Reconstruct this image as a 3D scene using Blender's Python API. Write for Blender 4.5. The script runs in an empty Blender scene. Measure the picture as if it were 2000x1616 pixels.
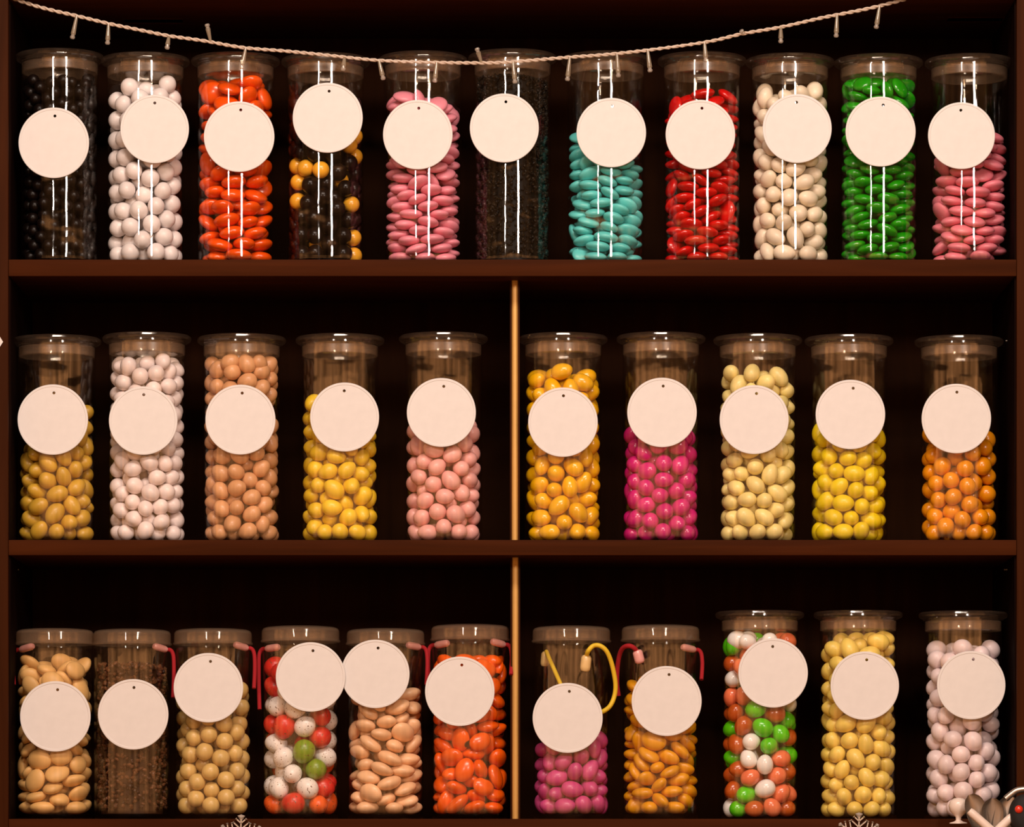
import bpy, bmesh, math, random
import numpy as np
from mathutils import Vector, Matrix, Quaternion

# ---------------------------------------------------------------- camera, world, lamps, exposure
S = 0.00066            # metres per photo pixel in the plane of the jar axes (y = 0)
D = 6.0                # camera distance from that plane
HZ = 1700.0            # eye level, as a row of the 2000 x 1616 frame
ZC = (1600.0 - HZ) * S # eye level in metres; z = 0 is the bottom shelf

scene = bpy.context.scene
COL = scene.collection

cam_data = bpy.data.cameras.new('camera')
cam_data.sensor_fit = 'HORIZONTAL'
cam_data.sensor_width = 36.0
cam_data.lens = 36.0 * D / (2000 * S)
cam_data.shift_y = (HZ - 808.0) / 2000.0
cam_data.clip_end = 60
cam = bpy.data.objects.new('camera', cam_data)
cam.location = (0, -D, ZC)
cam.rotation_euler = (math.pi / 2, 0, 0)
COL.objects.link(cam)
scene.camera = cam

world = bpy.data.worlds.new('shop_interior')
scene.world = world
world.use_nodes = True
WN, WL = world.node_tree.nodes, world.node_tree.links
bg = WN['Background']
# the shop behind the camera: dim all round, a warm lit band of counters and people at eye level
wtc = WN.new('ShaderNodeTexCoord'); wsep = WN.new('ShaderNodeSeparateXYZ')
WL.new(wtc.outputs['Generated'], wsep.inputs['Vector'])
wband = WN.new('ShaderNodeMapRange'); wband.interpolation_type = 'SMOOTHSTEP'
wband.inputs['From Min'].default_value = 0.127; wband.inputs['From Max'].default_value = 0.110
wband.inputs['To Min'].default_value = 0.16; wband.inputs['To Max'].default_value = 1.6
WL.new(wsep.outputs['Z'], wband.inputs['Value'])
wlow = WN.new('ShaderNodeMapRange'); wlow.interpolation_type = 'SMOOTHSTEP'
wlow.inputs['From Min'].default_value = -0.08; wlow.inputs['From Max'].default_value = 0.085
wlow.inputs['To Min'].default_value = 0.22; wlow.inputs['To Max'].default_value = 1.0
WL.new(wsep.outputs['Z'], wlow.inputs['Value'])
wmp = WN.new('ShaderNodeMapping'); wmp.inputs['Scale'].default_value = (5, 5, 0.8)
WL.new(wtc.outputs['Generated'], wmp.inputs['Vector'])
shop_noise = WN.new('ShaderNodeTexNoise'); shop_noise.inputs['Scale'].default_value = 1.0; shop_noise.inputs['Detail'].default_value = 3
WL.new(wmp.outputs['Vector'], shop_noise.inputs['Vector'])
wvar = WN.new('ShaderNodeMapRange'); wvar.inputs['From Min'].default_value = 0.35; wvar.inputs['From Max'].default_value = 0.65
wvar.inputs['To Min'].default_value = 0.45; wvar.inputs['To Max'].default_value = 1.5
WL.new(shop_noise.outputs['Fac'], wvar.inputs['Value'])
w1 = WN.new('ShaderNodeMath'); w1.operation = 'MULTIPLY'; w2 = WN.new('ShaderNodeMath'); w2.operation = 'MULTIPLY'
WL.new(wband.outputs['Result'], w1.inputs[0]); WL.new(wlow.outputs['Result'], w1.inputs[1])
WL.new(w1.outputs['Value'], w2.inputs[0]); WL.new(wvar.outputs['Result'], w2.inputs[1])
bg.inputs['Color'].default_value = (1.0, 0.41, 0.14, 1)
WL.new(w2.outputs['Value'], bg.inputs['Strength'])

def lamp(name, loc, aim, size_x, size_z, power):
    L = bpy.data.lights.new(name, 'AREA')
    L.shape = 'RECTANGLE'
    L.size = size_x
    L.size_y = size_z
    L.energy = power
    L.color = (1.0, 0.80, 0.68)
    o = bpy.data.objects.new(name, L)
    o.location = loc
    o.rotation_euler = (Vector(aim) - o.location).to_track_quat('-Z', 'Y').to_euler()
    COL.objects.link(o)
    return o

# two bright shop lamps far back on either side, whose mirror images stand in the top-row jars, and a broad ceiling lamp before the shelves
lamp('shop_lamp', (-1.55, -3.9, ZC + 1.58), (0, 0, 0.2), 0.20, 0.36, 28)
lamp('shop_lamp', (1.20, -3.9, ZC + 1.54), (0, 0, 0.2), 0.34, 0.44, 45)
lamp('ceiling_lamp', (0, -2.75, 2.65), (0, 0, 0.1), 1.8, 0.5, 99)

vs = scene.view_settings
vs.view_transform = 'Standard'
vs.look = 'None'
vs.gamma = 1.0
vs.use_curve_mapping = False
vs.exposure = 0.0
scene.cycles.use_denoising = True
scene.cycles.transparent_max_bounces = 32
scene.cycles.max_bounces = 6
scene.cycles.diffuse_bounces = 3
scene.cycles.glossy_bounces = 3
scene.cycles.caustics_reflective = False
scene.cycles.caustics_refractive = False
scene.cycles.use_adaptive_sampling = True
scene.cycles.adaptive_threshold = 0.02

# ---------------------------------------------------------------- helpers
def at(px, py, y=0.0):
    """World point seen at row py, column px of the frame, at depth y."""
    k = (D + y) / D
    return Vector(((px - 1000) * S * k, y, ZC + (HZ - py) * S * k))

def tag(o, label=None, cat=None, group=None, kind=None):
    if label: o['label'] = label
    if cat: o['category'] = cat
    if group: o['group'] = group
    if kind: o['kind'] = kind
    return o

def link(name, data, parent=None, loc=None):
    o = bpy.data.objects.new(name, data)
    COL.objects.link(o)
    if parent is not None: o.parent = parent
    if loc is not None: o.location = loc
    return o

def mesh_from(bm, name, m, smooth=True, sharp=40):
    me = bpy.data.meshes.new(name)
    bmesh.ops.recalc_face_normals(bm, faces=bm.faces)
    bm.to_mesh(me); bm.free()
    me.materials.append(m)
    if smooth:
        me.polygons.foreach_set('use_smooth', [True] * len(me.polygons))
        me.set_sharp_from_angle(angle=math.radians(sharp))
    return me

def lathe_bm(profile, seg=72, closed=True, bm=None, axis=None):
    """Turn a closed (r, z) outline about the z axis; points at r = 0 become poles."""
    bm = bm or bmesh.new()
    rings = []
    for r, z in profile:
        if r < 1e-7: rings.append([bm.verts.new((0, 0, z))])
        else: rings.append([bm.verts.new((r * math.cos(2 * math.pi * k / seg), r * math.sin(2 * math.pi * k / seg), z)) for k in range(seg)])
    n = len(rings)
    for i in range(n if closed else n - 1):
        a, b = rings[i], rings[(i + 1) % n]
        if len(a) == 1 and len(b) == 1: continue
        for k in range(seg):
            k2 = (k + 1) % seg
            if len(a) == 1: bm.faces.new((a[0], b[k2], b[k]))
            elif len(b) == 1: bm.faces.new((a[k], a[k2], b[0]))
            else: bm.faces.new((a[k], a[k2], b[k2], b[k]))
    return bm

def box_bm(lo, hi, bevel=0.0, bm=None):
    bm2 = bmesh.new()
    bmesh.ops.create_cube(bm2, size=1)
    c = [(l + h) / 2 for l, h in zip(lo, hi)]; s = [h - l for l, h in zip(lo, hi)]
    for v in bm2.verts: v.co = Vector([c[i] + v.co[i] * s[i] for i in range(3)])
    if bevel: bmesh.ops.bevel(bm2, geom=bm2.edges[:], offset=bevel, segments=2, affect='EDGES', profile=0.7)
    return bm2

def smooth_path(pts, sub=8):
    P = [Vector(p) for p in pts]
    P = [P[0] * 2 - P[1]] + P + [P[-1] * 2 - P[-2]]
    out = []
    for i in range(1, len(P) - 2):
        for j in range(sub):
            t = j / sub
            a, b, c, d = P[i - 1], P[i], P[i + 1], P[i + 2]
            out.append(0.5 * ((2 * b) + (c - a) * t + (2 * a - 5 * b + 4 * c - d) * t * t + (3 * b - a - 3 * c + d) * t ** 3))
    out.append(P[-2])
    return out

def frames(path):
    n = len(path); res = []
    ref = None
    for i in range(n):
        t = (path[min(i + 1, n - 1)] - path[max(i - 1, 0)]).normalized()
        if ref is None:
            ref = t.orthogonal().normalized()
        u = (ref - t * ref.dot(t)).normalized(); ref = u
        res.append((t, u, t.cross(u)))
    return res

def tube_bm(path, radius, seg=10, bm=None, caps=True):
    bm = bm or bmesh.new()
    fr = frames(path); rings = []
    for i, (p, (t, u, v)) in enumerate(zip(path, fr)):
        r = radius(i / (len(path) - 1)) if callable(radius) else radius
        rings.append([bm.verts.new(p + (u * math.cos(2 * math.pi * k / seg) + v * math.sin(2 * math.pi * k / seg)) * r) for k in range(seg)])
    for a, b in zip(rings, rings[1:]):
        for k in range(seg): bm.faces.new((a[k], a[(k + 1) % seg], b[(k + 1) % seg], b[k]))
    if caps:
        bm.faces.new(rings[0][::-1]); bm.faces.new(rings[-1])
    return bm

# ---------------------------------------------------------------- materials
def lin(c):
    c = c / 255.0
    return c / 12.92 if c <= 0.04045 else ((c + 0.055) / 1.055) ** 2.4

def rgb(r, g, b, k=1.05):
    """Surface colour of a thing that looks (r, g, b) under the warm shop lamps."""
    return tuple(min(0.92, max(0.002, lin(c) / w * k)) for c, w in zip((r, g, b), (1.0, 0.85, 0.74))) + (1.0,)

def mat(name):
    m = bpy.data.materials.new(name); m.use_nodes = True
    return m, m.node_tree.nodes, m.node_tree.links, m.node_tree.nodes['Principled BSDF']

def candy_mat(name, col, rough=0.42, coat=0.2, vary=0.12, speck=None, eye=False):
    m, N, L, P = mat(name)
    info = N.new('ShaderNodeObjectInfo')
    hsv = N.new('ShaderNodeHueSaturation')
    mr = N.new('ShaderNodeMapRange')
    mr.inputs['To Min'].default_value = 1 - vary; mr.inputs['To Max'].default_value = 1 + vary * 0.6
    L.new(info.outputs['Random'], mr.inputs['Value']); L.new(mr.outputs['Result'], hsv.inputs['Value'])
    tc = N.new('ShaderNodeTexCoord')
    noise = N.new('ShaderNodeTexNoise'); noise.inputs['Scale'].default_value = 120; noise.inputs['Detail'].default_value = 3
    L.new(tc.outputs['Object'], noise.inputs['Vector'])
    ramp = N.new('ShaderNodeMapRange'); ramp.inputs['From Min'].default_value = 0.35; ramp.inputs['From Max'].default_value = 0.7
    ramp.inputs['To Min'].default_value = 0.0; ramp.inputs['To Max'].default_value = 0.16
    L.new(noise.outputs['Fac'], ramp.inputs['Value'])
    mix = N.new('ShaderNodeMix'); mix.data_type = 'RGBA'
    mix.inputs[6].default_value = col; mix.inputs[7].default_value = tuple(c * 0.6 for c in col[:3]) + (1,)
    L.new(ramp.outputs['Result'], mix.inputs[0])
    out = mix.outputs[2]
    if speck:
        vor = N.new('ShaderNodeTexNoise'); vor.inputs['Scale'].default_value = 420; vor.inputs['Detail'].default_value = 1
        L.new(tc.outputs['Object'], vor.inputs['Vector'])
        r2 = N.new('ShaderNodeMapRange'); r2.inputs['From Min'].default_value = 0.66; r2.inputs['From Max'].default_value = 0.70
        L.new(vor.outputs['Fac'], r2.inputs['Value'])
        m2 = N.new('ShaderNodeMix'); m2.data_type = 'RGBA'; m2.inputs[7].default_value = speck
        L.new(r2.outputs['Result'], m2.inputs[0]); L.new(out, m2.inputs[6]); out = m2.outputs[2]
    if eye:
        vm = N.new('ShaderNodeVectorMath'); vm.operation = 'DISTANCE'; vm.inputs[1].default_value = (0.0, 19 * S, 0)
        L.new(tc.outputs['Object'], vm.inputs[0])
        r3 = N.new('ShaderNodeMapRange'); r3.inputs['From Min'].default_value = 9 * S; r3.inputs['From Max'].default_value = 7 * S
        L.new(vm.outputs['Value'], r3.inputs['Value'])
        m3 = N.new('ShaderNodeMix'); m3.data_type = 'RGBA'; m3.inputs[7].default_value = (0.02, 0.012, 0.006, 1)
        L.new(r3.outputs['Result'], m3.inputs[0]); L.new(out, m3.inputs[6]); out = m3.outputs[2]
    L.new(out, hsv.inputs['Color']); L.new(hsv.outputs['Color'], P.inputs['Base Color'])
    P.inputs['Roughness'].default_value = rough
    P.inputs['Coat Weight'].default_value = coat; P.inputs['Coat Roughness'].default_value = 0.18
    if max(col[:3]) < 0.02: P.inputs['Specular IOR Level'].default_value = 0.22   # dull chocolate
    return m

def plain(name, col, rough=0.5, metal=0.0, coat=0.0):
    m, N, L, P = mat(name)
    tc = N.new('ShaderNodeTexCoord'); noise = N.new('ShaderNodeTexNoise'); noise.inputs['Scale'].default_value = 90
    L.new(tc.outputs['Object'], noise.inputs['Vector'])
    mix = N.new('ShaderNodeMix'); mix.data_type = 'RGBA'
    mix.inputs[6].default_value = col; mix.inputs[7].default_value = tuple(c * 0.9 for c in col[:3]) + (1,)
    L.new(noise.outputs['Fac'], mix.inputs[0]); L.new(mix.outputs[2], P.inputs['Base Color'])
    P.inputs['Roughness'].default_value = rough; P.inputs['Metallic'].default_value = metal; P.inputs['Coat Weight'].default_value = coat
    return m

def wood(name, col, scale=(3, 60, 60), rough=0.55):
    m, N, L, P = mat(name)
    tc = N.new('ShaderNodeTexCoord'); mp = N.new('ShaderNodeMapping'); mp.inputs['Scale'].default_value = scale
    L.new(tc.outputs['Object'], mp.inputs['Vector'])
    n = N.new('ShaderNodeTexNoise'); n.inputs['Scale'].default_value = 1.0; n.inputs['Detail'].default_value = 6; n.inputs['Distortion'].default_value = 0.6
    L.new(mp.outputs['Vector'], n.inputs['Vector'])
    cr = N.new('ShaderNodeValToRGB')
    cr.color_ramp.elements[0].position = 0.3; cr.color_ramp.elements[1].position = 0.72
    cr.color_ramp.elements[0].color = tuple(c * 0.72 for c in col[:3]) + (1,); cr.color_ramp.elements[1].color = tuple(c * 1.25 for c in col[:3]) + (1,)
    L.new(n.outputs['Fac'], cr.inputs['Fac']); L.new(cr.outputs['Color'], P.inputs['Base Color'])
    bump = N.new('ShaderNodeBump'); bump.inputs['Strength'].default_value = 0.12; bump.inputs['Distance'].default_value = 0.002
    L.new(n.outputs['Fac'], bump.inputs['Height']); L.new(bump.outputs['Normal'], P.inputs['Normal'])
    P.inputs['Roughness'].default_value = rough; P.inputs['Specular IOR Level'].default_value = 0.03
    return m

def clear(name, tint=(0.985, 0.985, 0.98), base=0.04, rough=0.035, frost=0.0, frost_col=(0.8, 0.75, 0.7), bump=0.0, top=0.55):
    """Clear moulded plastic: see-through, mirroring more at a glancing angle, with a part of milky scatter when frosted."""
    m = bpy.data.materials.new(name); m.use_nodes = True
    N, L = m.node_tree.nodes, m.node_tree.links
    N.clear()
    out = N.new('ShaderNodeOutputMaterial')
    tr = N.new('ShaderNodeBsdfTransparent'); tr.inputs['Color'].default_value = (*tint, 1)
    gl = N.new('ShaderNodeBsdfGlossy'); gl.inputs['Roughness'].default_value = rough
    lw = N.new('ShaderNodeLayerWeight'); lw.inputs['Blend'].default_value = 0.5
    pw = N.new('ShaderNodeMath'); pw.operation = 'POWER'; pw.inputs[1].default_value = 5.0
    L.new(lw.outputs['Facing'], pw.inputs[0])
    mr = N.new('ShaderNodeMapRange'); mr.inputs['To Min'].default_value = base; mr.inputs['To Max'].default_value = top
    L.new(pw.outputs['Value'], mr.inputs['Value'])
    if bump:
        tc = N.new('ShaderNodeTexCoord'); mp = N.new('ShaderNodeMapping'); mp.inputs['Scale'].default_value = (18, 18, 26)
        n = N.new('ShaderNodeTexNoise'); n.inputs['Scale'].default_value = 1.0; n.inputs['Detail'].default_value = 1.5
        L.new(tc.outputs['Object'], mp.inputs['Vector']); L.new(mp.outputs['Vector'], n.inputs['Vector'])
        b = N.new('ShaderNodeBump'); b.inputs['Strength'].default_value = bump; b.inputs['Distance'].default_value = 0.004
        L.new(n.outputs['Fac'], b.inputs['Height']); L.new(b.outputs['Normal'], gl.inputs['Normal'])
    body = tr.outputs['BSDF']
    if frost:
        df = N.new('ShaderNodeBsdfDiffuse'); df.inputs['Color'].default_value = (*frost_col, 1)
        tl = N.new('ShaderNodeBsdfTranslucent'); tl.inputs['Color'].default_value = (*frost_col, 1)
        a = N.new('ShaderNodeMixShader'); a.inputs['Fac'].default_value = 0.5
        L.new(df.outputs['BSDF'], a.inputs[1]); L.new(tl.outputs['BSDF'], a.inputs[2])
        f = N.new('ShaderNodeMixShader'); f.inputs['Fac'].default_value = frost
        L.new(body, f.inputs[1]); L.new(a.outputs['Shader'], f.inputs[2]); body = f.outputs['Shader']
    mx = N.new('ShaderNodeMixShader')
    L.new(mr.outputs['Result'], mx.inputs['Fac']); L.new(body, mx.inputs[1]); L.new(gl.outputs['BSDF'], mx.inputs[2])
    L.new(mx.outputs['Shader'], out.inputs['Surface'])
    return m

M_WOOD = wood('dark_stained_wood', (0.047, 0.0115, 0.0023, 1))
M_WOODV = wood('dark_stained_wood_upright', (0.040, 0.0105, 0.0022, 1), (60, 60, 3))
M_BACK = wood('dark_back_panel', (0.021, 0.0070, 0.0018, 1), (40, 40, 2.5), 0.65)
M_SIDE_SHADE = wood('painted_side_shade', (0.007, 0.002, 0.001, 1), (40, 40, 2.5), 0.7)  # near-black tone standing in for shade inside the side panels
M_TRIM = plain('golden_trim', (0.62, 0.36, 0.10, 1), 0.38, 0.35)
M_GLASS = clear('clear_plastic', bump=0.22, tint=(0.995, 0.995, 0.99), base=0.043, top=0.35)
M_LID = clear('clear_lid_plastic', tint=(0.98, 0.96, 0.93), frost=0.025, frost_col=(0.9, 0.66, 0.48), base=0.085, rough=0.09, top=0.6)
M_SEAL = clear('milky_seal', tint=(0.95, 0.9, 0.84), frost=0.085, frost_col=(0.95, 0.70, 0.50), base=0.05, rough=0.3, top=0.3)
M_CAP = clear('hazy_screw_lid', tint=(0.95, 0.92, 0.88), frost=0.10, frost_col=(0.9, 0.66, 0.46), base=0.04, rough=0.12, top=0.4)
M_TAG = plain('white_card', (0.74, 0.73, 0.72, 1), 0.6)
M_RED = plain('red_cord', (0.34, 0.002, 0.008, 1), 0.85)
M_YEL = plain('yellow_cord', (0.75, 0.52, 0.02, 1), 0.6)
M_STOP_R = plain('pink_stopper', (0.75, 0.36, 0.33, 1), 0.3, 0, 0.3)
M_STOP_Y = plain('pale_yellow_stopper', (0.75, 0.52, 0.22, 1), 0.3, 0, 0.3)
M_WIRE = clear('pale_wire_sheath', tint=(0.85, 0.75, 0.62), frost=0.95, frost_col=(0.92, 0.80, 0.68), base=0.05, rough=0.25)
M_SOCK = clear('clear_bulb_holder', tint=(0.9, 0.85, 0.75), frost=0.4, frost_col=(0.7, 0.62, 0.48), base=0.06, rough=0.15)
M_BULB = clear('clear_bulb', tint=(0.95, 0.9, 0.85), frost=0.45, frost_col=(0.85, 0.8, 0.72), base=0.08, rough=0.08)
M_SILVER = plain('silver_glitter', (0.72, 0.66, 0.58, 1), 0.3, 0.6)
M_STEEL = plain('scoop_steel', (0.50, 0.44, 0.38, 1), 0.33, 0.9)
M_CREAM = plain('cream_plastic', (0.84, 0.72, 0.64, 1), 0.35, 0, 0.3)
M_BLACK = plain('black_plastic', (0.004, 0.003, 0.003, 1), 0.75)
M_REDLENS = plain('red_lens', (0.70, 0.03, 0.012, 1), 0.3, 0, 0.5)
M_PIN = plain('metal_pin', (0.45, 0.42, 0.36, 1), 0.35, 0.8)

# ---------------------------------------------------------------- the shelving unit
YF, YB = -0.075, 0.205           # front of the boards, face of the back panel
unit = link('shelving_unit', None, None, (0, 0, 0))
tag(unit, 'dark stained wooden wall shelving unit with three shelves of candy jars', 'shelf')

def zf(py, y=YF): return at(0, py, y).z
XL, XR = at(16.5, 0, YF).x, at(1985.5, 0, YF).x
def board(name, lo, hi, m=M_WOOD, bevel=0.0012, parent=unit, label=None):
    o = link(name, mesh_from(box_bm(lo, hi, bevel), name, m, True, 30), parent)
    if label: o['label'] = label
    return o
ZT, ZM, ZB = zf(507), zf(1055), zf(1600)
board('shelf_board', (XL, YF, zf(539.5)), (XR, YB, ZT))
board('shelf_board', (XL, YF, zf(1085)), (XR, YB, ZM))
board('shelf_board', (XL, YF, ZB - 0.05), (XR, YB, ZB))
ZTOP = zf(0) + 0.001
board('top_board', (XL - 0.25, YF - 0.004, ZTOP), (XR + 0.25, YB, ZTOP + 0.05))
board('side_panel', (XL - 0.25, YF - 0.004, ZB - 0.6), (XL, YB, ZTOP), M_WOODV)
board('side_panel', (XR, YF - 0.004, ZB - 0.6), (XR + 0.25, YB, ZTOP), M_WOODV)
for x0, x1 in ((XL, XL + 0.002), (XR - 0.002, XR)):  # added thin sheets that paint shade onto the side panels' inner faces
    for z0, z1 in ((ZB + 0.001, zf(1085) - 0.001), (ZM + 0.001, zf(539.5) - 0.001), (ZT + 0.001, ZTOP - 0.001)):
        board('side_shade_sheet', (x0, YF + 0.006, z0), (x1, YB, z1), M_SIDE_SHADE, 0.0)
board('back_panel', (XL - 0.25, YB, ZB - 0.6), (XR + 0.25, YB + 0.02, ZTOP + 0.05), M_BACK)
board('base_panel', (XL, YF + 0.01, ZB - 0.6), (XR, YB, ZB - 0.05), M_WOOD)
for top, bot, pxc in ((zf(539.5), ZM, 1005.5), (zf(1085), ZB, 1006.5)):
    yd = YF + 0.045
    xc = at(pxc, 0, yd).x
    dv = board('partition', (xc - 9.5 * S, yd, bot), (xc + 9.5 * S, YB, top), M_WOODV, 0.0008)
    # half-round golden strip down the partition's front edge
    bm = bmesh.new(); seg = 10; r = 6.2 * S; rings = []
    for z in (bot, top):
        rings.append([bm.verts.new((xc + r * math.cos(math.pi + math.pi * k / seg), yd + 0.0006 + r * 0.75 * math.sin(math.pi + math.pi * k / seg), z)) for k in range(seg + 1)])
    for k in range(seg): bm.faces.new((rings[0][k], rings[0][k + 1], rings[1][k + 1], rings[1][k]))
    bm.faces.new((rings[0][0], rings[1][0], rings[1][seg], rings[0][seg]))
    bm.faces.new(rings[0]); bm.faces.new(rings[1][::-1])
    t = link('edge_strip', mesh_from(bm, 'edge_strip', M_TRIM), dv); t['label'] = 'golden half-round edge strip'
for px, py, y in ((32, 577, 0.02), (37, 1113, 0.02), (1961, 1113, 0.02), (1964, 666, 0.02)):
    p = at(px, py, y)
    sx = XL if px < 1000 else XR
    bm = tube_bm([Vector((sx, y, p.z)), Vector((p.x, y, p.z))], 1.6 * S, 10)
    link('shelf_pin', mesh_from(bm, 'shelf_pin', M_PIN), unit)
# two added blocks under the top board, standing in for lit patches
for x0, x1, y in ((1852, 1962, 0.05), (240, 356, 0.06)):
    a, b = at(x0, 26, y), at(x1, 26, y)
    board('lit_patch_block', (a.x, y, a.z), (b.x, y + 0.03, ZTOP), M_WOOD)

# ---------------------------------------------------------------- jars
ORD = ['first', 'second', 'third', 'fourth', 'fifth', 'sixth', 'seventh', 'eighth', 'ninth', 'tenth', 'eleventh']
SHELF = {'T': 'top shelf', 'M': 'middle shelf', 'B': 'bottom shelf'}
SHELF_Z = {'T': ZT, 'M': ZM, 'B': ZB}
#       jar  : centre column, lid-top row, type, tag centre and radius
JARS = {
 'T1': (117, 93, 'clip', 105, 279, 69), 'T2': (284, 100, 'clip', 302, 252, 67), 'T3': (460, 100, 'clip', 467, 267, 69),
 'T4': (636, 101, 'clip', 640, 230, 68.5), 'T5': (826, 98, 'clip', 816, 263, 68), 'T6': (1001, 94, 'clip', 985, 250, 67.5),
 'T7': (1183, 98, 'clip', 1194, 259, 68), 'T8': (1371, 99, 'clip', 1368, 263, 68), 'T9': (1543, 102, 'clip', 1557, 251, 67.5),
 'T10': (1716, 103, 'clip', 1720, 257, 68.5), 'T11': (1893, 103, 'clip', 1878, 265, 65.5),
 'M1': (111, 652, 'clip', 103, 820, 69), 'M2': (287, 647, 'clip', 279.6, 822, 67), 'M3': (472, 650, 'clip', 469.5, 820, 68.5),
 'M4': (664, 650, 'clip', 673, 815, 67.5), 'M5': (866, 647, 'clip', 862, 806, 67.5), 'M6': (1100, 648, 'clip', 1099.5, 825, 68),
 'M7': (1291, 647, 'clip', 1293, 806, 68), 'M8': (1480, 650, 'clip', 1473, 820, 67.5), 'M9': (1658, 651, 'clip', 1661, 810, 68),
 'M10': (1873, 653, 'clip', 1868, 818, 68),
 'B1': (107, 1226, 'screw', 108, 1400, 69), 'B2': (258, 1227, 'screw', 260, 1396, 69), 'B3': (416, 1226, 'screw', 407, 1344, 68),
 'B4': (587, 1221, 'screw', 606.5, 1323, 68), 'B5': (753, 1226, 'screw', 733, 1317, 67), 'B6': (918, 1218, 'screw', 898, 1351, 68),
 'B7': (1116, 1221, 'screw', 1108.7, 1403, 68.5), 'B8': (1290, 1219, 'screw', 1302, 1370, 68.5),
 'B9': (1484, 1192, 'clip', 1510, 1315, 68), 'B10': (1676, 1192, 'clip', 1689, 1340, 67), 'B11': (1881, 1193, 'clip', 1897, 1339, 67),
}
def px_prof(p): return [(r * S, z * S) for r, z in p]

def make_clip_jar(H):
    """Straight jar with an overhanging flat clip lid; H in photo pixels."""
    h = H - 15
    body = [(0, 0), (66, 0), (73, 1.2), (75.4, 4), (76, 9), (76, 11), (76, 14), (76, h - 20), (76, h - 9), (76, h - 6), (77.5, h - 3), (78.5, h - 1), (78, h), (74.6, h),
            (74.4, h - 4), (74.3, h - 8), (74.3, h - 22), (74.3, 14), (74.3, 10), (73, 5), (66, 3.4), (0, 3.0)]
    lid = [(0, H - 1), (70, H - 1), (73, H), (83, H), (86, H - 2.2), (87, H - 5.5), (86, H - 9.5), (83, H - 12), (79.5, H - 12.5), (78, H - 14.8), (72.5, H - 14.8),
           (71, H - 18), (67, H - 35), (64, H - 37), (0, H - 37), (0, H - 34.8), (63, H - 34.8), (65, H - 33), (69, H - 17), (67, H - 5), (60, H - 3.4), (0, H - 3.2)]
    seal = [(72.6, H - 36), (74.0, H - 34.5), (74.0, H - 19), (72.9, H - 17.5), (71.8, H - 19), (71.4, H - 34.5)]
    B = mesh_from(lathe_bm(px_prof(body), 80), 'clip_jar_body', M_GLASS)
    Lm = mesh_from(lathe_bm(px_prof(lid), 80), 'clip_jar_lid', M_LID, True, 28)
    Sm = mesh_from(lathe_bm(px_prof(seal), 80), 'clip_jar_seal', M_SEAL, True, 30)
    return B, Lm, Sm

def make_screw_jar(H):
    h = H - 6
    body = [(0, 2.5), (60, 2.5), (64, 0.3), (69, 0), (72, 1.2), (74.2, 5), (74.6, 12), (74.6, 14), (74.6, 17), (74.6, h - 36), (74.6, h - 32), (74.6, h - 30), (73.5, h - 27), (73, h - 4), (72.6, h - 2), (71, h - 2),
            (70.9, h - 27), (73.0, h - 31), (73.0, h - 35), (73.0, h - 38), (73.0, 20), (73.0, 17), (73.0, 15), (71.9, 10.5), (66, 9), (0, 8.2)]
    lid = [(0, H), (52, H - 0.5), (66, H - 1.8), (72.5, H - 4), (75.3, H - 8), (75.9, H - 14), (76, H - 26.5), (77.8, H - 28), (78.0, H - 29), (77.6, H - 30), (76, H - 31),
           (74.9, H - 30.5), (74.7, H - 10), (72, H - 6), (66, H - 4.2), (0, H - 2.8)]
    B = mesh_from(lathe_bm(px_prof(body), 80), 'screw_jar_body', M_GLASS)
    Lm = mesh_from(lathe_bm(px_prof(lid), 80), 'screw_jar_lid', M_CAP, True, 28)
    return B, Lm

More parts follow.
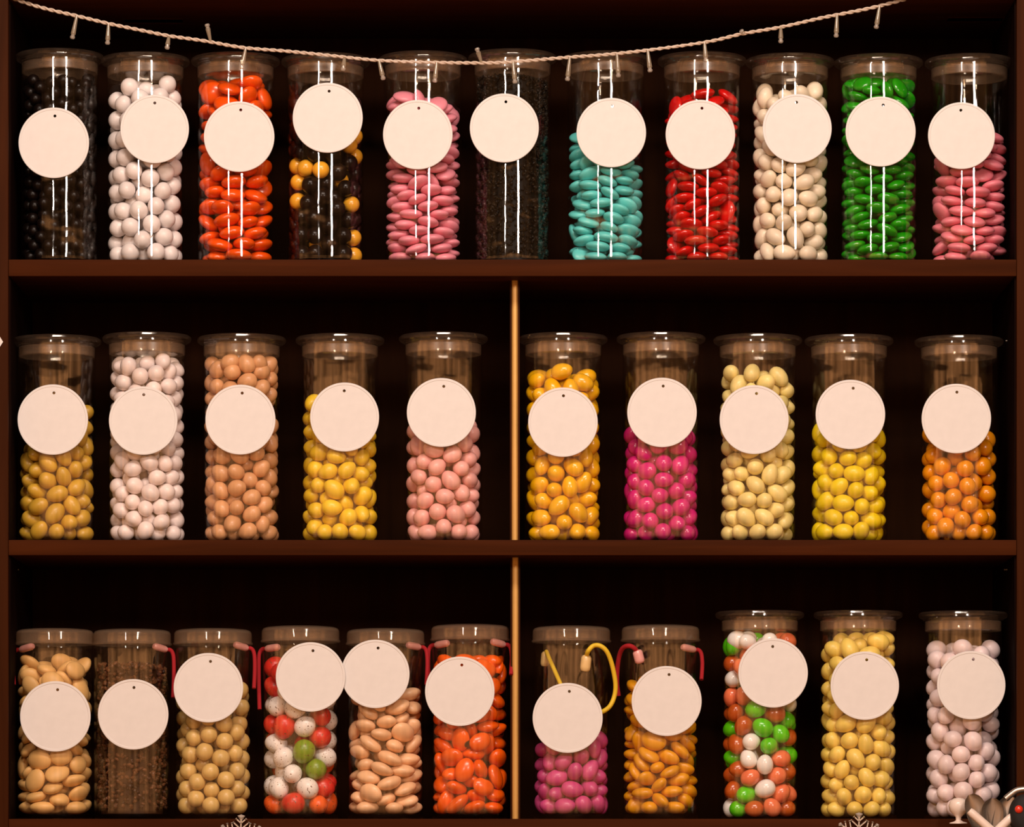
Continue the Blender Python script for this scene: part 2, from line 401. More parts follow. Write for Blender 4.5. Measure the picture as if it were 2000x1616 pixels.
# what each jar holds: object name, category, adjective phrase for one piece, plural, colour
CONTENT = {
 'T1': ('chocolate_bean', 'candy', 'small black glossy candy bean', 'black candy beans', rgb(17, 8, 5)),
 'T2': ('white_candy_ball', 'candy', 'round white candy ball', 'white candy balls', rgb(243, 218, 205)),
 'T3': ('orange_candy_lentil', 'candy', 'flat orange candy lentil', 'orange candy lentils', rgb(246, 78, 3)),
 'T4': ('chocolate_ball', 'candy', 'dark chocolate ball', 'dark and golden balls', rgb(18, 8, 5)),
 'T5': ('pink_candy_lentil', 'candy', 'flat pink candy lentil', 'pink candy lentils', rgb(239, 138, 146)),
 'T7': ('teal_candy_lentil', 'candy', 'flat teal candy lentil', 'teal candy lentils', rgb(100, 198, 184)),
 'T8': ('red_candy_lentil', 'candy', 'flat glossy red candy lentil', 'red candy lentils', rgb(205, 10, 10)),
 'T9': ('cream_sugared_almond', 'candy', 'cream sugared almond', 'cream sugared almonds', rgb(248, 212, 178)),
 'T10': ('green_candy_lentil', 'candy', 'flat glossy green candy lentil', 'green candy lentils', rgb(25, 142, 8)),
 'T11': ('pink_candy_lentil', 'candy', 'flat rose pink candy lentil', 'rose pink candy lentils', rgb(234, 122, 129)),
 'M1': ('ochre_sugared_almond', 'candy', 'ochre sugared almond', 'ochre sugared almonds', rgb(206, 152, 44)),
 'M2': ('white_sugared_almond', 'candy', 'white sugared almond', 'white sugared almonds', rgb(250, 212, 198)),
 'M3': ('tan_sugared_almond', 'candy', 'tan sugared almond', 'tan sugared almonds', rgb(212, 146, 96)),
 'M4': ('yellow_sugared_almond', 'candy', 'yellow sugared almond', 'yellow sugared almonds', rgb(240, 188, 36)),
 'M5': ('pink_sugared_almond', 'candy', 'pale pink sugared almond', 'pale pink sugared almonds', rgb(245, 165, 150)),
 'M6': ('amber_sugared_almond', 'candy', 'amber sugared almond', 'amber sugared almonds', rgb(250, 170, 8)),
 'M7': ('magenta_sugared_almond', 'candy', 'magenta sugared almond', 'magenta sugared almonds', rgb(213, 24, 110)),
 'M8': ('pale_yellow_sugared_almond', 'candy', 'pale yellow sugared almond', 'pale yellow sugared almonds', rgb(250, 208, 125)),
 'M9': ('lemon_sugared_almond', 'candy', 'lemon yellow sugared almond', 'lemon yellow sugared almonds', rgb(238, 198, 10)),
 'M10': ('orange_candy_ball', 'candy', 'round orange candy ball', 'orange candy balls', rgb(235, 138, 10)),
 'B1': ('tan_flat_candy_bean', 'candy', 'tan flat candy bean', 'tan flat candy beans', rgb(230, 170, 98)),
 'B3': ('beige_candy_ball', 'candy', 'round beige candy ball', 'beige candy balls', rgb(212, 166, 92)),
 'B4': ('speckled_candy_egg', 'candy', 'white speckled candy egg', 'speckled candy eggs', rgb(246, 218, 200)),
 'B5': ('buff_flat_candy_bean', 'candy', 'buff flat candy bean', 'buff flat candy beans', rgb(240, 180, 130)),
 'B6': ('orange_candy_bean', 'candy', 'bright orange candy bean', 'bright orange candy beans', rgb(247, 86, 3)),
 'B7': ('mauve_sugared_almond', 'candy', 'mauve sugared almond', 'mauve sugared almonds', rgb(200, 65, 115)),
 'B8': ('mustard_candy_bean', 'candy', 'mustard yellow candy bean', 'mustard yellow candy beans', rgb(226, 145, 6)),
 'B9': ('candy_egg', 'candy', 'white candy egg', 'mixed candy eggs', rgb(250, 226, 206)),
 'B10': ('cream_yellow_sugared_almond', 'candy', 'cream yellow sugared almond', 'cream yellow sugared almonds', rgb(247, 198, 88)),
 'B11': ('white_candy_ball', 'candy', 'lilac white candy ball', 'lilac white candy balls', rgb(235, 203, 194)),
}
PLURAL = {k: v[3] for k, v in CONTENT.items()}
PLURAL['T6'] = 'black grains'; PLURAL['B2'] = 'brown nibs'

jar_obj = {}; mesh_cache = {}; jar_height = {}
def place_phrase(k): return '%s jar, %s' % (ORD[int(k[1:]) - 1], SHELF[k[0]])

for key, (cx, top, kind, tx, ty, tr) in JARS.items():
    row = key[0]; z0 = SHELF_Z[row]
    ztop = at(0, top, -0.056 if kind == 'clip' else -0.045).z
    H = round((ztop - z0) / S)
    jar = link('candy_jar', None, None, ((cx - 1000) * S, 0, z0))
    desc = 'clip-lid jar' if kind == 'clip' else 'screw-lid jar'
    tag(jar, '%s of %s, %s from left, %s' % (desc, PLURAL[key], ORD[int(key[1:]) - 1], SHELF[row]), 'jar', 'clear candy jars on the ' + SHELF[row])
    jar.rotation_euler.z = random.Random(key).uniform(0, 6.28)
    ck = (kind, H)
    if ck not in mesh_cache: mesh_cache[ck] = make_clip_jar(H) if kind == 'clip' else make_screw_jar(H)
    mm = mesh_cache[ck]
    link('jar_body', mm[0], jar)
    l = link('jar_lid', mm[1], jar)
    if kind == 'clip': link('lid_seal', mm[2], l)
    jar_obj[key] = jar; jar_height[key] = H

# ---------------------------------------------------------------- candies: settled poses (position, turn, size) in photo pixels, packed
DIMS = {'T1': (25, 25, 25), 'T2': (37, 36, 35), 'T3': (50, 45, 24), 'T4': (34, 34, 34), 'T5': (46, 40, 19), 'T7': (47, 40, 19), 'T8': (47, 40, 19), 'T9': (44, 33, 31), 'T10': (46, 41, 20), 'T11': (48, 44, 20), 'M1': (45, 32, 31), 'M2': (37, 32, 31), 'M3': (39, 32, 31), 'M4': (42, 33, 32), 'M5': (40, 33, 32), 'M6': (45, 33, 32), 'M7': (41, 33, 32), 'M8': (44, 32, 31), 'M9': (44, 33, 32), 'M10': (36, 33, 33), 'B1': (48, 38, 23), 'B3': (34, 34, 34), 'B4': (46, 41, 40), 'B5': (50, 38, 25), 'B6': (50, 38, 25), 'B7': (44, 32, 31), 'B8': (48, 34, 24), 'B9': (42, 35, 34), 'B10': (44, 33, 32), 'B11': (39, 36, 35)}
# seven whole numbers a piece: x, y, z in half pixels; turn x, y, z in sixtieths; size in percent
POSES = {
 'T1': (
  41,39,24,20,-42,-17,100, -14,-94,25,30,43,-9,102, 40,113,26,-18,43,-2,105, 86,8,25,-36,14,-26,103, 28,-68,24,35,30,-29,100, -9,122,23,-27,-8,-40,95, 107,55,24,-2,-46,15,102, -35,30,24,8,-16,-35,96,
  116,-33,26,-19,36,13,104, -114,41,27,18,-24,36,105, 47,-112,24,38,0,-26,98, -65,-101,26,15,12,1,105, -78,0,23,19,-21,-46,95, 8,-16,26,-28,-50,-1,103, 93,-78,25,-26,-27,-32,101, 66,-37,24,-37,11,-46,98,
  -48,-54,24,39,-42,-17,98, -69,65,26,-27,8,53,104, -10,73,26,-33,41,18,106, -34,-119,60,-8,-52,28,94, 71,-98,64,38,-21,22,101, 122,6,60,4,-57,-17,100, 20,-98,63,26,54,-6,105, 43,-46,66,-58,2,15,101,
  92,-51,66,4,-18,33,102, -9,-53,53,-50,11,-23,97, -109,-52,25,-45,11,4,100, -38,-13,45,-39,16,-40,100, -121,-7,42,-3,-28,19,99, 54,-75,102,-30,-50,7,95, -119,20,83,-10,41,41,104, -81,-20,65,-20,-35,36,95,
  6,-45,100,30,-18,47,106, 117,-25,101,-36,-27,-37,106, -50,-54,79,-2,34,8,103, 69,-12,92,-2,32,50,100, 34,-117,107,2,43,-12,99, -18,-89,94,9,-16,-56,100, -92,-77,64,14,-45,13,102, -45,-3,94,-24,6,55,105,
  95,76,91,-4,32,40,99, -9,-120,133,6,-14,-7,105, -103,63,105,4,-53,7,104, 47,-36,129,33,7,-1,102, -64,-103,94,2,-39,-17,99, 100,-70,111,-3,-10,42,97, -71,-37,121,-5,-49,21,98, -31,-62,131,-44,-22,34,99,
  19,-80,133,4,48,-9,96, 106,61,136,24,-12,50,98, 87,-5,138,19,-27,33,103, -113,-42,93,-23,16,-30,102, 121,23,160,-21,-56,5,95, -120,-12,134,21,-19,-38,105, 47,-7,171,4,-49,-10,105, -56,-108,141,7,-13,39,96,
  72,-98,141,29,-25,46,101, -50,8,152,-10,-41,32,104, -94,-78,120,30,-35,-9,95, 86,-52,153,-56,21,-6,95, -37,-35,170,-5,-5,9,95, -6,-90,171,-36,-27,-32,95, -9,-55,203,-58,-13,2,100, 32,-117,162,37,45,7,100,
  89,9,198,42,-13,33,100, -43,-2,207,33,12,-20,102, 21,-18,211,-33,-29,41,97, -116,36,151,-41,9,-27,100, -52,-81,181,23,-37,35,106, -64,38,188,33,22,-37,96, 45,-70,173,41,28,-23,102, -84,-28,165,-6,45,25,98,
  118,-24,175,10,24,-32,105, -98,-74,167,-2,-6,57,96, -69,-43,207,-4,-13,-35,96, 115,34,232,-3,-57,-2,104, 107,58,189,-24,-46,29,98, -120,-2,184,-35,-20,-43,103, -111,46,200,-14,31,30,105, 40,-115,209,-34,11,47,95,
  80,-90,204,-10,-52,-17,101, 36,-64,221,-43,-7,14,100, 76,-39,199,26,38,-38,105, 61,-13,238,-12,-22,-36,95, -52,-111,220,-9,48,15,97, -90,-84,212,2,-17,32,96, 21,-32,259,-20,-43,-23,105, -122,10,230,-16,-40,-41,97,
  -76,-18,246,-21,-13,-45,95, -5,-122,222,51,-17,-25,99, 121,-15,226,5,34,-32,96, -103,66,245,32,47,-6,95, -115,-37,219,8,49,20,100, -7,-79,244,55,-14,-7,94, 105,-60,236,4,17,-16,104, 65,-104,247,33,6,-37,96,
  83,89,272,17,-6,-4,98, -119,-19,269,-45,1,-38,104, -62,-43,286,-36,-13,45,106, 21,-75,283,40,-5,-43,98, -116,31,274,-6,-25,51,101, 104,-33,279,-52,-4,-12,104, 62,-58,261,19,-32,41,97, -100,-66,257,13,44,-33,105,
  -53,-77,252,-45,13,-25,94, 22,-119,262,-32,-4,-37,100, 102,17,276,23,55,-3,97, -69,-38,335,16,-36,6,100, -28,-118,266,-30,-44,-11,104, -25,-77,295,-16,20,-42,99, -99,67,304,26,-38,31,106, 50,-109,304,32,-4,50,104,
  51,-48,309,-33,1,50,102, 120,-4,318,-25,47,-26,106, -109,-52,307,-25,54,4,106, -76,-94,291,-16,6,44,103, 108,58,299,38,22,7,96, 90,-81,294,-24,44,28,101, -96,-3,311,-26,-1,-15,104, -43,-114,321,34,35,-20,98,
  19,-79,330,-19,19,53,97, 2,-122,306,-27,20,8,97, 72,-79,339,32,4,-28,95, 110,-52,330,40,-35,1,100, -117,34,336,-38,-24,-27,97, 116,36,347,-19,23,-1,97, -86,-85,340,-4,-26,-42,99, 77,-18,338,10,22,1,98,
  -116,-31,353,7,-38,9,102, -80,-56,378,25,-7,54,98, 43,-114,352,-1,14,40,97, 89,-50,373,-36,34,7,97, 119,-10,369,-10,-26,43,105, -120,11,378,-5,42,24,99, -116,-32,403,-4,35,41,102, 94,16,403,4,55,-9,97,
  116,-29,416,24,-37,-39,104, 75,-95,384,-29,36,38,101, 65,-32,412,-5,10,-50,102, 104,63,406,6,-40,-37,102, -105,-61,440,-39,39,-23,98, -103,61,450,19,31,-47,106, 115,36,447,23,-23,43,103, 95,-74,427,38,3,35,106,
  86,-3,445,-37,26,26,95, -121,7,434,-47,-27,0,101, 98,1,490,-28,-36,-30,96, 1,-15,564,44,-38,3,102, 117,-35,464,10,-17,26,98, -122,-6,482,9,-14,-34,98, -102,-65,489,-31,15,36,101, 94,75,472,-2,33,-20,104,
  68,-39,470,36,-30,-38,99, -117,-32,523,3,5,21,100, -110,18,524,5,11,-59,105, 51,-66,507,17,-31,13,97, 117,-35,516,10,9,-32,99, 112,44,508,-11,-30,17,103, 98,-73,491,-9,-41,42,102, 15,-71,541,24,-3,50,104,
  50,-111,526,48,-28,7,98, -103,66,532,34,-34,2,98, 87,-82,538,6,-54,-12,102, -77,-19,544,-40,38,5,94, 97,74,547,29,22,8,102, -95,-74,537,10,-9,-25,100, 12,-51,675,12,-48,-2,104, 61,-104,573,-22,-53,-8,101,
  42,-42,571,-45,-7,-15,102, -93,37,571,-14,-39,13,104, -119,-7,567,24,27,16,105, -13,-63,581,-45,11,-30,102, 121,0,552,18,31,-21,103, -63,-52,580,-7,-38,-21,100, 44,9,572,26,11,-36,106, 73,-33,535,-3,-55,-16,97,
  -25,-118,576,23,-8,54,100, -70,-99,571,-20,-25,49,99, 20,-121,592,38,46,-1,96, -34,-33,616,45,22,21,104, 84,-67,593,16,44,21,95, 112,-21,701,27,25,46,105, 82,-20,586,13,27,-36,94, -39,-92,615,11,30,-45,104,
  -87,-86,614,-24,-14,-51,95, 97,36,581,5,31,47,105, 113,-47,562,35,-45,-11,96, -118,19,613,44,0,39,105, -110,-49,594,17,32,25,103, 37,-77,603,-7,-56,15,95, -83,-17,623,23,-13,-40,106, -57,40,685,-44,-12,-8,106,
  15,-35,611,-16,-26,-39,96, -37,-61,655,-19,-31,-31,98, 3,-76,635,11,34,21,95, 97,72,617,-18,-35,-12,105, 121,-1,607,-11,56,-1,103, 94,-37,630,-5,45,-10,102, 42,-113,634,31,-4,5,100, -67,-100,655,40,23,-35,101,
  52,-5,621,-22,50,-4,106, -109,-56,643,14,56,11,96, 48,-50,641,27,41,-33,97, 73,-11,668,48,9,21,105, 54,-81,676,-33,18,-10,97, 84,-86,638,2,7,-57,104, 121,-1,656,52,-10,12,100, 82,89,662,-44,18,37,102,
  25,-119,678,39,12,32,99, 111,46,672,25,-50,-22,105, -122,-13,656,30,-11,46,97, -100,66,675,29,1,46,103, -75,-35,669,-5,-42,31,97, -5,-123,633,-39,21,-33,95, 3,25,685,33,-30,16,100, -38,89,675,-18,-8,40,106,
  39,114,662,-2,4,-59,104, -22,-103,674,-38,34,-22,102, 106,-60,671,-5,-50,-32,95, -119,22,690,-7,-29,-50,101, -96,-75,686,-25,-37,-18,100, -29,-24,686,-58,7,11,102),
 'T2': (
  -101,48,35,42,-20,37,96, -53,-94,36,-46,4,32,103, -56,97,33,-30,-52,-2,95, 49,-99,36,30,-23,20,102, -43,14,34,29,-25,-45,97, 74,81,36,-25,-12,53,102, 99,-50,35,-28,-45,-14,98, -102,-45,33,17,-55,16,95,
  10,111,35,48,-23,28,97, -2,-111,82,-22,-37,5,98, 78,-76,97,-1,20,57,101, 109,20,34,42,33,12,98, -33,-23,155,-27,32,22,105, 0,-47,35,20,-20,-45,101, -51,-39,82,42,38,-14,103, 14,-47,105,-2,40,-1,97,
  -111,-1,81,11,-41,37,97, 33,-25,189,45,-19,-35,105, 88,-67,165,6,-43,35,99, -103,32,143,-3,-57,-12,104, 48,8,127,55,-18,-14,98, -51,-96,132,47,22,-5,102, -6,66,152,-21,-11,-14,97, 50,-6,60,18,-48,16,96,
  96,55,99,49,-8,-16,102, 33,-106,142,33,-15,44,99, -100,-44,135,0,57,14,103, 111,-14,95,-50,-18,-19,98, 31,-21,260,-26,0,-52,96, -17,-47,310,-1,40,-39,95, 109,4,164,-8,55,-12,104, -81,-77,194,28,9,-12,97,
  49,-100,211,-25,-37,31,96, 57,49,183,-13,7,22,105, -109,-13,199,-18,-25,-26,102, -6,109,209,35,19,-45,105, -104,37,250,14,-19,55,100, -42,-30,228,1,50,10,103, -17,-109,193,-13,14,25,101, 59,93,241,29,-22,-36,102,
  104,-34,226,-45,-29,15,103, 46,0,323,36,-42,-14,101, -104,-33,269,0,-9,-38,104, 1,-81,254,23,42,-28,97, -48,12,288,32,28,40,104, 74,-82,269,-17,-18,49,96, 82,27,255,23,28,3,101, 2,52,345,-43,-27,23,101,
  107,-24,296,0,-14,18,101, 27,-104,314,46,-34,-10,103, -109,5,330,44,36,-15,105, -65,-91,271,42,-26,-34,97, 9,-38,394,21,0,-54,98, -62,93,251,41,6,43,99, -82,72,315,50,-10,8,102, -89,-65,331,0,6,46,100,
  -36,-107,342,20,-43,12,95, 103,41,321,26,-16,-51,97, 84,-73,342,-34,16,15,98, 45,20,391,-7,-2,55,95, 82,75,377,-11,38,40,99, -38,-5,357,30,31,-38,95, -73,-84,395,-18,-22,53,98, 109,-12,367,-16,24,29,103,
  35,-104,386,5,-18,57,105, -70,50,382,-44,-8,17,99, 105,28,427,46,14,-9,103, -109,-25,396,-30,-25,-27,97, 23,108,391,-5,12,-24,100, -19,-109,433,-16,38,44,99, 89,-65,414,30,33,-32,103, 107,-27,473,45,11,-37,101,
  -45,-28,500,-18,-47,15,104, -48,-21,428,-29,3,-45,99, -75,-82,464,-7,35,48,100, -98,49,447,-29,3,20,103, -108,-20,468,-2,-31,-2,103, 106,37,497,-29,-26,-9,96, -61,-93,531,-41,14,40,97, -63,92,493,-35,-38,-18,100,
  -106,32,515,20,55,-11,96, -105,-34,541,46,4,-37,105, -16,-55,568,-8,55,16,102, -38,-17,622,7,-3,53,97, -58,93,563,-11,-35,37,99, 110,-9,553,-46,-33,17,102, 35,105,666,-45,10,38,97, -70,23,575,50,25,12,102,
  63,-88,621,-50,17,-10,102, -79,-80,595,40,-20,0,95, -30,33,668,-9,-52,6,96, 106,37,606,0,-23,46,97, -108,-21,617,20,55,-7,100, 51,13,635,-5,52,13,96, -11,-110,612,-36,7,27,101, -85,70,625,-21,19,15,100,
  -55,-83,660,-41,13,-38,99, 8,-57,653,39,-46,0,96, -19,109,620,20,41,-29,99, 106,-31,623,-36,34,20,102, -52,97,681,44,6,-20,100, 91,-65,682,-45,24,31,98),
 'T3': (
  96,-24,24,-3,0,8,99, 78,66,24,1,-3,-33,96, -11,105,25,-59,1,2,95, -86,45,25,-1,3,-44,105, 18,-98,25,-3,2,0,104, -63,-47,24,4,0,30,100, 5,23,23,3,2,-47,94, -84,56,74,5,4,42,100,
  66,76,68,6,-3,-44,95, 39,-86,70,0,3,53,98, -9,0,66,-1,-5,57,104, -56,-81,66,6,-4,59,105, -13,103,76,8,15,-21,95, 98,-19,73,6,-3,-59,100, 82,31,112,-2,-11,17,103, 27,101,115,8,-13,52,97,
  -37,-10,131,-27,16,-50,98, 79,-62,113,-1,-7,11,99, -8,-99,110,1,-5,-10,104, -73,65,122,1,10,3,105, -98,-26,99,-8,-7,24,94, -29,-95,157,-7,4,58,106, -105,-5,158,-7,18,-40,102, 54,-82,152,4,-5,-37,94,
  -30,87,158,8,-2,58,98, 100,-3,162,12,3,-54,104, 18,-12,139,-12,14,-47,95, 61,77,156,3,-8,28,101, -43,75,208,-1,-4,37,102, 77,68,206,8,10,-58,96, 99,-3,219,-45,-37,-9,105, -46,-88,206,-4,7,45,101,
  27,-7,189,7,0,42,102, -91,-27,216,2,-13,-58,100, 61,-87,201,1,-13,-51,94, -4,-99,251,3,0,13,101, -109,38,224,-16,-25,0,94, 80,-56,252,2,11,-25,105, 71,75,290,8,19,-22,95, -73,-61,268,-5,-3,23,95,
  12,-38,229,3,-14,56,96, -77,69,276,-1,14,16,97, 94,19,296,30,10,-9,102, -42,15,249,-41,7,9,94, -1,-98,301,-2,-4,-16,104, -97,-26,300,-14,2,27,94, 86,-54,307,6,-6,-50,103, 46,-88,346,-4,-5,-17,100,
  -39,-23,360,-26,-2,-39,96, -46,-87,339,12,-12,-58,104, -99,21,332,-9,13,8,97, -33,77,316,-49,-33,-6,100, 3,-12,289,-34,46,16,103, 18,6,350,12,20,51,105, -99,27,391,6,9,-49,98, 102,-17,359,13,-19,-53,100,
  83,34,371,49,22,-2,99, -105,-58,374,11,36,34,104, 66,92,391,6,29,48,105, -63,-76,428,-12,9,-10,104, -100,4,435,-7,1,-60,94, 78,-50,407,-5,-4,52,96, -87,51,466,-10,16,20,98, 80,-30,455,-1,0,39,106,
  78,64,452,-1,12,-56,94, -91,-47,474,-6,1,-18,94, -88,-22,516,-8,4,-27,100, 92,48,492,8,9,-25,94, 83,-55,504,-2,7,51,95, 69,74,553,-7,9,-37,100, 102,-3,529,-3,6,44,98, -65,-59,558,-12,7,-52,100,
  -83,56,543,4,-12,9,101, -32,-22,593,-4,-53,5,100, 81,-84,568,-31,-3,36,96, 100,16,577,8,4,33,97, -66,79,601,4,11,-52,102, 55,-27,629,-47,-11,21,95, -102,-4,582,8,-18,-53,97, 26,56,601,19,-12,-31,103,
  113,-26,625,32,10,41,105, -89,45,638,7,16,-51,105, -8,6,642,-10,-7,-40,101, -87,-56,642,-2,42,41,101, 83,87,619,12,39,40,104, -2,97,651,31,39,19,102, -29,-102,592,4,-23,55,106, -56,85,688,-8,12,44,97,
  54,-96,621,5,-27,-40,95, -18,-103,649,12,6,0,96, 65,-82,675,-14,-3,7,95, 21,4,690,1,1,-18,102, 65,50,668,15,-14,5,102, -97,-4,662,-5,-49,-34,99),
 'T4': (
  31,-31,32,-45,11,-17,96, 8,111,34,41,33,-28,102, 73,-83,33,40,23,-33,104, -68,-7,32,-55,17,17,98, -8,23,34,-43,-30,-24,102, 102,44,34,52,-7,28,103, -37,-106,33,10,56,-16,97, 30,-36,95,22,-27,31,97,
  -58,97,33,53,11,-22,98, 110,-23,33,-35,12,-25,100, 19,-110,65,-13,56,11,100, -102,48,34,-1,7,-15,101, -90,-69,35,-1,28,27,100, -30,-45,72,8,15,-16,99, 72,-86,100,16,-7,-45,101, -38,-106,98,23,17,-51,100,
  3,50,93,58,-7,-15,96, 50,20,142,44,-4,40,97, 58,20,78,16,43,19,97, -59,32,83,-55,-5,7,100, 109,-30,99,48,18,-20,98, -91,-65,106,44,41,6,105, -7,1,171,40,9,-43,100, 18,-111,133,-30,-24,-29,101,
  108,33,118,16,30,9,97, -42,-103,164,-4,-47,-1,102, 92,-66,161,2,-14,58,98, -113,-6,81,26,21,-31,99, -1,1,238,17,-33,0,103, -98,58,130,-4,-48,3,95, 94,60,181,48,-33,-8,103, 113,-5,171,-12,-43,-13,101,
  -112,-3,149,38,-29,4,105, 30,-51,157,-22,-26,-20,97, -50,-15,126,4,50,3,95, -22,63,151,-24,-6,-32,100, 1,-3,305,-16,42,10,98, -3,-42,361,-37,39,19,104, -47,39,208,-49,-25,24,100, -18,-55,203,46,23,21,98,
  -94,-62,174,30,20,43,99, 48,-100,200,-34,-18,-26,103, 55,-9,200,-27,-26,-38,97, -5,-111,244,-9,27,51,105, 56,-7,377,11,-43,-40,96, -111,20,212,14,-30,-50,99, 102,-48,223,-47,3,-6,97, -66,-93,223,-19,-4,-54,96,
  -89,72,247,-56,20,6,98, 33,44,409,22,12,-44,100, -105,-42,235,4,38,22,100, 37,-51,245,12,49,19,96, 112,19,233,-30,52,1,99, -56,-97,289,-25,38,34,104, 111,-24,282,35,-38,22,95, 81,-80,279,-28,11,-32,97,
  27,-45,420,-18,57,1,97, 15,57,275,-3,-27,18,95, -50,-32,272,-36,8,19,99, -110,12,278,-45,-3,-38,104, -53,-21,401,45,38,2,98, 58,-32,317,5,9,0,100, 5,-68,299,-26,39,-37,100, -103,-48,306,41,0,-42,96,
  58,10,267,-20,-53,9,96, 103,42,302,-27,-18,2,105, 99,53,442,-45,-39,5,102, 52,-97,338,53,13,-9,105, -57,-10,334,-7,18,-56,102, -74,-84,354,-34,40,22,101, -90,-71,415,43,-9,-16,95, -85,74,313,-17,8,32,100,
  -110,-33,369,-4,-9,-16,95, 100,50,371,-10,28,-16,103, -14,-112,344,3,47,9,100, 113,-9,344,-35,16,-44,97, 46,3,462,13,-26,-28,105, -37,-106,405,-37,35,32,99, 30,-107,402,-32,11,49,101, 112,-6,409,-1,43,-41,101,
  -111,24,344,-17,-35,40,96, 52,98,375,36,-9,23,104, 94,-62,378,-1,57,-2,99, -33,42,403,-13,-16,-25,102, 45,-101,467,-22,26,-31,104, 48,100,446,31,-41,30,105, -3,45,485,25,-45,-18,100, -92,-63,478,-30,-9,9,98,
  -102,47,403,28,-14,37,99, 111,-10,485,-14,-42,-16,103, -112,-13,432,-17,-15,-19,101, 94,-61,444,-29,37,34,100, 87,-70,511,-30,-24,38,103, -15,111,473,46,4,38,103, 85,75,504,-24,15,-22,98, -57,16,459,39,35,25,100,
  -23,-49,613,-19,-24,-13,104, -113,-4,498,16,-12,-56,98, 110,27,540,-44,14,-16,98, -96,59,488,7,32,-14,98, -104,39,550,-37,-19,-37,104, -101,-49,545,37,-47,2,102, 112,14,606,6,3,-60,103, -72,-88,590,3,-17,36,98,
  24,55,634,33,39,-15,100, -64,-10,651,11,-44,8,101, -109,-30,608,49,-25,23,97, -105,35,618,34,42,-1,102, 108,-36,563,0,-49,30,97, -33,105,638,-24,19,-47,105, 88,70,635,12,39,44,99, 66,-48,613,18,5,6,103),
 'T5': (
  31,-8,20,5,-8,-43,94, -14,105,20,1,3,9,100, 89,-56,19,0,-3,27,102, -89,-51,21,-3,-1,-29,108, -90,54,20,-2,2,-52,103, 90,46,19,1,4,-60,100, 10,-90,19,-1,-3,34,95, 75,-67,55,4,-2,-54,100,
  -99,-36,58,-2,4,37,98, -38,7,33,-4,2,-59,99, -80,66,58,6,-2,60,99, 103,8,45,3,0,11,92, -24,-101,48,-8,-3,58,98, -42,88,88,-2,5,-39,103, -51,-84,82,-1,-1,33,107, -101,15,87,0,-1,18,101,
  71,65,64,-4,-6,-57,107, 38,-95,86,-1,-2,-5,106, 105,-11,81,-1,-2,-32,97, 29,-10,57,11,-5,-54,94, -33,-5,69,-1,0,-28,96, -92,-45,109,3,-4,-2,100, 88,45,107,5,-3,-57,108, 82,-65,115,-3,-5,-57,100,
  -13,-103,117,-2,-1,-33,100, -87,59,118,1,-1,46,96, 29,101,93,1,8,46,97, 23,-95,150,2,7,46,105, 99,-26,140,-4,-13,-54,103, -31,100,129,-11,6,-5,103, -10,13,103,-3,1,-12,103, -66,-74,143,1,-2,26,107,
  -103,15,145,3,-6,44,105, 56,79,133,4,-8,-47,102, -24,28,142,7,0,15,93, -45,-95,180,0,1,-8,102, 64,-82,179,-2,-3,-39,97, 100,16,160,-13,-2,-3,99, -100,-24,176,0,3,-28,104, 26,101,163,7,-6,-21,103,
  -88,43,187,0,18,52,96, -32,-9,177,2,24,-13,97, -78,-60,211,-4,-2,9,103, 100,-32,199,-1,0,-37,97, 82,65,190,2,4,-39,100, 22,-99,209,2,-5,-48,103, -28,85,191,-17,36,-27,98, 93,35,221,0,2,-60,99,
  80,-67,234,-2,-3,-58,102, 30,95,218,-2,-1,48,105, -96,-18,235,-13,-6,-9,105, -76,68,227,7,-4,46,93, 18,-20,183,-16,-3,-56,96, -18,-103,235,-9,-6,33,93, -62,-86,252,6,-8,-57,92, 66,80,252,2,1,40,98,
  -101,29,262,1,6,40,102, -27,96,250,-6,5,-36,104, 101,0,251,3,0,1,97, 20,-1,218,-3,10,51,97, 35,-97,270,-4,7,53,100, -15,-100,297,-13,2,47,107, 10,103,282,1,1,-9,105, 92,51,281,3,-2,10,92,
  91,-47,275,4,-1,-28,96, -72,80,286,4,2,31,95, -82,-49,281,1,-3,19,106, 12,13,254,-7,4,43,104, 101,-5,310,-2,-3,-52,107, 33,-65,309,24,15,53,94, 66,75,313,-3,-5,32,102, -94,26,303,-2,-8,59,97,
  -75,-72,319,1,2,-20,104, 8,22,290,-5,-3,27,94, -29,101,314,4,-1,-38,92, 18,99,342,5,1,38,100, -82,68,336,-1,6,40,95, 89,-64,333,8,15,-52,96, 96,36,344,4,0,56,97, -23,-97,343,-2,6,-37,100,
  -104,-11,338,0,-8,-56,96, 0,15,327,7,-4,-40,103, -13,11,364,10,6,-58,106, -21,-101,381,4,4,51,97, -54,91,365,-5,7,-48,96, 104,13,378,4,-9,54,98, 52,87,373,-3,4,-60,106, 56,-90,356,9,-5,10,101,
  -102,-4,374,1,7,58,97, -34,-9,397,7,-7,49,101, 84,-54,395,-5,3,-30,103, -2,101,398,-13,-12,35,97, 89,57,414,-10,8,58,97, 26,-103,402,-13,-4,-58,100, -86,-65,384,15,18,-28,97, -86,51,397,-4,4,-60,105,
  101,-16,423,-9,7,27,103, -94,18,429,3,9,-59,98, 49,-89,436,-6,-4,-49,103, -103,-35,449,1,0,47,92, 99,35,458,8,-6,43,101, 71,-66,467,1,6,55,106, 101,4,487,2,-15,55,102, -102,16,474,-5,-3,-4,96,
  80,63,526,5,1,22,93, -87,54,507,1,-1,20,107, 92,-39,507,3,-9,53,106, -87,-56,488,-6,8,59,97, -77,-57,527,-5,5,53,94, -92,27,541,1,6,-53,95, 91,-46,545,8,-7,7,100, -83,38,580,1,-5,60,105,
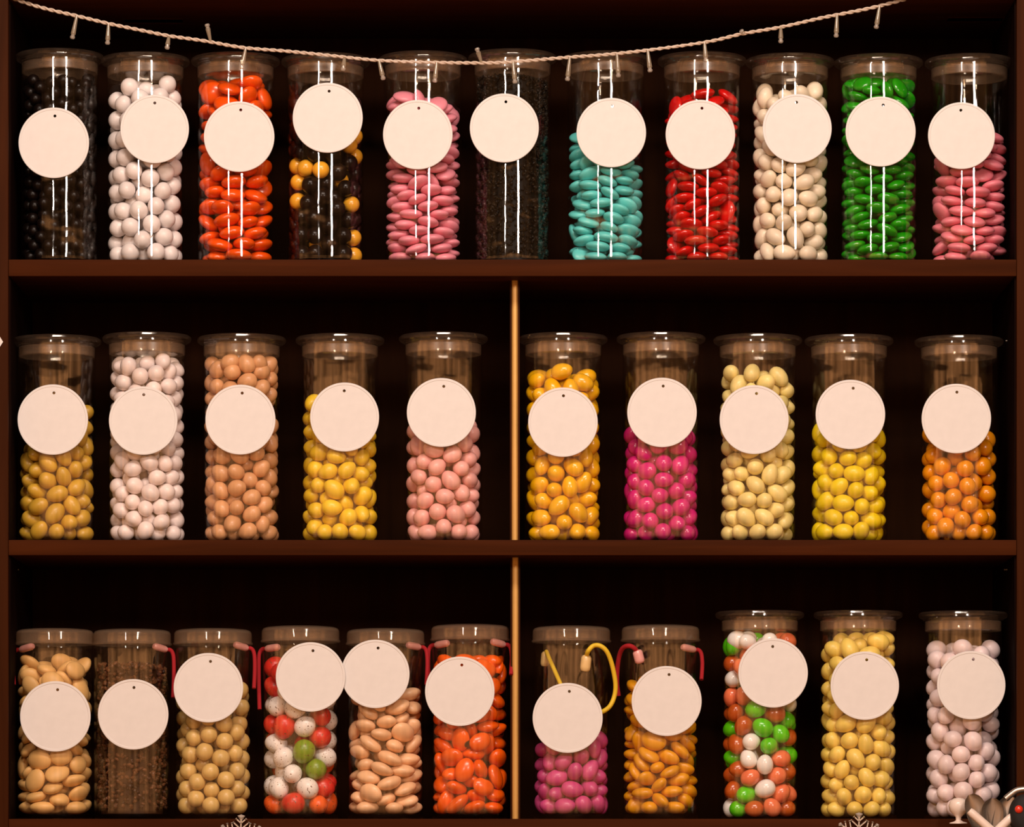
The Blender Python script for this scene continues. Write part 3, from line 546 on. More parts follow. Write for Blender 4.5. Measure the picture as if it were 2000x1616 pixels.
  0,105,600,10,21,42,93, -47,-104,560,21,16,-44,102, 78,-56,578,-8,-13,58,92, 86,53,603,9,10,17,105, -66,-36,560,-6,0,13,102, 10,-44,601,1,-18,56,103, -40,28,612,0,-59,8,95, 103,14,555,47,-4,16,99,
  -94,-29,597,-1,-8,20,106, 36,100,616,-26,8,-50,94, 56,-97,589,13,22,-48,102, -58,91,614,-8,46,29,96, -67,-76,622,1,-58,-15,107, -109,23,620,19,-10,-56,92, -9,-108,610,-19,-46,3,93),
 'T7': (
  84,60,19,1,-2,1,96, -85,10,19,2,-1,-60,95, 2,3,18,0,-2,36,99, 102,-19,18,2,-2,-52,98, 44,-92,19,-1,3,40,97, -63,87,19,3,0,-53,95, -42,-96,19,3,0,56,100, -23,-3,53,2,-2,37,99,
  13,102,18,-52,29,-1,93, -102,26,54,-2,-2,36,103, -33,-96,58,3,3,58,106, 53,-78,55,-5,4,-24,101, 91,83,72,28,-17,-19,95, 65,8,47,-1,-2,14,103, -117,13,116,-16,-48,1,106, 0,-103,93,0,5,-2,107,
  97,13,84,7,3,12,101, 85,-67,84,-9,-3,-53,95, -93,-45,33,-2,29,-50,92, 26,77,58,-8,-5,50,103, -7,-16,90,-4,3,-52,102, -7,-6,130,-6,5,-42,104, -83,-63,85,-6,4,57,101, 11,-98,131,-8,6,-43,95,
  102,23,127,-41,-42,-8,104, -66,28,98,8,29,31,93, 84,-60,123,-4,-10,-58,106, -30,93,105,1,1,-54,99, 56,69,102,-9,0,54,93, 17,0,161,-7,7,-46,95, -90,-49,123,-4,2,-53,96, 29,-94,165,1,9,38,107,
  -87,67,143,-16,6,-53,98, 90,-38,158,1,16,57,106, -72,8,167,29,0,-25,101, -67,-74,152,8,6,13,98, -25,101,142,3,0,46,94, 48,82,136,2,-9,-55,99, 108,-2,177,-9,18,47,93, 37,-10,194,5,-1,29,94,
  51,-90,198,-11,7,-17,92, 94,49,177,-16,7,33,92, 79,-63,216,10,19,56,100, -102,-22,189,0,-10,58,97, -52,85,176,3,2,-47,103, -44,-91,185,4,3,-56,93, 8,-25,230,-6,-6,3,106, 10,104,206,0,-1,-4,103,
  8,-15,268,-11,1,24,98, -76,73,214,7,5,8,103, -85,-49,221,5,-7,59,107, 88,53,218,-3,4,57,103, 102,-25,229,-12,-11,-46,100, -20,-103,222,3,1,-60,100, 14,-101,258,-13,6,-49,97, 9,13,297,-2,11,58,98,
  103,9,261,0,-8,-42,108, -19,99,239,-2,-4,52,95, -56,-79,252,1,-2,-54,102, -97,47,248,9,13,-33,98, 63,82,247,-10,7,59,100, -60,-81,290,0,2,5,104, 68,-72,272,1,6,-35,103, 39,95,275,8,-8,-54,95,
  12,20,336,-4,-7,-37,108, -74,-16,260,-16,56,-14,95, 99,16,302,-10,-9,-9,104, 4,-97,304,10,6,37,103, 13,24,382,14,-5,-53,98, -101,-17,295,3,-10,-55,101, 90,57,321,-10,-17,-34,98, -65,66,294,14,-4,-30,94,
  71,-80,308,-4,3,-48,92, -61,-80,334,1,58,-11,107, -84,48,321,9,-12,7,95, -101,-20,336,1,-5,-51,103, 89,-50,335,-7,4,-16,95, 77,75,353,-10,4,57,95, -35,4,389,11,-15,-8,94, 19,-105,339,4,4,17,95,
  -70,-75,376,-25,-3,29,93, -22,-12,432,4,-11,57,97, -94,45,359,-2,-2,47,95, 108,-9,361,-1,1,-41,94, 67,81,390,5,-4,-32,100, -10,-97,375,-1,-1,34,99, -83,65,392,-7,-5,-38,93, -99,-32,376,-9,-8,10,95,
  12,102,418,5,10,-43,100, 69,-75,372,4,-8,37,107, -101,-15,411,-10,8,51,107, -69,79,426,-4,0,12,101, -25,-94,416,-7,1,-56,107, -69,-80,457,12,-32,-32,95, -107,13,445,4,-7,-33,95, -101,-21,478,3,-17,55,94),
 'T8': (
  -69,80,19,-2,2,-48,97, -104,-4,20,3,1,46,104, 56,85,19,3,0,-38,101, 59,-79,20,1,2,48,102, 102,3,19,3,0,-57,98, -23,-88,19,-2,0,43,103, 6,23,20,3,9,-57,93, 21,-102,53,2,2,-56,100,
  -15,96,42,-1,4,-14,98, 96,-47,50,0,1,28,98, 9,-20,43,6,-1,-3,103, -90,39,55,0,6,0,105, 87,55,51,2,-3,40,102, -69,-74,42,9,-9,-52,99, 71,-75,84,-6,0,45,94, 0,-28,80,-3,-3,56,102,
  -28,-103,81,-2,-3,-3,99, -99,-25,72,32,6,22,102, 101,10,77,3,-1,3,94, 21,99,70,-5,9,-38,99, -57,85,79,-3,3,-14,99, -7,-21,120,-12,1,9,99, 17,-98,113,-7,3,-29,103, -76,-74,102,-6,8,57,97,
  96,-33,108,2,6,60,96, -22,103,110,3,3,-10,99, 62,76,92,4,6,13,103, -96,47,107,-7,-8,35,101, -46,-92,144,-2,-9,-58,101, 91,42,117,-6,6,-55,101, 0,31,133,-15,2,-7,104, 62,-81,140,-3,1,36,101,
  35,100,141,4,16,-55,102, -97,-28,126,1,0,-9,98, -61,85,144,2,1,15,103, -96,14,158,2,-1,-59,97, -78,-64,168,-13,3,38,100, 4,24,180,6,-5,51,100, 70,70,165,11,7,-4,107, 101,-4,142,3,7,-1,100,
  -18,99,177,4,-1,31,104, 28,-62,170,-14,-3,57,106, -10,-98,190,-10,-10,38,104, 93,-49,193,24,-33,8,102, -93,-41,198,-2,-13,-46,102, 14,-16,207,9,-9,12,98, -86,51,191,2,-1,-59,103, 99,39,185,10,10,-23,95,
  17,98,210,-5,7,-50,100, -7,-25,239,2,-11,-9,98, 96,22,219,1,13,-53,106, -106,-15,226,-16,-17,-21,95, -59,81,225,-3,3,44,100, -39,-93,217,-10,-10,27,94, 58,-87,233,-10,-10,28,104, -28,-4,271,-9,0,51,103,
  -69,-74,244,-5,-3,8,100, 106,-12,250,1,1,30,95, 12,-97,261,-6,-1,-10,96, -104,28,249,-3,-8,-34,96, 81,62,265,3,6,-52,99, 65,-78,280,-11,0,-39,102, 76,72,306,13,-5,-53,96, -57,-85,285,-3,2,-31,105,
  -119,-28,289,-35,34,-20,105, 105,6,287,-1,-1,44,102, 28,25,257,-35,6,-25,100, 47,-12,345,28,-27,-40,98, -77,-67,327,5,10,30,100, 9,100,302,6,4,-53,100, 102,22,328,6,10,-55,95, -9,-97,309,-14,10,-48,102,
  -64,16,305,-23,11,46,106, 85,-54,312,-1,2,60,97, -70,80,328,-21,53,18,107, -52,-64,358,11,2,52,102, 33,-102,334,-3,0,-56,93, -6,-12,325,4,-23,-36,103, -99,22,342,-11,0,58,104, 58,80,338,-3,-8,-23,96,
  102,-32,346,2,7,12,93, 49,-90,368,-3,-3,-60,105, -30,-102,380,20,-1,50,95, 103,2,379,-11,1,-30,106, -16,7,365,-4,-9,-55,97, -100,4,382,1,-4,16,103, 97,28,415,-7,0,24,102, 82,-56,406,11,-4,-6,99,
  -72,76,387,-17,0,-43,96, -78,-64,408,-20,-5,19,98, 4,14,401,-6,3,-48,99, 61,-81,440,5,1,32,107, 87,17,456,-4,1,19,104, -107,-5,419,2,-2,48,96, -8,78,362,10,-49,12,98, 83,-63,475,1,3,43,98,
  -91,42,466,11,-58,8,106, 93,33,494,-2,0,-9,103, -98,-24,452,2,4,6,98, 93,-31,513,8,0,-18,103, -102,-12,499,10,-6,33,106, 87,48,530,-2,-2,15,100, 79,-69,534,16,-4,-2,95, -83,-58,520,7,5,21,98,
  -14,-7,593,3,5,-25,105, -104,7,543,0,1,-58,97, 57,-81,566,1,-14,53,105, 102,-3,553,4,-6,59,93, 27,-16,622,-10,10,-58,104, -39,-97,593,2,-1,52,96, -87,-14,576,5,-10,55,95, -70,80,547,-19,0,57,98,
  103,17,593,-6,0,-43,105, 43,-95,602,10,8,-51,104, 100,-45,629,11,16,16,103, -64,-23,618,14,-8,-19,97, -104,60,580,-32,2,47,98, 50,49,576,-4,24,-51,95, -105,-69,586,38,6,-42,98, -2,-101,631,-4,-3,58,107,
  93,52,624,-12,10,38,96),
 'T9': (
  -28,101,32,45,-36,-16,97, -91,68,31,53,27,4,98, 34,99,31,12,-3,-41,97, 66,-95,31,49,19,6,96, 92,62,33,-44,40,9,100, -27,-110,32,-16,4,-3,102, 47,4,33,-14,0,50,102, 20,52,72,43,-8,-5,101,
  -103,-6,32,-3,28,-51,100, 17,-58,43,17,38,-32,102, -58,87,85,11,7,50,98, -31,30,33,-28,8,2,98, -42,-32,38,2,-37,-19,95, 113,-17,32,0,8,-47,99, 88,-56,78,-7,-10,56,97, -91,-71,39,46,-15,-35,97,
  101,26,83,9,0,-58,95, 15,-111,90,-7,33,0,104, -8,-2,80,-6,16,-11,96, -104,42,92,-18,40,-13,102, 46,-1,114,50,-31,-11,104, 111,-27,128,12,-32,-36,99, -18,50,128,1,-6,53,99, -62,-94,94,-10,17,-15,103,
  62,-85,125,-25,24,-28,99, -108,-31,98,21,50,-1,102, 90,-69,183,-30,51,6,98, -29,-103,149,46,-37,7,97, -54,-10,136,-10,-14,-36,105, 8,-41,153,29,-4,45,105, 92,49,140,-3,-7,-58,100, -115,2,153,-24,20,41,96,
  -90,-69,159,45,-28,-20,99, 25,-99,185,4,-18,46,105, 105,2,182,1,-20,-55,99, 25,31,174,-21,-43,28,97, 83,60,202,14,-29,-47,101, -42,-63,200,34,-47,-15,102, 43,-32,217,-2,19,-56,101, -106,-39,218,-33,-24,33,98,
  -67,77,217,47,-25,-8,104, 105,13,243,13,-47,-35,97, 64,-92,239,-6,6,-55,103, -111,32,217,3,45,-5,96, -8,-100,244,-6,-17,32,106, 79,67,264,-4,-6,-56,98, 96,-41,273,3,-5,60,96, -42,12,195,-58,2,1,100,
  -68,-78,257,46,35,12,102, -87,56,274,-23,-51,20,95, 100,12,307,-20,-8,-1,105, 22,-23,278,-3,-14,18,99, 47,-98,299,5,59,3,101, -30,-100,303,33,-48,-16,99, -114,-9,276,36,-34,-26,100, -101,57,337,48,11,32,96,
  17,29,237,-29,-24,20,99, -87,-70,317,-9,-11,-35,99, 15,-115,349,38,-4,11,95, -45,1,254,33,-50,-7,98, 84,-52,333,-1,-1,-22,105, 111,-12,378,-13,35,37,97, -45,-95,363,-45,-21,18,94, -35,-22,311,37,-39,-26,104,
  -103,-8,335,8,-59,6,97, 69,-88,391,-8,6,21,103, 31,34,328,-51,-5,27,101, -89,-54,378,-53,-17,15,102, 14,-55,342,-21,-33,-23,100, 85,76,326,-7,-51,23,96, 98,-54,439,3,43,21,97, 90,48,383,-25,-2,10,103,
  -19,-11,378,28,-52,-8,104, -78,-84,433,8,-24,50,98, -7,-115,408,-4,-7,-59,95, -90,71,418,-17,47,-6,97, 49,-18,390,-2,-19,-36,102, -112,4,401,-46,-22,31,104, 100,15,436,-1,9,-59,100, 19,19,432,6,-9,-56,102,
  78,56,479,16,-55,-17,97, 105,-11,491,7,14,-55,101, -56,-20,430,-8,-9,45,96, -108,37,469,46,30,23,101, -69,-89,511,-1,49,15,106, -102,-30,486,-9,-53,-19,104, -7,-115,579,43,-1,41,95, -103,24,531,16,20,53,98,
  -92,-42,551,58,14,-8,102, 98,-33,549,10,26,52,98, -112,5,599,5,-34,12,104, 67,-89,567,15,2,-57,104, -62,-88,586,12,23,16,97, -89,72,577,46,25,10,99, 110,37,538,12,37,25,96, 47,-26,596,21,54,-11,99,
  -48,-10,595,-37,37,-2,97, 37,-100,629,26,-46,-14,104, 113,-2,604,-41,31,-24,104, 84,74,600,19,-14,51,104, 93,-59,647,21,10,-41,103, -96,58,652,-34,14,42,105, -44,103,624,-50,-18,27,99, 30,104,650,-6,-12,-56,98,
  -100,-55,624,-11,-36,-11,99, 92,38,651,-14,57,9,95, -15,-61,621,17,-55,-3,99, 23,33,626,20,-29,-42,106),
 'T10': (
  -87,-37,18,2,2,32,93, 92,45,20,3,0,-48,98, 72,-70,21,-1,1,-56,101, -8,-20,22,-3,4,32,100, -76,72,19,1,-2,56,95, 1,107,19,3,1,-7,95, -8,-102,19,-2,2,44,93, 44,95,45,9,4,29,92,
  -50,-88,48,-7,-2,50,104, -50,92,51,5,5,44,93, 5,25,46,-11,4,-9,99, 101,0,49,6,-24,54,103, 33,-87,56,-4,-4,49,107, -101,17,43,-3,-2,11,100, -95,-49,68,-6,-2,56,96, -94,48,77,-3,0,48,92,
  86,63,62,8,5,-9,92, 10,27,86,4,2,31,93, 99,-40,67,12,10,-44,96, -10,102,81,-1,3,-57,103, -13,-100,88,0,2,39,103, -103,26,113,8,-2,29,96, -77,-67,106,-3,-1,58,94, 78,65,103,-1,-5,59,106,
  25,-101,120,12,6,58,100, 84,-59,99,11,-4,-2,99, -20,97,119,-1,-6,58,93, 14,10,124,9,-6,14,104, 102,7,132,0,-1,-47,106, -100,-33,134,1,-3,-53,93, 47,90,141,2,-2,44,99, 76,-77,141,-1,-8,-57,95,
  -64,80,144,1,-5,45,95, -49,-90,143,0,-7,14,98, 1,-20,155,5,-11,25,106, -98,18,163,-1,-6,-31,108, -24,-22,194,-9,3,57,104, -23,99,174,10,6,58,105, 84,59,168,8,1,38,99, 27,-96,167,6,-6,-48,96,
  -77,-76,171,1,-10,-23,92, 94,-27,170,5,-1,-40,101, -95,-42,201,-10,-2,57,104, 27,102,197,3,2,53,94, 76,-62,203,-5,-3,58,102, -89,54,198,-4,4,45,98, 98,41,203,4,-3,50,97, -21,7,228,-3,10,54,99,
  -12,-104,203,1,6,60,103, -63,-81,239,5,-2,46,100, 59,80,235,5,-1,-59,107, -2,21,264,-5,5,17,105, 101,-12,231,1,-5,-60,93, 30,-94,238,-1,5,29,108, -106,3,233,-3,-2,38,99, 5,31,305,5,-1,-7,100,
  -21,-95,273,3,-1,-51,103, -86,62,254,-9,8,34,98, 93,33,266,6,-2,24,108, -98,-37,270,1,-3,-54,96, 1,104,261,-2,4,-57,100, 85,-57,262,3,1,-6,97, -65,-79,303,-4,1,33,97, 59,-88,291,2,-9,33,94,
  100,0,299,8,-2,15,103, 40,94,290,10,6,20,100, -107,-3,298,-7,-9,-43,96, -20,9,340,13,-1,-9,108, -68,81,287,-8,1,-3,92, -13,-8,380,11,-7,45,106, -95,44,324,0,1,31,100, 86,62,321,-10,9,58,93,
  94,-46,330,2,-3,-49,102, -27,101,319,-1,-4,-3,100, -89,-46,337,-4,1,-58,100, 8,-102,312,2,0,-41,97, -42,-94,348,-3,10,-51,99, 42,-90,348,1,-3,49,102, -103,18,364,-2,1,-51,101, 49,86,347,-4,-1,49,107,
  103,-1,362,-9,1,34,104, -75,65,394,2,2,47,103, -14,-99,383,4,5,22,102, 93,44,387,-7,-8,4,93, 68,-76,384,-5,2,-33,97, -92,-38,386,16,2,-6,105, -26,97,419,-3,3,-51,103, 59,84,414,-1,-4,53,105,
  -64,-81,419,0,-2,-25,104, 100,-33,407,-5,0,-52,100, -96,26,427,4,3,-57,95, 93,-38,449,5,-2,-25,102, -88,-47,451,-1,-12,-56,104, -78,64,459,-7,10,23,93, 76,42,444,-2,10,-56,107, 97,21,481,-4,-1,-59,102,
  -103,-5,471,-3,-14,-56,98, 95,40,521,0,1,53,105, -100,26,504,-2,5,14,99, -95,32,547,7,6,-21,101, 10,5,630,-1,-12,54,104, 100,28,562,-3,-4,48,102, -87,-51,522,7,-12,-58,103, 100,-33,513,-32,34,18,99,
  -26,-18,654,6,-23,28,107, 86,59,599,-4,4,45,101, -84,-21,564,9,-2,13,96, -48,-92,561,0,0,-51,95, -89,-51,592,-1,10,-59,96, -25,-56,686,-2,-11,57,103, -106,21,605,16,12,-56,97, 61,-31,560,14,-16,9,100,
  70,68,641,1,2,43,107, -96,32,655,-8,1,53,105, -28,-100,603,-8,-2,59,103, -76,-39,723,5,-28,-51,96, -86,-64,629,0,8,-26,95, -25,101,672,3,-4,-47,93, 99,-22,621,32,46,-21,107, 81,63,682,-5,1,-46,100,
  13,96,709,-4,4,-26,105, -38,-96,645,-3,4,-56,94, -101,1,717,-4,-32,-45,105, 76,-72,602,57,-9,-17,101, -98,-43,671,8,-6,53,94, -81,70,688,-13,7,56,97, 98,-7,668,-7,55,-22,106, 25,-102,642,-22,29,-15,93,
  36,-37,677,38,33,28,102, -60,90,728,-14,-4,28,99, -70,-92,689,-2,-24,47,94, 76,-89,655,12,28,-15,100, 70,80,728,15,4,57,103),
 'T11': (
  50,-15,22,-2,-3,-54,106, -62,-78,19,2,2,19,98, -17,0,36,20,-7,-55,106, 34,-97,21,-8,-2,-34,94, -48,88,20,2,1,-42,98, -97,10,20,2,1,-50,102, 67,75,21,-5,-1,24,97, -57,82,59,6,-1,42,101,
  29,67,59,-3,-8,-57,101, 97,2,57,3,5,-14,106, -43,-3,71,-4,-19,15,106, -49,-91,55,3,-1,59,97, -107,-4,67,-19,2,56,99, 59,-83,54,-2,2,59,94, 85,-54,88,-1,2,59,98, -72,-61,99,10,1,19,102,
  -84,50,99,-7,-2,0,103, -10,104,90,-2,3,-59,96, 26,14,104,-12,13,-46,105, 86,67,84,-16,6,-20,96, 10,-95,83,0,-3,48,97, 37,1,152,11,-15,47,96, -35,-97,120,-2,10,-59,101, 51,-88,118,2,-4,43,93,
  -98,0,137,-3,1,-60,103, 102,-19,120,-4,-12,-49,98, -83,52,161,-15,3,-16,98, 10,-101,151,6,-7,55,98, 89,-43,165,8,-4,3,100, -15,-33,156,27,-25,17,105, -75,-69,156,0,-4,12,95, 93,43,152,16,-2,-19,105,
  -39,-91,192,-2,4,-60,106, 51,-87,186,4,3,-28,98, -108,-22,196,2,24,29,102, 97,27,196,-2,-1,59,99, -22,28,199,-41,-20,5,104, -73,-67,233,-3,4,-56,100, 90,-48,215,-1,4,5,96, 32,-3,215,-14,13,56,94,
  -47,91,249,8,2,57,93, -102,19,226,11,24,47,105, 14,-98,222,0,3,-42,101, 92,51,233,-3,-10,-24,94, 69,74,267,4,-4,-26,104, 95,-35,251,0,1,47,97, -13,102,276,-18,5,-57,99, 25,-97,262,-1,-2,-58,105,
  29,-10,282,23,-46,-22,102, -100,28,276,-11,2,-50,101, -63,-79,270,5,4,36,94, -82,65,301,4,16,39,95, -17,-101,300,-5,-1,-19,100, 86,-57,291,4,-6,-55,102, -25,-5,246,21,-13,16,93, 95,30,298,15,-10,44,106,
  -88,-47,308,1,6,58,104, 23,95,304,8,4,28,99, 40,-51,333,19,-1,-2,106, -38,-92,340,-4,1,3,102, 39,92,343,2,9,-49,102, -35,-2,326,-15,3,24,106, -109,-35,364,-27,-1,-52,96, -59,79,334,-6,-1,-60,106,
  107,-2,332,16,7,-56,94, 50,23,356,-14,-19,55,107, -13,-3,370,-3,7,55,95, -73,-66,388,18,1,56,97, 84,-58,371,7,7,11,104, -9,101,377,2,-12,9,102, 0,-100,375,-8,1,-59,104, -93,39,372,5,2,54,96,
  94,67,381,-43,31,-1,100, -44,93,404,2,-14,21,98, 24,27,403,5,-7,-54,95, 36,-97,407,-6,4,-60,96, 104,-3,399,1,10,23,96, 105,0,439,-9,-1,-46,97, 58,-81,442,12,1,58,99, 20,-34,425,36,6,6,104,
  86,-60,475,7,7,16,98, 95,41,472,-6,3,-38,100),
 'M1': (
  112,-24,30,-35,48,-4,100, 8,-102,32,-25,-28,39,101, -32,-21,30,-3,4,-52,100, -21,110,31,-1,-60,-6,102, -102,-11,33,3,-28,-51,104, 93,44,32,58,2,9,102, 3,46,32,-17,6,-10,100, 58,15,79,41,-10,1,104,
  -27,18,82,-8,37,47,101, -91,66,34,-3,-10,30,106, 47,-37,32,41,-22,-23,103, 51,94,41,-47,-7,32,101, -59,-97,39,25,-28,-4,100, -104,13,91,54,-22,7,101, -78,69,98,-38,13,-1,97, 55,-92,70,-6,-30,46,95,
  95,65,91,31,-19,-15,94, -88,-53,81,32,15,-5,105, 104,-44,90,-48,-34,-13,105, -3,-46,73,17,9,33,94, -59,26,144,-48,4,-6,101, 105,17,134,-29,6,-8,94, 2,-109,102,6,41,-34,107, 37,-30,120,4,13,-26,106,
  -35,-37,128,-44,4,-32,105, 68,-90,134,38,16,-23,97, -61,-97,131,-55,8,-16,101, 27,-52,179,-22,23,51,95, -107,-38,146,-8,-2,-38,103, 85,80,149,-25,13,-18,93, 95,-39,156,6,5,-10,102, -112,23,189,23,18,35,102,
  -70,-77,189,0,-28,-49,97, -24,-15,190,58,9,-1,103, 12,-113,176,-10,6,59,101, 108,3,202,-17,13,30,108, -96,-38,227,4,-28,-47,101, -27,49,199,7,-10,59,105, -23,-95,228,18,16,26,108, 89,63,211,-34,8,23,96,
  85,-76,205,-52,-25,-17,101, 37,-13,230,18,57,-4,97, -66,-75,271,15,-15,-52,102, -37,-11,252,-54,24,3,99, -112,19,254,45,36,-7,102, 112,29,261,-45,39,-5,96, 36,-107,244,11,-44,-12,94, 50,26,274,-11,14,28,94,
  77,-73,272,-34,-36,32,101, -110,-33,305,-20,-47,-6,98, -22,-112,297,-51,16,22,102, 99,-24,301,-13,-51,29,100, -24,4,311,56,7,-2,103, -88,50,303,15,54,21,99, 16,-50,279,-8,-10,40,100, -72,-74,333,7,4,-52,99,
  103,46,319,12,-18,-33,101, -1,-54,338,5,6,57,98, 46,-4,343,47,5,3,99, -90,13,355,13,-3,-15,104, 36,-111,320,-43,14,26,95, -14,39,368,9,19,-56,108, -18,-109,366,-3,-9,-25,95, 76,-69,335,-14,-42,38,96,
  98,57,380,-11,2,56,97, 94,65,441,-26,-28,44,102, 41,-90,387,5,11,48,108, 112,-10,369,-33,-28,-41,99, 106,18,499,-12,-26,50,97, 53,15,403,-6,2,-41,101, 97,-63,404,-41,7,41,101, 102,-9,443,-52,-5,15,103),
 'M2': (
  56,-6,30,37,10,8,95, 27,45,29,-32,50,5,94, -16,-44,30,-4,-4,33,99, -44,106,31,2,17,-51,97, 45,-64,28,-5,2,5,93, -108,-27,32,-1,-47,-32,98, 112,27,30,-12,-24,52,95, -108,40,29,-38,-45,8,93,
  17,111,30,-38,33,-15,94, 2,-113,36,28,25,-46,104, -77,-79,31,22,-55,6,98, 107,-42,31,37,29,29,98, -44,21,31,-9,-27,52,99, 78,83,34,21,42,-38,104, 62,37,78,-38,15,0,104, 63,-99,70,-6,45,-37,94,
  6,0,76,3,26,32,106, -60,-27,75,0,-21,-55,103, -44,-100,82,7,2,-39,105, 86,76,125,7,40,-3,101, -95,-65,117,-20,22,-16,100, 115,-5,87,0,-46,-2,102, 10,-66,82,10,-38,33,98, -112,16,85,23,-1,45,103,
  -37,-4,132,10,-37,44,106, 63,-37,83,-44,27,-19,97, -109,-4,146,-2,-51,29,103, 4,-113,120,-25,38,-10,96, -31,52,164,57,2,-3,104, 42,-1,134,-20,-50,26,105, -96,66,132,-13,-13,21,95, 107,20,148,3,-54,-25,99,
  102,-45,138,-14,-58,6,100, 4,-53,153,8,-2,59,106, 60,-91,129,-49,20,-19,101, -49,-98,146,28,-26,-39,99, 114,-21,194,-40,-41,9,95, 41,43,178,-2,-57,17,94, 23,-110,181,50,0,-18,105, -104,46,189,6,6,28,101,
  -91,-72,179,-23,1,48,94, -12,-2,192,14,-50,-29,103, 8,-55,216,-15,-55,12,96, -57,97,201,54,-15,16,103, 102,54,200,34,48,1,98, -41,-101,209,16,-36,-40,104, 79,-76,188,12,28,51,103, -107,-21,209,-57,-9,17,106,
  -57,-42,244,7,-14,37,106, -63,24,230,44,8,-16,103, 49,-103,239,58,8,2,99, -2,0,254,3,10,7,99, -72,82,263,44,-11,-4,104, 108,11,250,10,4,-57,105, -112,-17,274,42,40,4,99, -22,-41,297,-7,-56,10,95,
  98,-53,244,56,-1,7,98, -45,28,289,-30,33,-38,95, 96,59,301,-39,35,21,105, -48,-101,273,8,17,-56,102, 111,-31,301,-15,10,32,99, 37,-52,268,27,29,10,96, 111,13,342,9,-34,-47,96, -105,41,298,-3,-44,41,95,
  -91,-70,308,25,38,-20,100, 78,-87,296,30,-33,40,95, 17,-113,297,-14,-9,-57,102, 25,-57,330,47,-6,-27,94, -65,27,348,-31,17,44,96, 89,-67,352,-45,33,-14,96, -34,-88,337,3,40,-41,103, 47,41,339,10,-4,-24,97,
  50,-15,367,29,-18,2,97, -112,-19,339,-2,26,34,101, 112,-22,392,54,24,1,99, 38,-106,366,-13,-35,7,105, -77,-82,382,-11,31,-36,99, -51,-32,358,-16,2,57,93, 106,42,394,-37,-4,24,94, -108,-38,418,-44,-5,-38,103,
  83,-78,417,12,31,-37,103, 114,12,447,-6,-35,31,96, -110,19,389,51,-10,19,99, 64,-19,432,-37,10,46,96, -104,-48,487,-27,-53,6,101, 107,-40,482,28,-15,-47,104, -109,16,452,-3,-19,57,99, 83,-83,531,-17,12,-55,93,
  102,-22,547,44,-5,11,106, 106,36,507,22,-32,-18,106, -93,-65,546,-8,-50,32,94, 88,-72,592,-1,-7,-52,101, -113,16,514,-7,17,-45,103, 36,55,538,9,-5,-56,95, -32,-111,564,38,-2,-12,96, 32,-105,575,-4,4,48,102,
  2,3,561,11,30,51,104, 108,41,571,-14,-12,50,99, -116,-10,569,-33,30,-25,93, 62,7,588,25,-19,-21,97, -33,-50,581,-8,-20,52,100, -18,-106,626,23,34,29,106, 45,-101,637,11,18,36,103, 116,-10,609,-30,38,-22,94,
  -88,-73,606,23,46,30,102, 99,61,626,-5,-12,53,93, -46,-7,630,-27,-16,-42,107, -19,40,667,53,-25,0,99, 30,-44,599,23,53,-15,99, -66,-92,666,29,28,-42,102, -111,7,628,-20,21,-49,102, 89,69,689,24,51,-15,106,
  18,-15,651,4,-14,57,97, -95,-37,670,20,-56,-10,98, 60,2,695,21,-9,42,98, 84,-45,650,-37,-2,-19,107, -109,31,690,15,-34,-11,102, -23,61,725,-38,-20,22,98, -70,85,690,43,-30,-25,102, 114,15,664,-11,18,-1,94,
  70,-89,693,17,13,-33,95, 11,93,682,-41,32,-4,98, 6,-72,678,13,-21,-45,103),
 'M3': (
  15,1,29,13,10,6,94, 4,59,28,0,60,-5,93, -32,-44,31,-4,-17,54,99, -49,100,31,-9,13,-44,97, 45,-47,34,-34,21,21,92, -106,-17,31,4,-46,-37,98, 110,29,30,-4,-38,43,94, -109,47,30,18,-43,-27,92,
  16,116,34,25,-28,45,93, 29,-105,34,-19,-32,46,104, -83,-79,32,-2,-28,45,98, 109,-33,31,52,13,18,98, -52,26,34,-26,-6,44,99, 74,83,34,6,53,-22,104, 58,9,75,-56,-4,15,105, 85,-81,61,-1,44,-12,93,
  -12,39,84,25,30,44,107, -99,-43,88,-3,10,-51,104, -80,71,79,-9,8,-21,103, -31,-102,63,14,11,-46,106, 98,59,93,21,48,26,101, -71,-91,121,-11,28,-14,100, 111,-23,94,-33,-19,20,102, 45,-106,100,11,46,-35,98,
  -108,24,115,22,-15,52,103, -32,-28,94,-14,23,-26,107, 35,-47,104,-51,-1,-1,97, -104,-30,152,9,58,-13,103, -12,-110,125,-36,33,-22,96, 6,4,142,-41,34,-1,105, 78,7,141,54,5,6,105, 92,68,163,23,55,6,99,
  91,-68,138,5,27,-47,100, -26,-52,157,-10,-2,59,107, 44,-107,163,16,-26,-51,101, -76,-87,190,-7,26,-8,99, 43,-45,168,26,-44,7,95, 116,16,196,-41,39,18,93, -11,-109,200,55,-23,1,106, -110,-39,219,-18,33,34,93,
  50,34,193,5,51,26,103, -25,50,187,48,29,-20,103, -57,-17,202,43,41,-3,95, 90,-71,202,-49,-25,20,98, -77,-81,259,-13,-50,-28,105, 31,-70,232,18,28,44,104, -111,21,195,44,16,-35,107, -27,-29,257,15,8,36,107,
  12,45,238,-48,29,-22,94, -61,33,243,50,-13,6,103, -16,-108,262,23,-44,-27,99, 111,-29,245,39,-34,28,100, 92,71,228,-20,33,-3,94, 4,-11,204,-9,-10,38,98, 101,28,273,4,-27,-52,106, 53,-10,240,37,-2,47,95,
  -108,-4,270,10,57,15,99, -53,14,303,43,35,18,95, 82,-77,277,46,-18,14,98, -112,-31,323,-14,23,-34,94, 71,78,308,44,19,20,106, -1,61,305,12,23,-53,101, -72,-87,324,-6,-52,25,103, 112,-29,310,-40,41,-18,99,
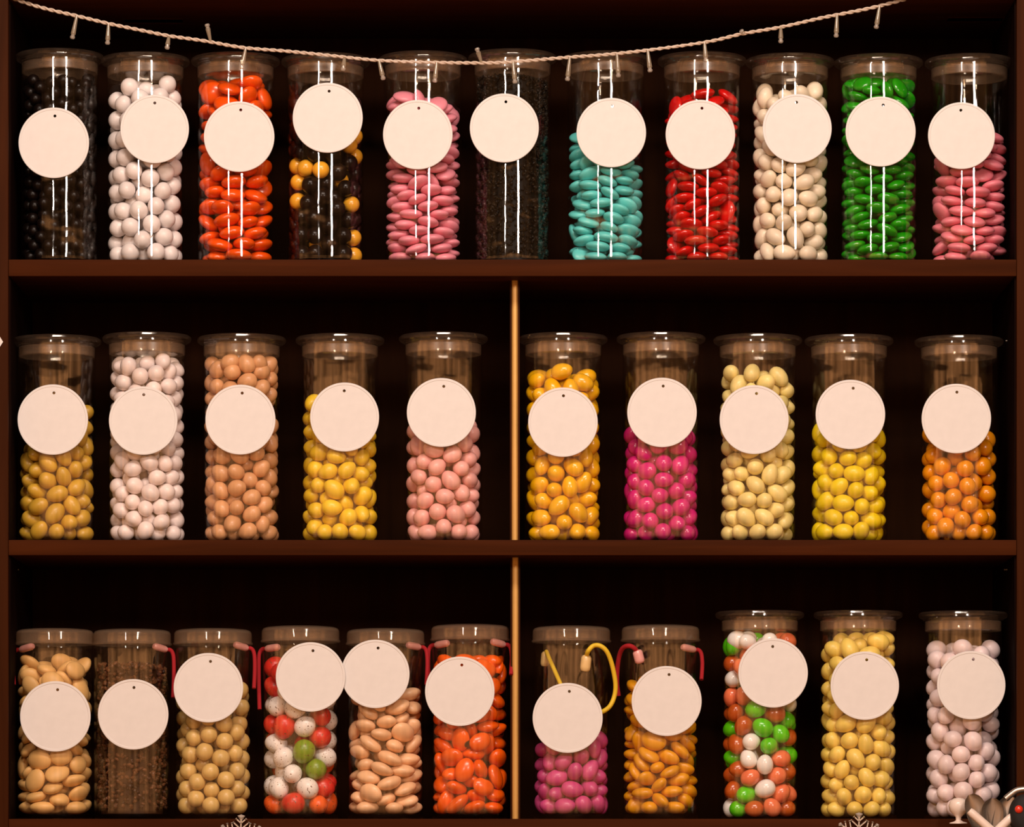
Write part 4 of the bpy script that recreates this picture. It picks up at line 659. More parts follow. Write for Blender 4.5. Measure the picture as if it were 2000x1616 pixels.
  24,4,296,-57,-19,-3,101, 17,-60,294,9,7,-6,95, 111,32,336,39,-41,2,96, -101,54,285,-26,7,49,94, -114,-2,382,9,10,-45,100, 60,-91,333,15,51,26,95, -11,15,349,35,37,28,103, -2,-113,324,-10,-36,-46,102,
  1,-57,353,13,-29,-27,93, -106,48,347,33,-23,-43,95, 57,-29,338,-1,45,-34,95, -58,-29,351,15,18,-22,103, 30,-17,390,-16,7,-39,97, 112,-21,376,27,19,-26,99, 78,-80,390,29,-51,7,106, -48,-104,378,-6,15,-18,99,
  -98,56,429,11,-22,21,105, 111,37,401,-33,-33,-34,93, -96,-62,405,-35,-19,-37,104, 89,-62,453,-21,-22,51,104, 53,9,441,31,-41,29,105, 115,-4,445,-36,32,34,96, -111,-12,443,44,27,13,99, 63,97,427,-20,-31,-24,96,
  -87,-64,472,-4,6,-50,97, 97,53,462,-2,12,59,95, -83,-75,532,8,55,23,101, 83,5,501,4,-18,-57,104, -109,12,499,5,23,53,99, 85,-70,518,0,2,-43,101, 37,-43,546,5,5,-54,93, -107,-20,551,40,-7,9,96,
  103,-19,562,39,-15,-4,107, 71,93,504,29,-6,-27,93, -36,-104,573,46,-21,-32,106, 93,54,549,20,-26,-46,107, -94,-68,591,-20,-33,41,93, 80,-78,583,10,46,-33,102, -105,43,554,-9,-14,-50,103, -3,-47,589,48,-10,9,96,
  27,-109,607,-8,4,59,103, -114,-7,612,-29,-4,-39,103, -49,10,572,12,2,47,104, 103,28,606,-2,30,-51,99, -55,-31,621,-8,11,-37,92, 57,-22,610,3,-14,35,97, 19,-52,649,50,-17,-19,100, -29,-101,643,-9,-5,35,107,
  26,-111,677,16,-40,33,103, 114,-29,625,38,-36,-26,93, -90,54,616,10,-1,-18,107, -90,-69,655,26,40,-36,102, 88,77,640,-17,-9,51,92, 1,0,692,-12,47,6,99, 81,-82,647,-23,52,-15,99, -38,-107,708,13,-15,-1,102,
  55,16,665,42,38,14,103, -73,10,667,-20,-11,55,102, 80,71,704,47,34,-2,106, 37,-46,707,-52,-18,14,96, -112,-27,700,10,-2,-33,98, -40,-47,690,-24,32,16,98, 103,-31,688,-35,-13,-12,108, 30,110,716,40,12,-43,103,
  -88,70,683,14,-41,-11,102, -33,103,704,17,-30,-38,102, 114,26,668,-27,39,6,93, 76,-89,708,23,25,12,95),
 'M4': (
  -53,-93,31,21,19,27,96, -108,-1,30,-37,10,-5,94, 111,-6,33,-13,-10,43,107, 33,96,33,26,11,29,104, -41,104,35,0,14,0,101, 71,-92,31,25,-51,20,94, -30,-24,32,6,27,53,99, -93,57,56,14,-39,34,107,
  41,25,30,-25,-12,14,95, 6,-109,32,15,22,25,96, 53,-35,50,-6,53,5,103, -95,-56,55,39,2,27,95, 93,68,42,35,35,-33,98, 54,89,94,-43,-35,9,103, -37,-55,87,-35,35,-15,99, -110,-5,93,15,-35,46,95,
  -23,42,38,4,-24,15,101, 34,-97,87,-29,-49,19,104, 114,-1,98,-45,39,-8,98, 53,18,122,-48,-9,34,107, 8,-7,82,0,-23,-28,96, -27,-110,124,-17,4,-3,101, 88,-66,102,-46,32,8,96, -50,23,94,14,0,48,98,
  -92,-66,118,-32,-50,5,100, -94,23,147,-11,2,-16,104, 109,13,169,50,9,31,105, -47,-57,166,33,-25,-42,95, 24,-62,141,-35,-6,33,98, -19,-110,194,-17,-25,-50,108, 98,63,129,-36,-25,-41,96, 26,-16,191,27,12,0,105,
  -109,-37,175,-48,36,-2,94, -83,74,188,21,-48,-6,103, 89,-56,172,3,48,26,107, -26,48,205,-40,28,33,103, 48,-96,208,16,1,-40,101, 81,72,197,46,35,10,99, -77,-75,215,-54,-23,-11,94, 91,-18,226,60,-7,2,98,
  -112,9,227,-43,41,-4,104, 109,38,252,15,43,26,95, -95,-55,273,33,42,14,107, 83,-70,257,0,6,-12,94, -84,72,265,-23,41,-4,102, 30,-20,260,-11,-52,28,93, -9,-61,234,-11,1,56,97, 32,-110,269,55,3,20,96,
  -43,-106,263,-10,-3,59,97, 102,-19,290,1,-2,-60,100, -31,-50,292,12,-53,-16,95, 30,-48,317,-42,-37,5,103, -49,14,319,31,-51,8,95, -111,13,297,3,-29,-30,104, 75,39,307,60,5,1,104, -10,-115,320,-59,1,7,94,
  89,-74,320,-48,-30,-15,93, 100,49,371,-21,-35,43,102, -97,46,352,1,-8,-17,98, -77,-81,338,-13,-26,52,104, -100,-21,361,-3,58,-16,105, 113,-15,352,-38,-41,21,93, -25,-36,350,-14,9,-53,93, -17,-111,382,13,-24,-14,95,
  43,-101,357,50,-14,-30,100, -70,-77,405,-54,-25,4,104, -107,32,418,9,-41,33,95, 51,-17,375,-57,8,-5,95, 94,51,437,26,-12,3,103, 93,-68,390,32,-6,35,100, 107,-5,413,3,11,7,92, -106,-29,423,-11,52,-26,93,
  105,0,488,-12,15,54,107, 88,-64,462,-8,14,40,107, -82,-62,470,37,7,21,105, -117,1,475,20,-20,-36,92, -31,106,508,10,-26,-51,106, -60,8,495,25,6,-39,95, 56,23,552,-52,9,-7,104, 77,-86,551,45,14,19,95,
  31,96,542,16,16,31,104, -102,-31,530,26,-26,-45,105, 94,66,519,47,-8,-33,100, -100,49,536,28,20,24,104, -19,44,530,51,23,-16,96),
 'M5': (
  62,-88,33,-43,41,-3,103, 56,81,33,-15,-9,27,102, -97,28,32,-14,-44,38,101, -61,-94,31,-2,-60,2,99, 39,7,33,14,-25,-50,102, 104,-34,33,3,53,20,95, -21,37,33,3,-16,-52,106, 3,-108,51,5,4,43,96,
  -30,-35,35,10,-23,54,105, -104,-40,33,-6,-57,7,98, 59,-35,76,-21,54,13,94, 108,31,35,30,-47,12,99, -75,87,35,44,16,-19,97, -7,111,34,-7,-14,2,105, 92,67,90,-41,18,-24,102, -112,-8,94,34,-31,39,102,
  -36,73,85,15,30,29,100, 50,-101,99,34,21,4,104, 116,-4,92,38,-19,-35,94, 30,40,89,-5,8,57,106, -82,-74,89,-46,36,-13,104, -2,-26,94,17,19,32,100, 101,32,147,-57,-11,-7,101, -21,-103,110,-27,29,-32,105,
  93,-55,125,6,-12,53,100, -98,57,97,-38,-7,45,100, -57,-17,131,8,-7,-48,106, -111,14,158,-4,-11,-44,105, 23,-55,147,4,13,-34,98, 71,89,145,-14,-9,58,95, -23,112,133,-2,-55,22,96, 3,20,146,14,-13,-37,101,
  106,-23,179,-10,8,-8,97, -68,-92,154,54,-23,8,98, 8,-115,167,-60,3,2,96, -77,76,161,24,19,52,104, 49,19,190,31,-49,-9,101, -46,32,195,-28,-16,-50,96, -71,-34,194,23,-25,-37,104, 73,-79,182,-32,32,-11,103,
  42,-35,234,45,26,27,99, -114,4,226,31,-41,-10,99, 110,25,218,23,48,-26,97, -38,-97,215,11,-17,-47,104, -8,-22,198,19,5,40,97, 29,-108,230,26,-16,51,105, 103,-52,235,35,-48,-4,96, -93,-67,245,-48,30,-7,96,
  -91,66,240,-19,-42,-26,102, 6,50,228,-18,5,-52,102, 14,113,246,12,-56,0,94, 89,57,269,32,4,17,104, 111,-2,278,-44,-16,-5,95, -21,-43,260,51,25,1,104, -61,9,262,26,-13,52,99, -9,29,294,6,-28,-37,101,
  68,-86,276,-20,-41,35,94, -22,-110,280,-5,-19,11,98, 15,-44,318,-1,-21,56,105, 96,-48,315,1,-7,58,95, -103,45,308,-10,27,-40,104, 51,8,298,37,-7,36,97, -113,-24,291,-4,30,39,94, 36,-108,327,-17,49,29,100,
  113,3,345,-46,22,17,95, 24,58,338,-3,19,-14,95, -57,-13,324,25,3,-21,99, -72,-78,303,21,-51,-23,100, 4,4,364,24,-5,-7,100, -15,-54,378,-44,14,4,95, 50,101,379,-5,-5,59,103, -98,-55,364,33,-14,48,101,
  -112,14,365,-35,48,3,103, 88,63,335,-22,40,-30,99, -35,-107,348,45,5,-14,105, 86,-73,371,39,24,27,99, 110,-19,412,43,40,-12,105, 19,-110,392,-5,8,-58,105, -61,-93,415,12,50,-14,105, -56,-4,391,-14,-37,15,96,
  -108,-21,425,-1,14,52,106, 97,58,447,-21,-30,40,105, 44,-34,407,-37,24,40,102, -103,51,422,-35,-1,32,98, 26,61,448,-25,0,-54,106, -55,98,445,-9,40,-29,96, 74,-86,435,36,14,13,102),
 'M6': (
  54,-90,33,-40,44,3,104, 78,65,33,18,-1,7,103, -104,38,33,-30,-35,25,101, -55,-100,31,-12,-59,6,99, -8,-46,33,-1,-38,-46,102, 51,-2,31,26,46,27,95, -51,83,34,35,-15,-26,107, 3,-104,69,3,-5,44,96,
  -21,15,58,-3,-8,-58,106, -93,-38,32,4,-60,5,98, 109,-41,30,24,-40,-28,94, 106,16,70,-24,54,0,99, 12,111,37,-29,19,-2,106, 45,48,92,-1,58,-13,103, -104,2,89,5,-15,55,103, 59,-96,105,44,22,-12,104,
  108,-42,98,34,-17,-46,93, 42,-22,95,-21,-11,53,106, -85,-73,88,-51,21,-7,104, -21,-45,104,-16,26,48,101, 98,16,133,-58,-3,-1,101, -18,-110,131,19,14,-55,106, 23,-59,166,27,7,53,100, -93,56,149,-6,41,-43,100,
  -105,-11,159,-24,-22,-50,107, -94,36,211,4,6,-12,106, 25,-112,205,-37,-20,-40,97, 5,70,144,-24,-44,28,95, 93,-42,163,-22,2,-15,97, -73,-73,152,-57,-17,10,97, -35,-97,193,-35,49,-3,95, 39,9,172,-2,57,0,102,
  -35,-19,178,-49,-2,11,95, -92,-64,214,-19,1,-30,104, 76,-75,224,-36,-12,-28,104, 23,-34,238,16,51,-18,99, -108,-12,258,35,-20,-17,99, 103,-18,218,-5,-50,32,97, -29,-94,257,27,-37,-28,105, 101,49,191,-9,-16,48,104,
  37,-98,281,19,6,54,106, 111,-25,287,24,-32,35,95, -82,-74,287,30,0,-50,95, -92,43,293,-14,-58,-4,102, -39,-3,240,-52,-30,1,102, 98,34,259,8,17,15,105, 111,30,329,-24,-43,-20,94, -28,-96,324,43,39,14,104,
  -113,-13,323,14,4,-37,99, 32,36,240,46,-22,-27,101, 88,-75,320,8,-38,19,93, 32,-109,352,-10,14,14,98, -34,-22,304,8,0,59,106, 108,-26,365,-25,17,50,94, -87,-76,354,-53,28,-4,93, 80,-74,395,-16,33,44,100,
  109,38,400,-46,37,2,94, 41,13,303,18,-22,12,94, -56,30,348,37,19,21,98, 30,-45,332,21,24,-1,100, -100,-16,387,2,5,60,102, -77,82,388,-22,51,22,103, 94,-19,434,5,58,-13,106, 76,-83,473,-26,29,-46,106,
  -91,-65,431,30,36,38,106, -108,27,437,44,37,-16,106, 91,46,463,-23,-3,28,105, -101,55,520,39,35,7,95, 61,-66,540,9,-8,-18,103, 95,-23,503,-16,-52,24,106, -109,-20,503,-31,-20,33,104, -76,-87,498,-46,4,-25,94,
  -105,0,567,-34,14,11,98, 98,-17,571,9,56,-18,103, -83,-61,555,19,-56,0,102, -103,-51,617,-47,25,-18,97, 105,37,531,-41,20,20,96, -86,58,580,-13,6,-20,97, 75,-72,605,57,-1,-10,105, 27,-111,576,-37,-21,-40,99,
  -41,-105,580,23,-30,41,103, -59,96,621,-29,-6,-44,95, 105,46,607,-19,-34,35,100, -37,1,582,-29,52,-4,95, 37,18,594,-6,57,-18,93, 6,-50,594,-24,51,-14,95, -41,-43,633,-16,23,-39,95, -96,20,632,30,-8,-13,106,
  -6,-110,645,-58,12,-8,102, 46,104,629,-8,-4,-24,94, 86,-14,633,-4,-4,60,99, -12,45,634,-5,59,-8,105),
 'M7': (
  -93,53,32,8,-5,57,98, 85,74,33,0,46,34,97, 4,-103,33,-22,-17,39,103, -41,105,34,8,-37,-46,103, -50,-43,34,-38,-3,-3,105, 42,25,33,-58,15,2,103, 103,-52,31,-47,-24,17,95, -34,20,48,46,17,-17,104,
  -81,75,94,-35,32,-36,106, 59,-91,64,27,-5,-24,96, -44,-96,75,45,33,19,102, 30,111,39,-36,-17,-36,93, -115,-9,29,46,-38,-3,94, 113,14,40,-39,0,-45,99, 75,42,87,-5,57,-17,94, 109,-30,95,48,27,22,101,
  -113,16,88,-51,-5,30,94, 12,-104,110,13,-1,-38,105, -98,-49,86,19,50,-25,106, 29,-38,33,53,-16,13,94, -58,5,117,-8,-1,-50,104, -61,-96,136,3,47,-37,94, 52,-8,126,-22,53,-18,97, -3,-27,88,31,-32,-33,103,
  73,-76,127,-9,12,54,104, -20,-49,145,8,59,4,94, -79,67,166,13,4,-12,105, -6,-110,171,1,-4,26,95, 109,29,141,49,-29,-7,99, -102,-49,160,36,33,-34,102, 102,-34,168,-57,9,-9,99, 19,46,147,0,-57,-18,106,
  -109,10,193,16,-45,23,107, 103,20,208,5,53,-20,107, 82,79,182,37,-18,42,99, -59,-91,199,48,31,-18,100, 56,-85,191,-9,1,-32,106, 100,-50,234,47,28,10,106, -37,9,184,-42,25,14,107, 4,63,214,14,-46,-35,107,
  50,25,243,-19,55,2,94, 36,-11,187,-27,-8,-14,96, -8,-51,209,13,-4,-31,98, -95,-47,230,-11,-9,15,101, -104,21,264,-40,16,1,100, -80,70,231,-56,10,-9,99, -33,-4,252,27,12,8,101, 8,-115,230,7,0,-2,95,
  105,5,276,53,11,5,101, -55,-97,266,-42,18,-19,105, 72,-85,290,38,-3,29,107, 31,-37,261,-42,2,10,106, -83,73,294,-10,11,5,98, 7,-108,297,10,-18,38,100, 89,60,307,40,5,7,101, -103,-43,296,-25,-34,34,105,
  62,-86,361,-5,24,54,106, -27,-49,302,-38,-21,27,94, 18,-4,318,27,-46,16,96, -54,11,314,8,2,-59,103, 108,-33,335,37,-45,4,100, -102,39,350,-34,-12,-21,100, 93,-33,399,-31,29,-26,101, -9,-113,363,2,-18,5,99,
  -70,-90,336,-10,22,-9,96, 69,20,356,-20,-3,-3,104, 65,90,365,16,55,16,107, -88,-28,361,-9,1,5,106, 103,47,408,28,-7,52,98, -11,-49,362,-57,9,5,102, -72,90,375,-39,25,29,94, -55,-83,401,-19,-24,51,104,
  -112,8,414,1,-21,-35,104),
 'M8': (
  -111,-12,32,-4,-4,37,102, -19,52,33,-27,4,-9,105, -11,-15,33,4,-57,-17,104, 108,39,31,-34,-44,15,96, 56,-84,33,-6,-1,52,105, 55,82,32,-49,-32,10,104, -74,-72,31,-27,38,-34,99, 68,-12,30,-29,-52,5,99,
  -92,-44,87,-14,31,-48,105, -94,67,33,-17,7,33,96, -5,-103,32,41,-34,-11,100, -47,16,81,1,54,-1,102, -1,115,32,2,-16,8,95, 100,20,89,2,10,-58,102, -49,-93,88,-24,10,20,105, -114,16,92,36,-40,25,96,
  11,-51,80,-40,-35,-29,97, 23,22,85,-25,-33,38,101, 103,-50,76,-32,47,4,100, -107,-38,149,34,49,-4,101, -83,72,104,-28,34,-3,98, 64,-80,117,-17,4,-23,101, -32,-45,126,16,45,24,97, 19,-114,89,1,-57,-4,96,
  115,19,159,14,-46,7,96, 100,-36,141,-55,14,-10,97, 18,-104,151,-29,-41,29,97, -48,-103,156,21,56,-6,97, -42,101,140,0,-42,31,97, -98,33,151,52,-4,-15,103, 20,-15,143,-8,4,-24,103, -72,74,191,6,7,-17,99,
  57,10,186,-45,29,-12,99, 3,-53,193,5,6,-59,102, -52,-15,174,-13,-6,-52,98, 112,-28,206,27,-7,-48,97, -108,-2,203,17,-31,-47,94, -89,-73,203,-28,-52,3,100, 71,-86,182,-19,8,-56,104, -12,24,205,-6,-34,44,103,
  101,38,221,-27,45,-29,95, -35,-15,248,23,0,47,96, -16,-110,212,24,14,52,100, 89,-63,251,-1,56,3,101, 77,73,260,-10,2,21,96, -91,48,244,-5,-5,-14,100, -102,-33,254,7,12,14,94, 42,-107,252,23,-31,16,101,
  115,-8,277,22,45,-2,97, 35,-12,242,19,-56,-10,104, -67,-81,256,-15,24,-47,94, -110,14,298,25,-27,-28,106, -51,104,248,-51,-15,-7,95, 52,-41,300,-13,-51,28,103, -15,-101,281,-5,11,-45,104, 98,43,308,-55,-20,-7,96,
  21,24,296,56,0,-7,103, -72,75,301,20,37,43,106, -95,-68,308,-25,-46,28,94, 33,-100,326,-28,-46,24,96, -36,-40,313,-40,1,32,102, 79,-71,352,-17,-54,-16,98, -56,19,334,56,-1,-20,103, 31,-101,385,29,43,23,96,
  10,-15,347,-35,21,-23,96, -114,-14,358,18,-5,-42,99, -31,-108,345,-5,48,32,104, 106,-6,347,55,20,11,105, 101,34,401,24,-52,19,98, -76,-67,374,45,13,21,104, 96,-35,405,0,-44,-41,106, -92,43,396,-51,5,-5,102,
  33,13,400,36,42,23,101, -111,-17,420,6,9,-35,104, -74,-86,443,28,48,-20,103, 80,64,452,-38,-11,22,103, 102,2,457,4,4,6,100, 104,-12,517,-31,10,-9,99, 93,-67,461,29,4,31,101, -100,57,459,25,-20,-45,99,
  82,-78,524,-48,-30,-8,105, 102,53,522,7,51,10,100, -96,-35,479,3,-59,11,104, -105,19,510,20,13,0,97, -73,-87,512,10,37,45,99, 111,-32,577,29,31,24,96, 52,-43,571,8,29,35,98, -31,-108,565,-38,6,-43,94,
  -100,-32,547,10,-45,35,105, -95,42,565,-27,5,-10,96, 23,-101,601,-25,-38,37,105, -59,-10,599,-3,29,-52,104, -78,-78,594,-31,19,48,106, -70,81,611,6,58,5,104, -106,-41,646,-20,9,-41,101, -107,30,626,18,18,-50,101,
  17,-18,617,-12,27,39,101, 2,115,609,47,-2,2,102, 78,-77,628,-41,19,15,102, 27,51,612,-42,-17,39,104, -28,-101,641,-40,-37,-6,102, 102,36,594,9,-44,36,101),
 'M9': (
  -54,14,31,-39,-45,-1,95, -96,-59,34,50,-32,-4,104, -52,92,30,-30,-52,5,94, 40,-96,36,22,-31,-19,103, 6,29,32,14,9,50,97, 58,83,33,-24,-10,29,103, 70,-27,31,-3,60,-6,98, -115,12,39,31,37,-24,94,
  -12,-46,32,-45,-12,4,99, 4,115,42,43,-8,41,97, -95,63,69,-13,41,19,100, -31,-110,32,9,57,17,98, 81,-67,79,-8,-7,-59,101, 106,36,36,1,26,-37,97, 27,-17,86,-35,25,-40,106, 103,-6,84,-17,5,-9,101,
  76,83,99,-7,14,55,102, -68,-88,90,-25,-53,5,103, 1,-94,86,-11,13,-39,96, -40,-26,85,-10,-1,53,97, -17,-43,149,-54,7,-6,106, 43,-95,131,-30,-36,26,99, -105,5,110,23,53,16,104, -29,-109,142,-6,3,-11,103,
  -40,29,116,-24,-4,-17,96, 94,-44,134,13,58,2,95, 112,20,144,34,-34,-6,102, 18,-103,190,-1,14,47,98, -94,-59,152,11,55,5,104, 75,-75,184,-18,14,-24,97, -91,54,155,37,-29,-6,104, 48,-10,172,0,-17,-57,95,
  -28,19,178,-4,2,-56,95, 96,38,205,2,57,-15,105, -45,-105,206,19,-22,-7,96, 26,-47,223,-18,2,55,95, -112,4,203,24,24,-40,103, -80,75,217,-4,4,-59,100, -86,-54,222,12,11,13,104, 14,-111,255,-26,5,-4,101,
  98,-26,224,-6,-59,6,104, 24,28,218,-20,-5,40,101, -98,-27,281,2,-30,-52,105, -3,-23,271,-12,-8,26,96, -96,41,273,10,-7,-58,105, 81,-83,250,31,-9,31,96, 100,22,271,51,8,2,101, -41,18,240,-26,-18,21,101,
  112,4,332,-20,-39,24,101, 48,-88,307,50,-26,-6,104, -111,7,337,40,43,-9,106, -55,-88,266,27,-47,-23,96, 23,43,280,39,-13,-1,98, -91,47,388,48,-16,-18,103, -82,-73,325,14,-7,43,100, -13,-109,313,0,13,52,94,
  82,68,310,-47,-17,26,97, 88,-58,346,-47,24,3,98, -41,13,307,16,18,7,94, -53,101,400,-48,-13,30,95, -14,-46,327,0,57,-20,95, -39,-95,367,4,-2,-53,98, 48,-13,313,-13,-51,6,103, 29,-103,369,12,3,-52,106,
  -31,37,422,46,6,-36,99, 95,45,392,34,-13,13,104, -94,-65,391,-1,-13,-22,96, -46,-12,370,-44,-12,3,99, 27,-27,381,5,-9,-57,104, -25,99,457,9,-9,-35,97, 109,-19,400,-43,22,22,102, 67,91,427,-44,-11,38,96,
  -114,-4,421,-21,-40,-8,98, 82,-80,413,15,26,2,97),
 'M10': (
  46,-18,33,46,35,12,104, -41,-8,34,-4,57,14,104, -101,-44,32,53,-2,16,98, -4,-66,34,-41,-23,-21,100, 29,107,32,-15,44,-38,100, 111,6,34,-3,-5,29,105, -57,56,32,-11,-36,-44,98, -110,17,54,-20,-22,-49,103,
  84,72,35,51,15,27,103, 98,-60,33,47,2,34,95, 9,42,40,44,-5,32,104, -61,-93,54,37,-23,-41,105, 49,-103,32,53,3,12,97, -100,-54,97,-18,-46,12,99, 39,33,105,6,-4,-44,106, 3,-113,79,-8,-35,-44,98,
  104,41,89,-13,3,7,99, -89,71,87,-2,52,-24,96, 74,-83,90,31,-14,-30,102, 111,-25,94,1,-26,-42,99, -113,24,124,30,-48,9,94, -60,-1,99,-45,20,-34,105, -35,-68,113,42,-23,-9,104, 6,-23,85,-12,37,32,99,
  78,83,132,-47,24,-6,99, 16,67,161,19,28,43,103, -86,-73,157,-18,18,-53,96, -81,73,152,18,49,24,104, 110,27,150,-37,45,10,95, 56,-34,133,-6,30,28,106, -9,3,148,1,33,-27,105, 32,-106,137,28,-47,-24,103,
  56,15,177,-41,-7,-41,95, 7,-54,176,41,20,22,98, -75,-10,166,-49,-12,23,100, -33,-108,166,-9,55,-9,99, 71,87,197,55,9,9,100, 4,1,216,-22,-55,1,104, 107,35,212,-20,13,-53,99, -95,-63,221,-53,20,-17,99,
  -11,114,198,-18,2,-1,96, -40,-102,230,-39,-15,24,100, 105,-29,183,0,6,-8,105, -108,33,204,24,-41,7,103, -61,-10,230,-23,-29,47,97, 50,40,246,-36,-22,35,101, -11,-47,256,44,-9,-38,95, 51,-53,226,24,-24,46,105,
  -53,-15,294,-3,8,-59,97, 42,-20,286,-4,-1,-59,100, 23,-110,206,-42,9,31,101, 108,-19,251,-8,-51,23,103, -113,-17,266,-7,19,44,99, -73,-84,285,-35,-27,40,106, 105,42,279,-26,15,33,98, 85,-73,286,38,8,-41,106,
  -5,0,341,26,-20,42,106, -102,-44,330,-19,-2,-5,100, 13,-108,274,-14,7,-37,105, 45,-103,332,18,-21,-17,96, 43,41,318,44,-20,-33,104, -109,21,321,-51,2,-23,102, -48,49,321,30,5,27,97, -18,-64,318,-25,13,-6,98,
  110,-13,318,13,7,-15,101, 58,-6,363,-32,22,-4,101, -89,69,364,23,27,-47,100, -69,-3,372,26,3,-31,102, 94,-62,357,5,29,-27,97, 103,48,343,18,-22,-44,97, -14,-112,360,6,-51,1,101, -108,31,417,47,-22,29,101,
  61,-97,397,-53,-13,-21,98, -73,-84,378,-10,-38,-20,105, 113,10,394,35,-25,39,99, 71,-35,421,-3,-25,-53,103, -103,-40,419,12,8,13,101, 88,74,399,-51,29,-11,96),
 'B1': (
  25,36,22,6,-4,-58,92, 103,28,29,-11,-4,50,107, 87,-61,25,2,-3,-54,105, -40,-97,24,0,3,58,109, 80,73,58,-17,-21,-13,94, -96,30,22,-2,2,5,95, -43,98,27,8,1,9,106, -94,-38,26,0,-15,-57,95,
  5,-32,26,10,-4,-11,99, 26,-91,56,1,6,-45,107, -66,-88,67,-6,-5,57,97, -26,-40,66,-54,-5,-26,94, 31,104,31,6,21,13,90, -103,69,77,31,29,7,97, 98,-58,80,-31,46,-21,101, -47,29,88,20,56,4,100,
  -107,-9,66,-2,3,46,102, 42,87,91,-14,-5,47,108, 0,-99,103,-41,-43,-10,107, 92,10,88,-5,54,-20,110, -103,-25,113,51,-31,-4,104, 96,75,150,33,-30,-6,106, 27,-5,96,-11,-18,43,102, -66,-102,130,35,-25,1,106,
  -36,2,129,-41,42,9,99, 80,-71,131,-7,-7,12,103, 26,-28,138,14,-5,-43,89, -96,41,141,-47,3,13,99, -19,-54,153,-1,-16,25,102, 101,-7,155,53,20,6,111, -83,-53,163,-29,47,-22,96, 20,-112,157,4,26,-52,106,
  -122,-10,186,-6,44,-3,106, -49,-110,210,46,-12,-8,108, 100,-75,193,-38,-23,15,96, -71,14,179,21,-20,27,89, 52,-33,192,-5,-19,38,106, 36,-119,223,-2,45,-39,98, -69,-38,207,51,30,-7,90, 109,6,208,-3,22,45,98,
  5,-61,211,5,-14,11,111, -18,-90,258,-10,-3,-26,110, 77,-65,254,1,12,37,110, -85,71,219,11,6,-55,93, -37,-10,236,0,1,1,89, 0,-35,272,54,-7,-18,90, 72,23,244,-8,-12,-28,92, 108,64,226,29,28,43,89,
  -90,-47,255,-21,53,-4,103, -108,24,264,42,-34,26,109, 62,74,275,1,6,-53,100, 99,-32,288,5,10,52,99, -96,-61,302,-49,28,-17,94, 92,42,308,1,9,-7,108, 34,-10,295,-29,13,-41,106, -32,-107,307,-10,-8,-15,93,
  53,-93,308,-20,56,10,109, -51,-1,313,0,-42,-41,100, -69,-103,360,-38,12,-12,99, -96,58,315,55,20,13,91, 102,42,354,3,0,47,94, -119,-2,329,30,-9,-48,93, 111,-53,349,-34,23,-43,96, 112,-9,407,-34,-15,29,111,
  -58,47,357,5,3,12,104, -84,-41,378,-9,17,8,109, -119,26,409,-6,-41,0,103, 51,-58,460,-44,-38,15,110, 107,-49,487,-1,-48,-16,112, 99,51,448,-17,-15,54,103, 54,31,455,22,-16,-25,94, -89,-34,443,-13,-12,15,111,
  -108,-1,484,-45,38,-9,105, 83,69,500,-12,13,51,103, -83,-84,497,14,-46,28,92, 5,-120,505,-18,-41,-36,108, -121,1,542,14,-33,-21,98, -100,64,518,13,46,6,90, 89,-85,558,-17,33,-44,95, 74,80,549,-4,5,56,98,
  40,-74,521,-11,19,21,91, 71,-7,514,7,-27,-51,104, 12,29,542,6,21,-34,110, -38,92,574,-8,-2,-58,105, -64,2,535,24,50,23,92, -17,-62,503,-49,-20,17,101, -89,-52,534,-6,-32,-50,91, -98,29,588,-13,15,13,99,
  105,16,577,18,28,-50,93, 51,-42,568,-6,-17,-8,94, -25,-60,559,8,4,40,102, 29,1,589,-40,1,16,97, 48,72,594,-1,-3,-52,101),
 'B3': (
  41,76,32,-33,-50,3,97, 6,20,33,-45,-13,-29,102, 73,18,34,10,45,-10,100, -29,-41,33,44,-13,-38,101, 38,-40,33,-5,-46,-20,100, -16,110,34,-6,28,31,103, -62,18,33,-35,31,29,99, -1,-112,33,46,2,-23,101,
  91,67,73,-45,-6,-37,98, -100,-44,34,34,-32,-20,102, -77,82,48,22,-38,29,101, 0,-18,89,16,-49,-6,100, 105,-40,34,-58,2,-10,100, -111,9,79,-6,-38,1,103, -61,-94,60,-52,1,19,101, 58,-96,65,-33,39,27,101,
  -31,42,86,-27,-32,13,101, 114,7,85,-15,52,-26,97, -45,-29,136,-24,6,51,103, 4,111,147,26,35,-21,101, 98,-55,100,-30,-7,-43,100, 0,-83,94,33,-19,-44,98, -37,35,151,-34,-35,15,97, 83,76,136,12,-1,37,98,
  -98,-54,100,-18,-43,-17,101, -92,65,110,-27,43,29,99, 37,37,91,-57,-2,19,99, -112,-4,145,-4,22,50,101, 20,51,221,4,56,-11,102, 27,49,155,51,31,-2,98, -56,-98,125,-25,11,49,100, 56,-96,133,31,1,-51,102,
  -26,5,207,50,-30,3,98, 112,6,151,-54,-16,2,102, 97,-57,170,2,57,-15,100, -101,50,182,-38,25,-28,99, -3,-111,164,49,10,5,102, -8,112,211,4,43,-20,99, -93,-63,168,-9,-51,13,99, 54,-15,127,12,5,-58,98,
  53,2,190,6,59,-4,98, -89,-11,207,-33,7,-41,98, -36,-35,258,-49,-19,-27,97, -33,-59,194,-22,45,-32,97, 99,54,196,46,-35,7,99, 22,-40,291,-27,26,-22,102, -84,-74,233,-36,21,38,102, -105,39,247,2,46,-16,99,
  89,-68,237,13,-44,-39,99, 37,-106,217,40,7,-41,103, -111,-24,267,3,12,-40,98, 52,-100,283,-17,30,10,100, 5,55,358,-8,-2,-48,99, 111,-7,218,-33,-43,-4,102, 97,57,262,-9,-36,-9,100, -26,-109,242,52,-22,-13,103,
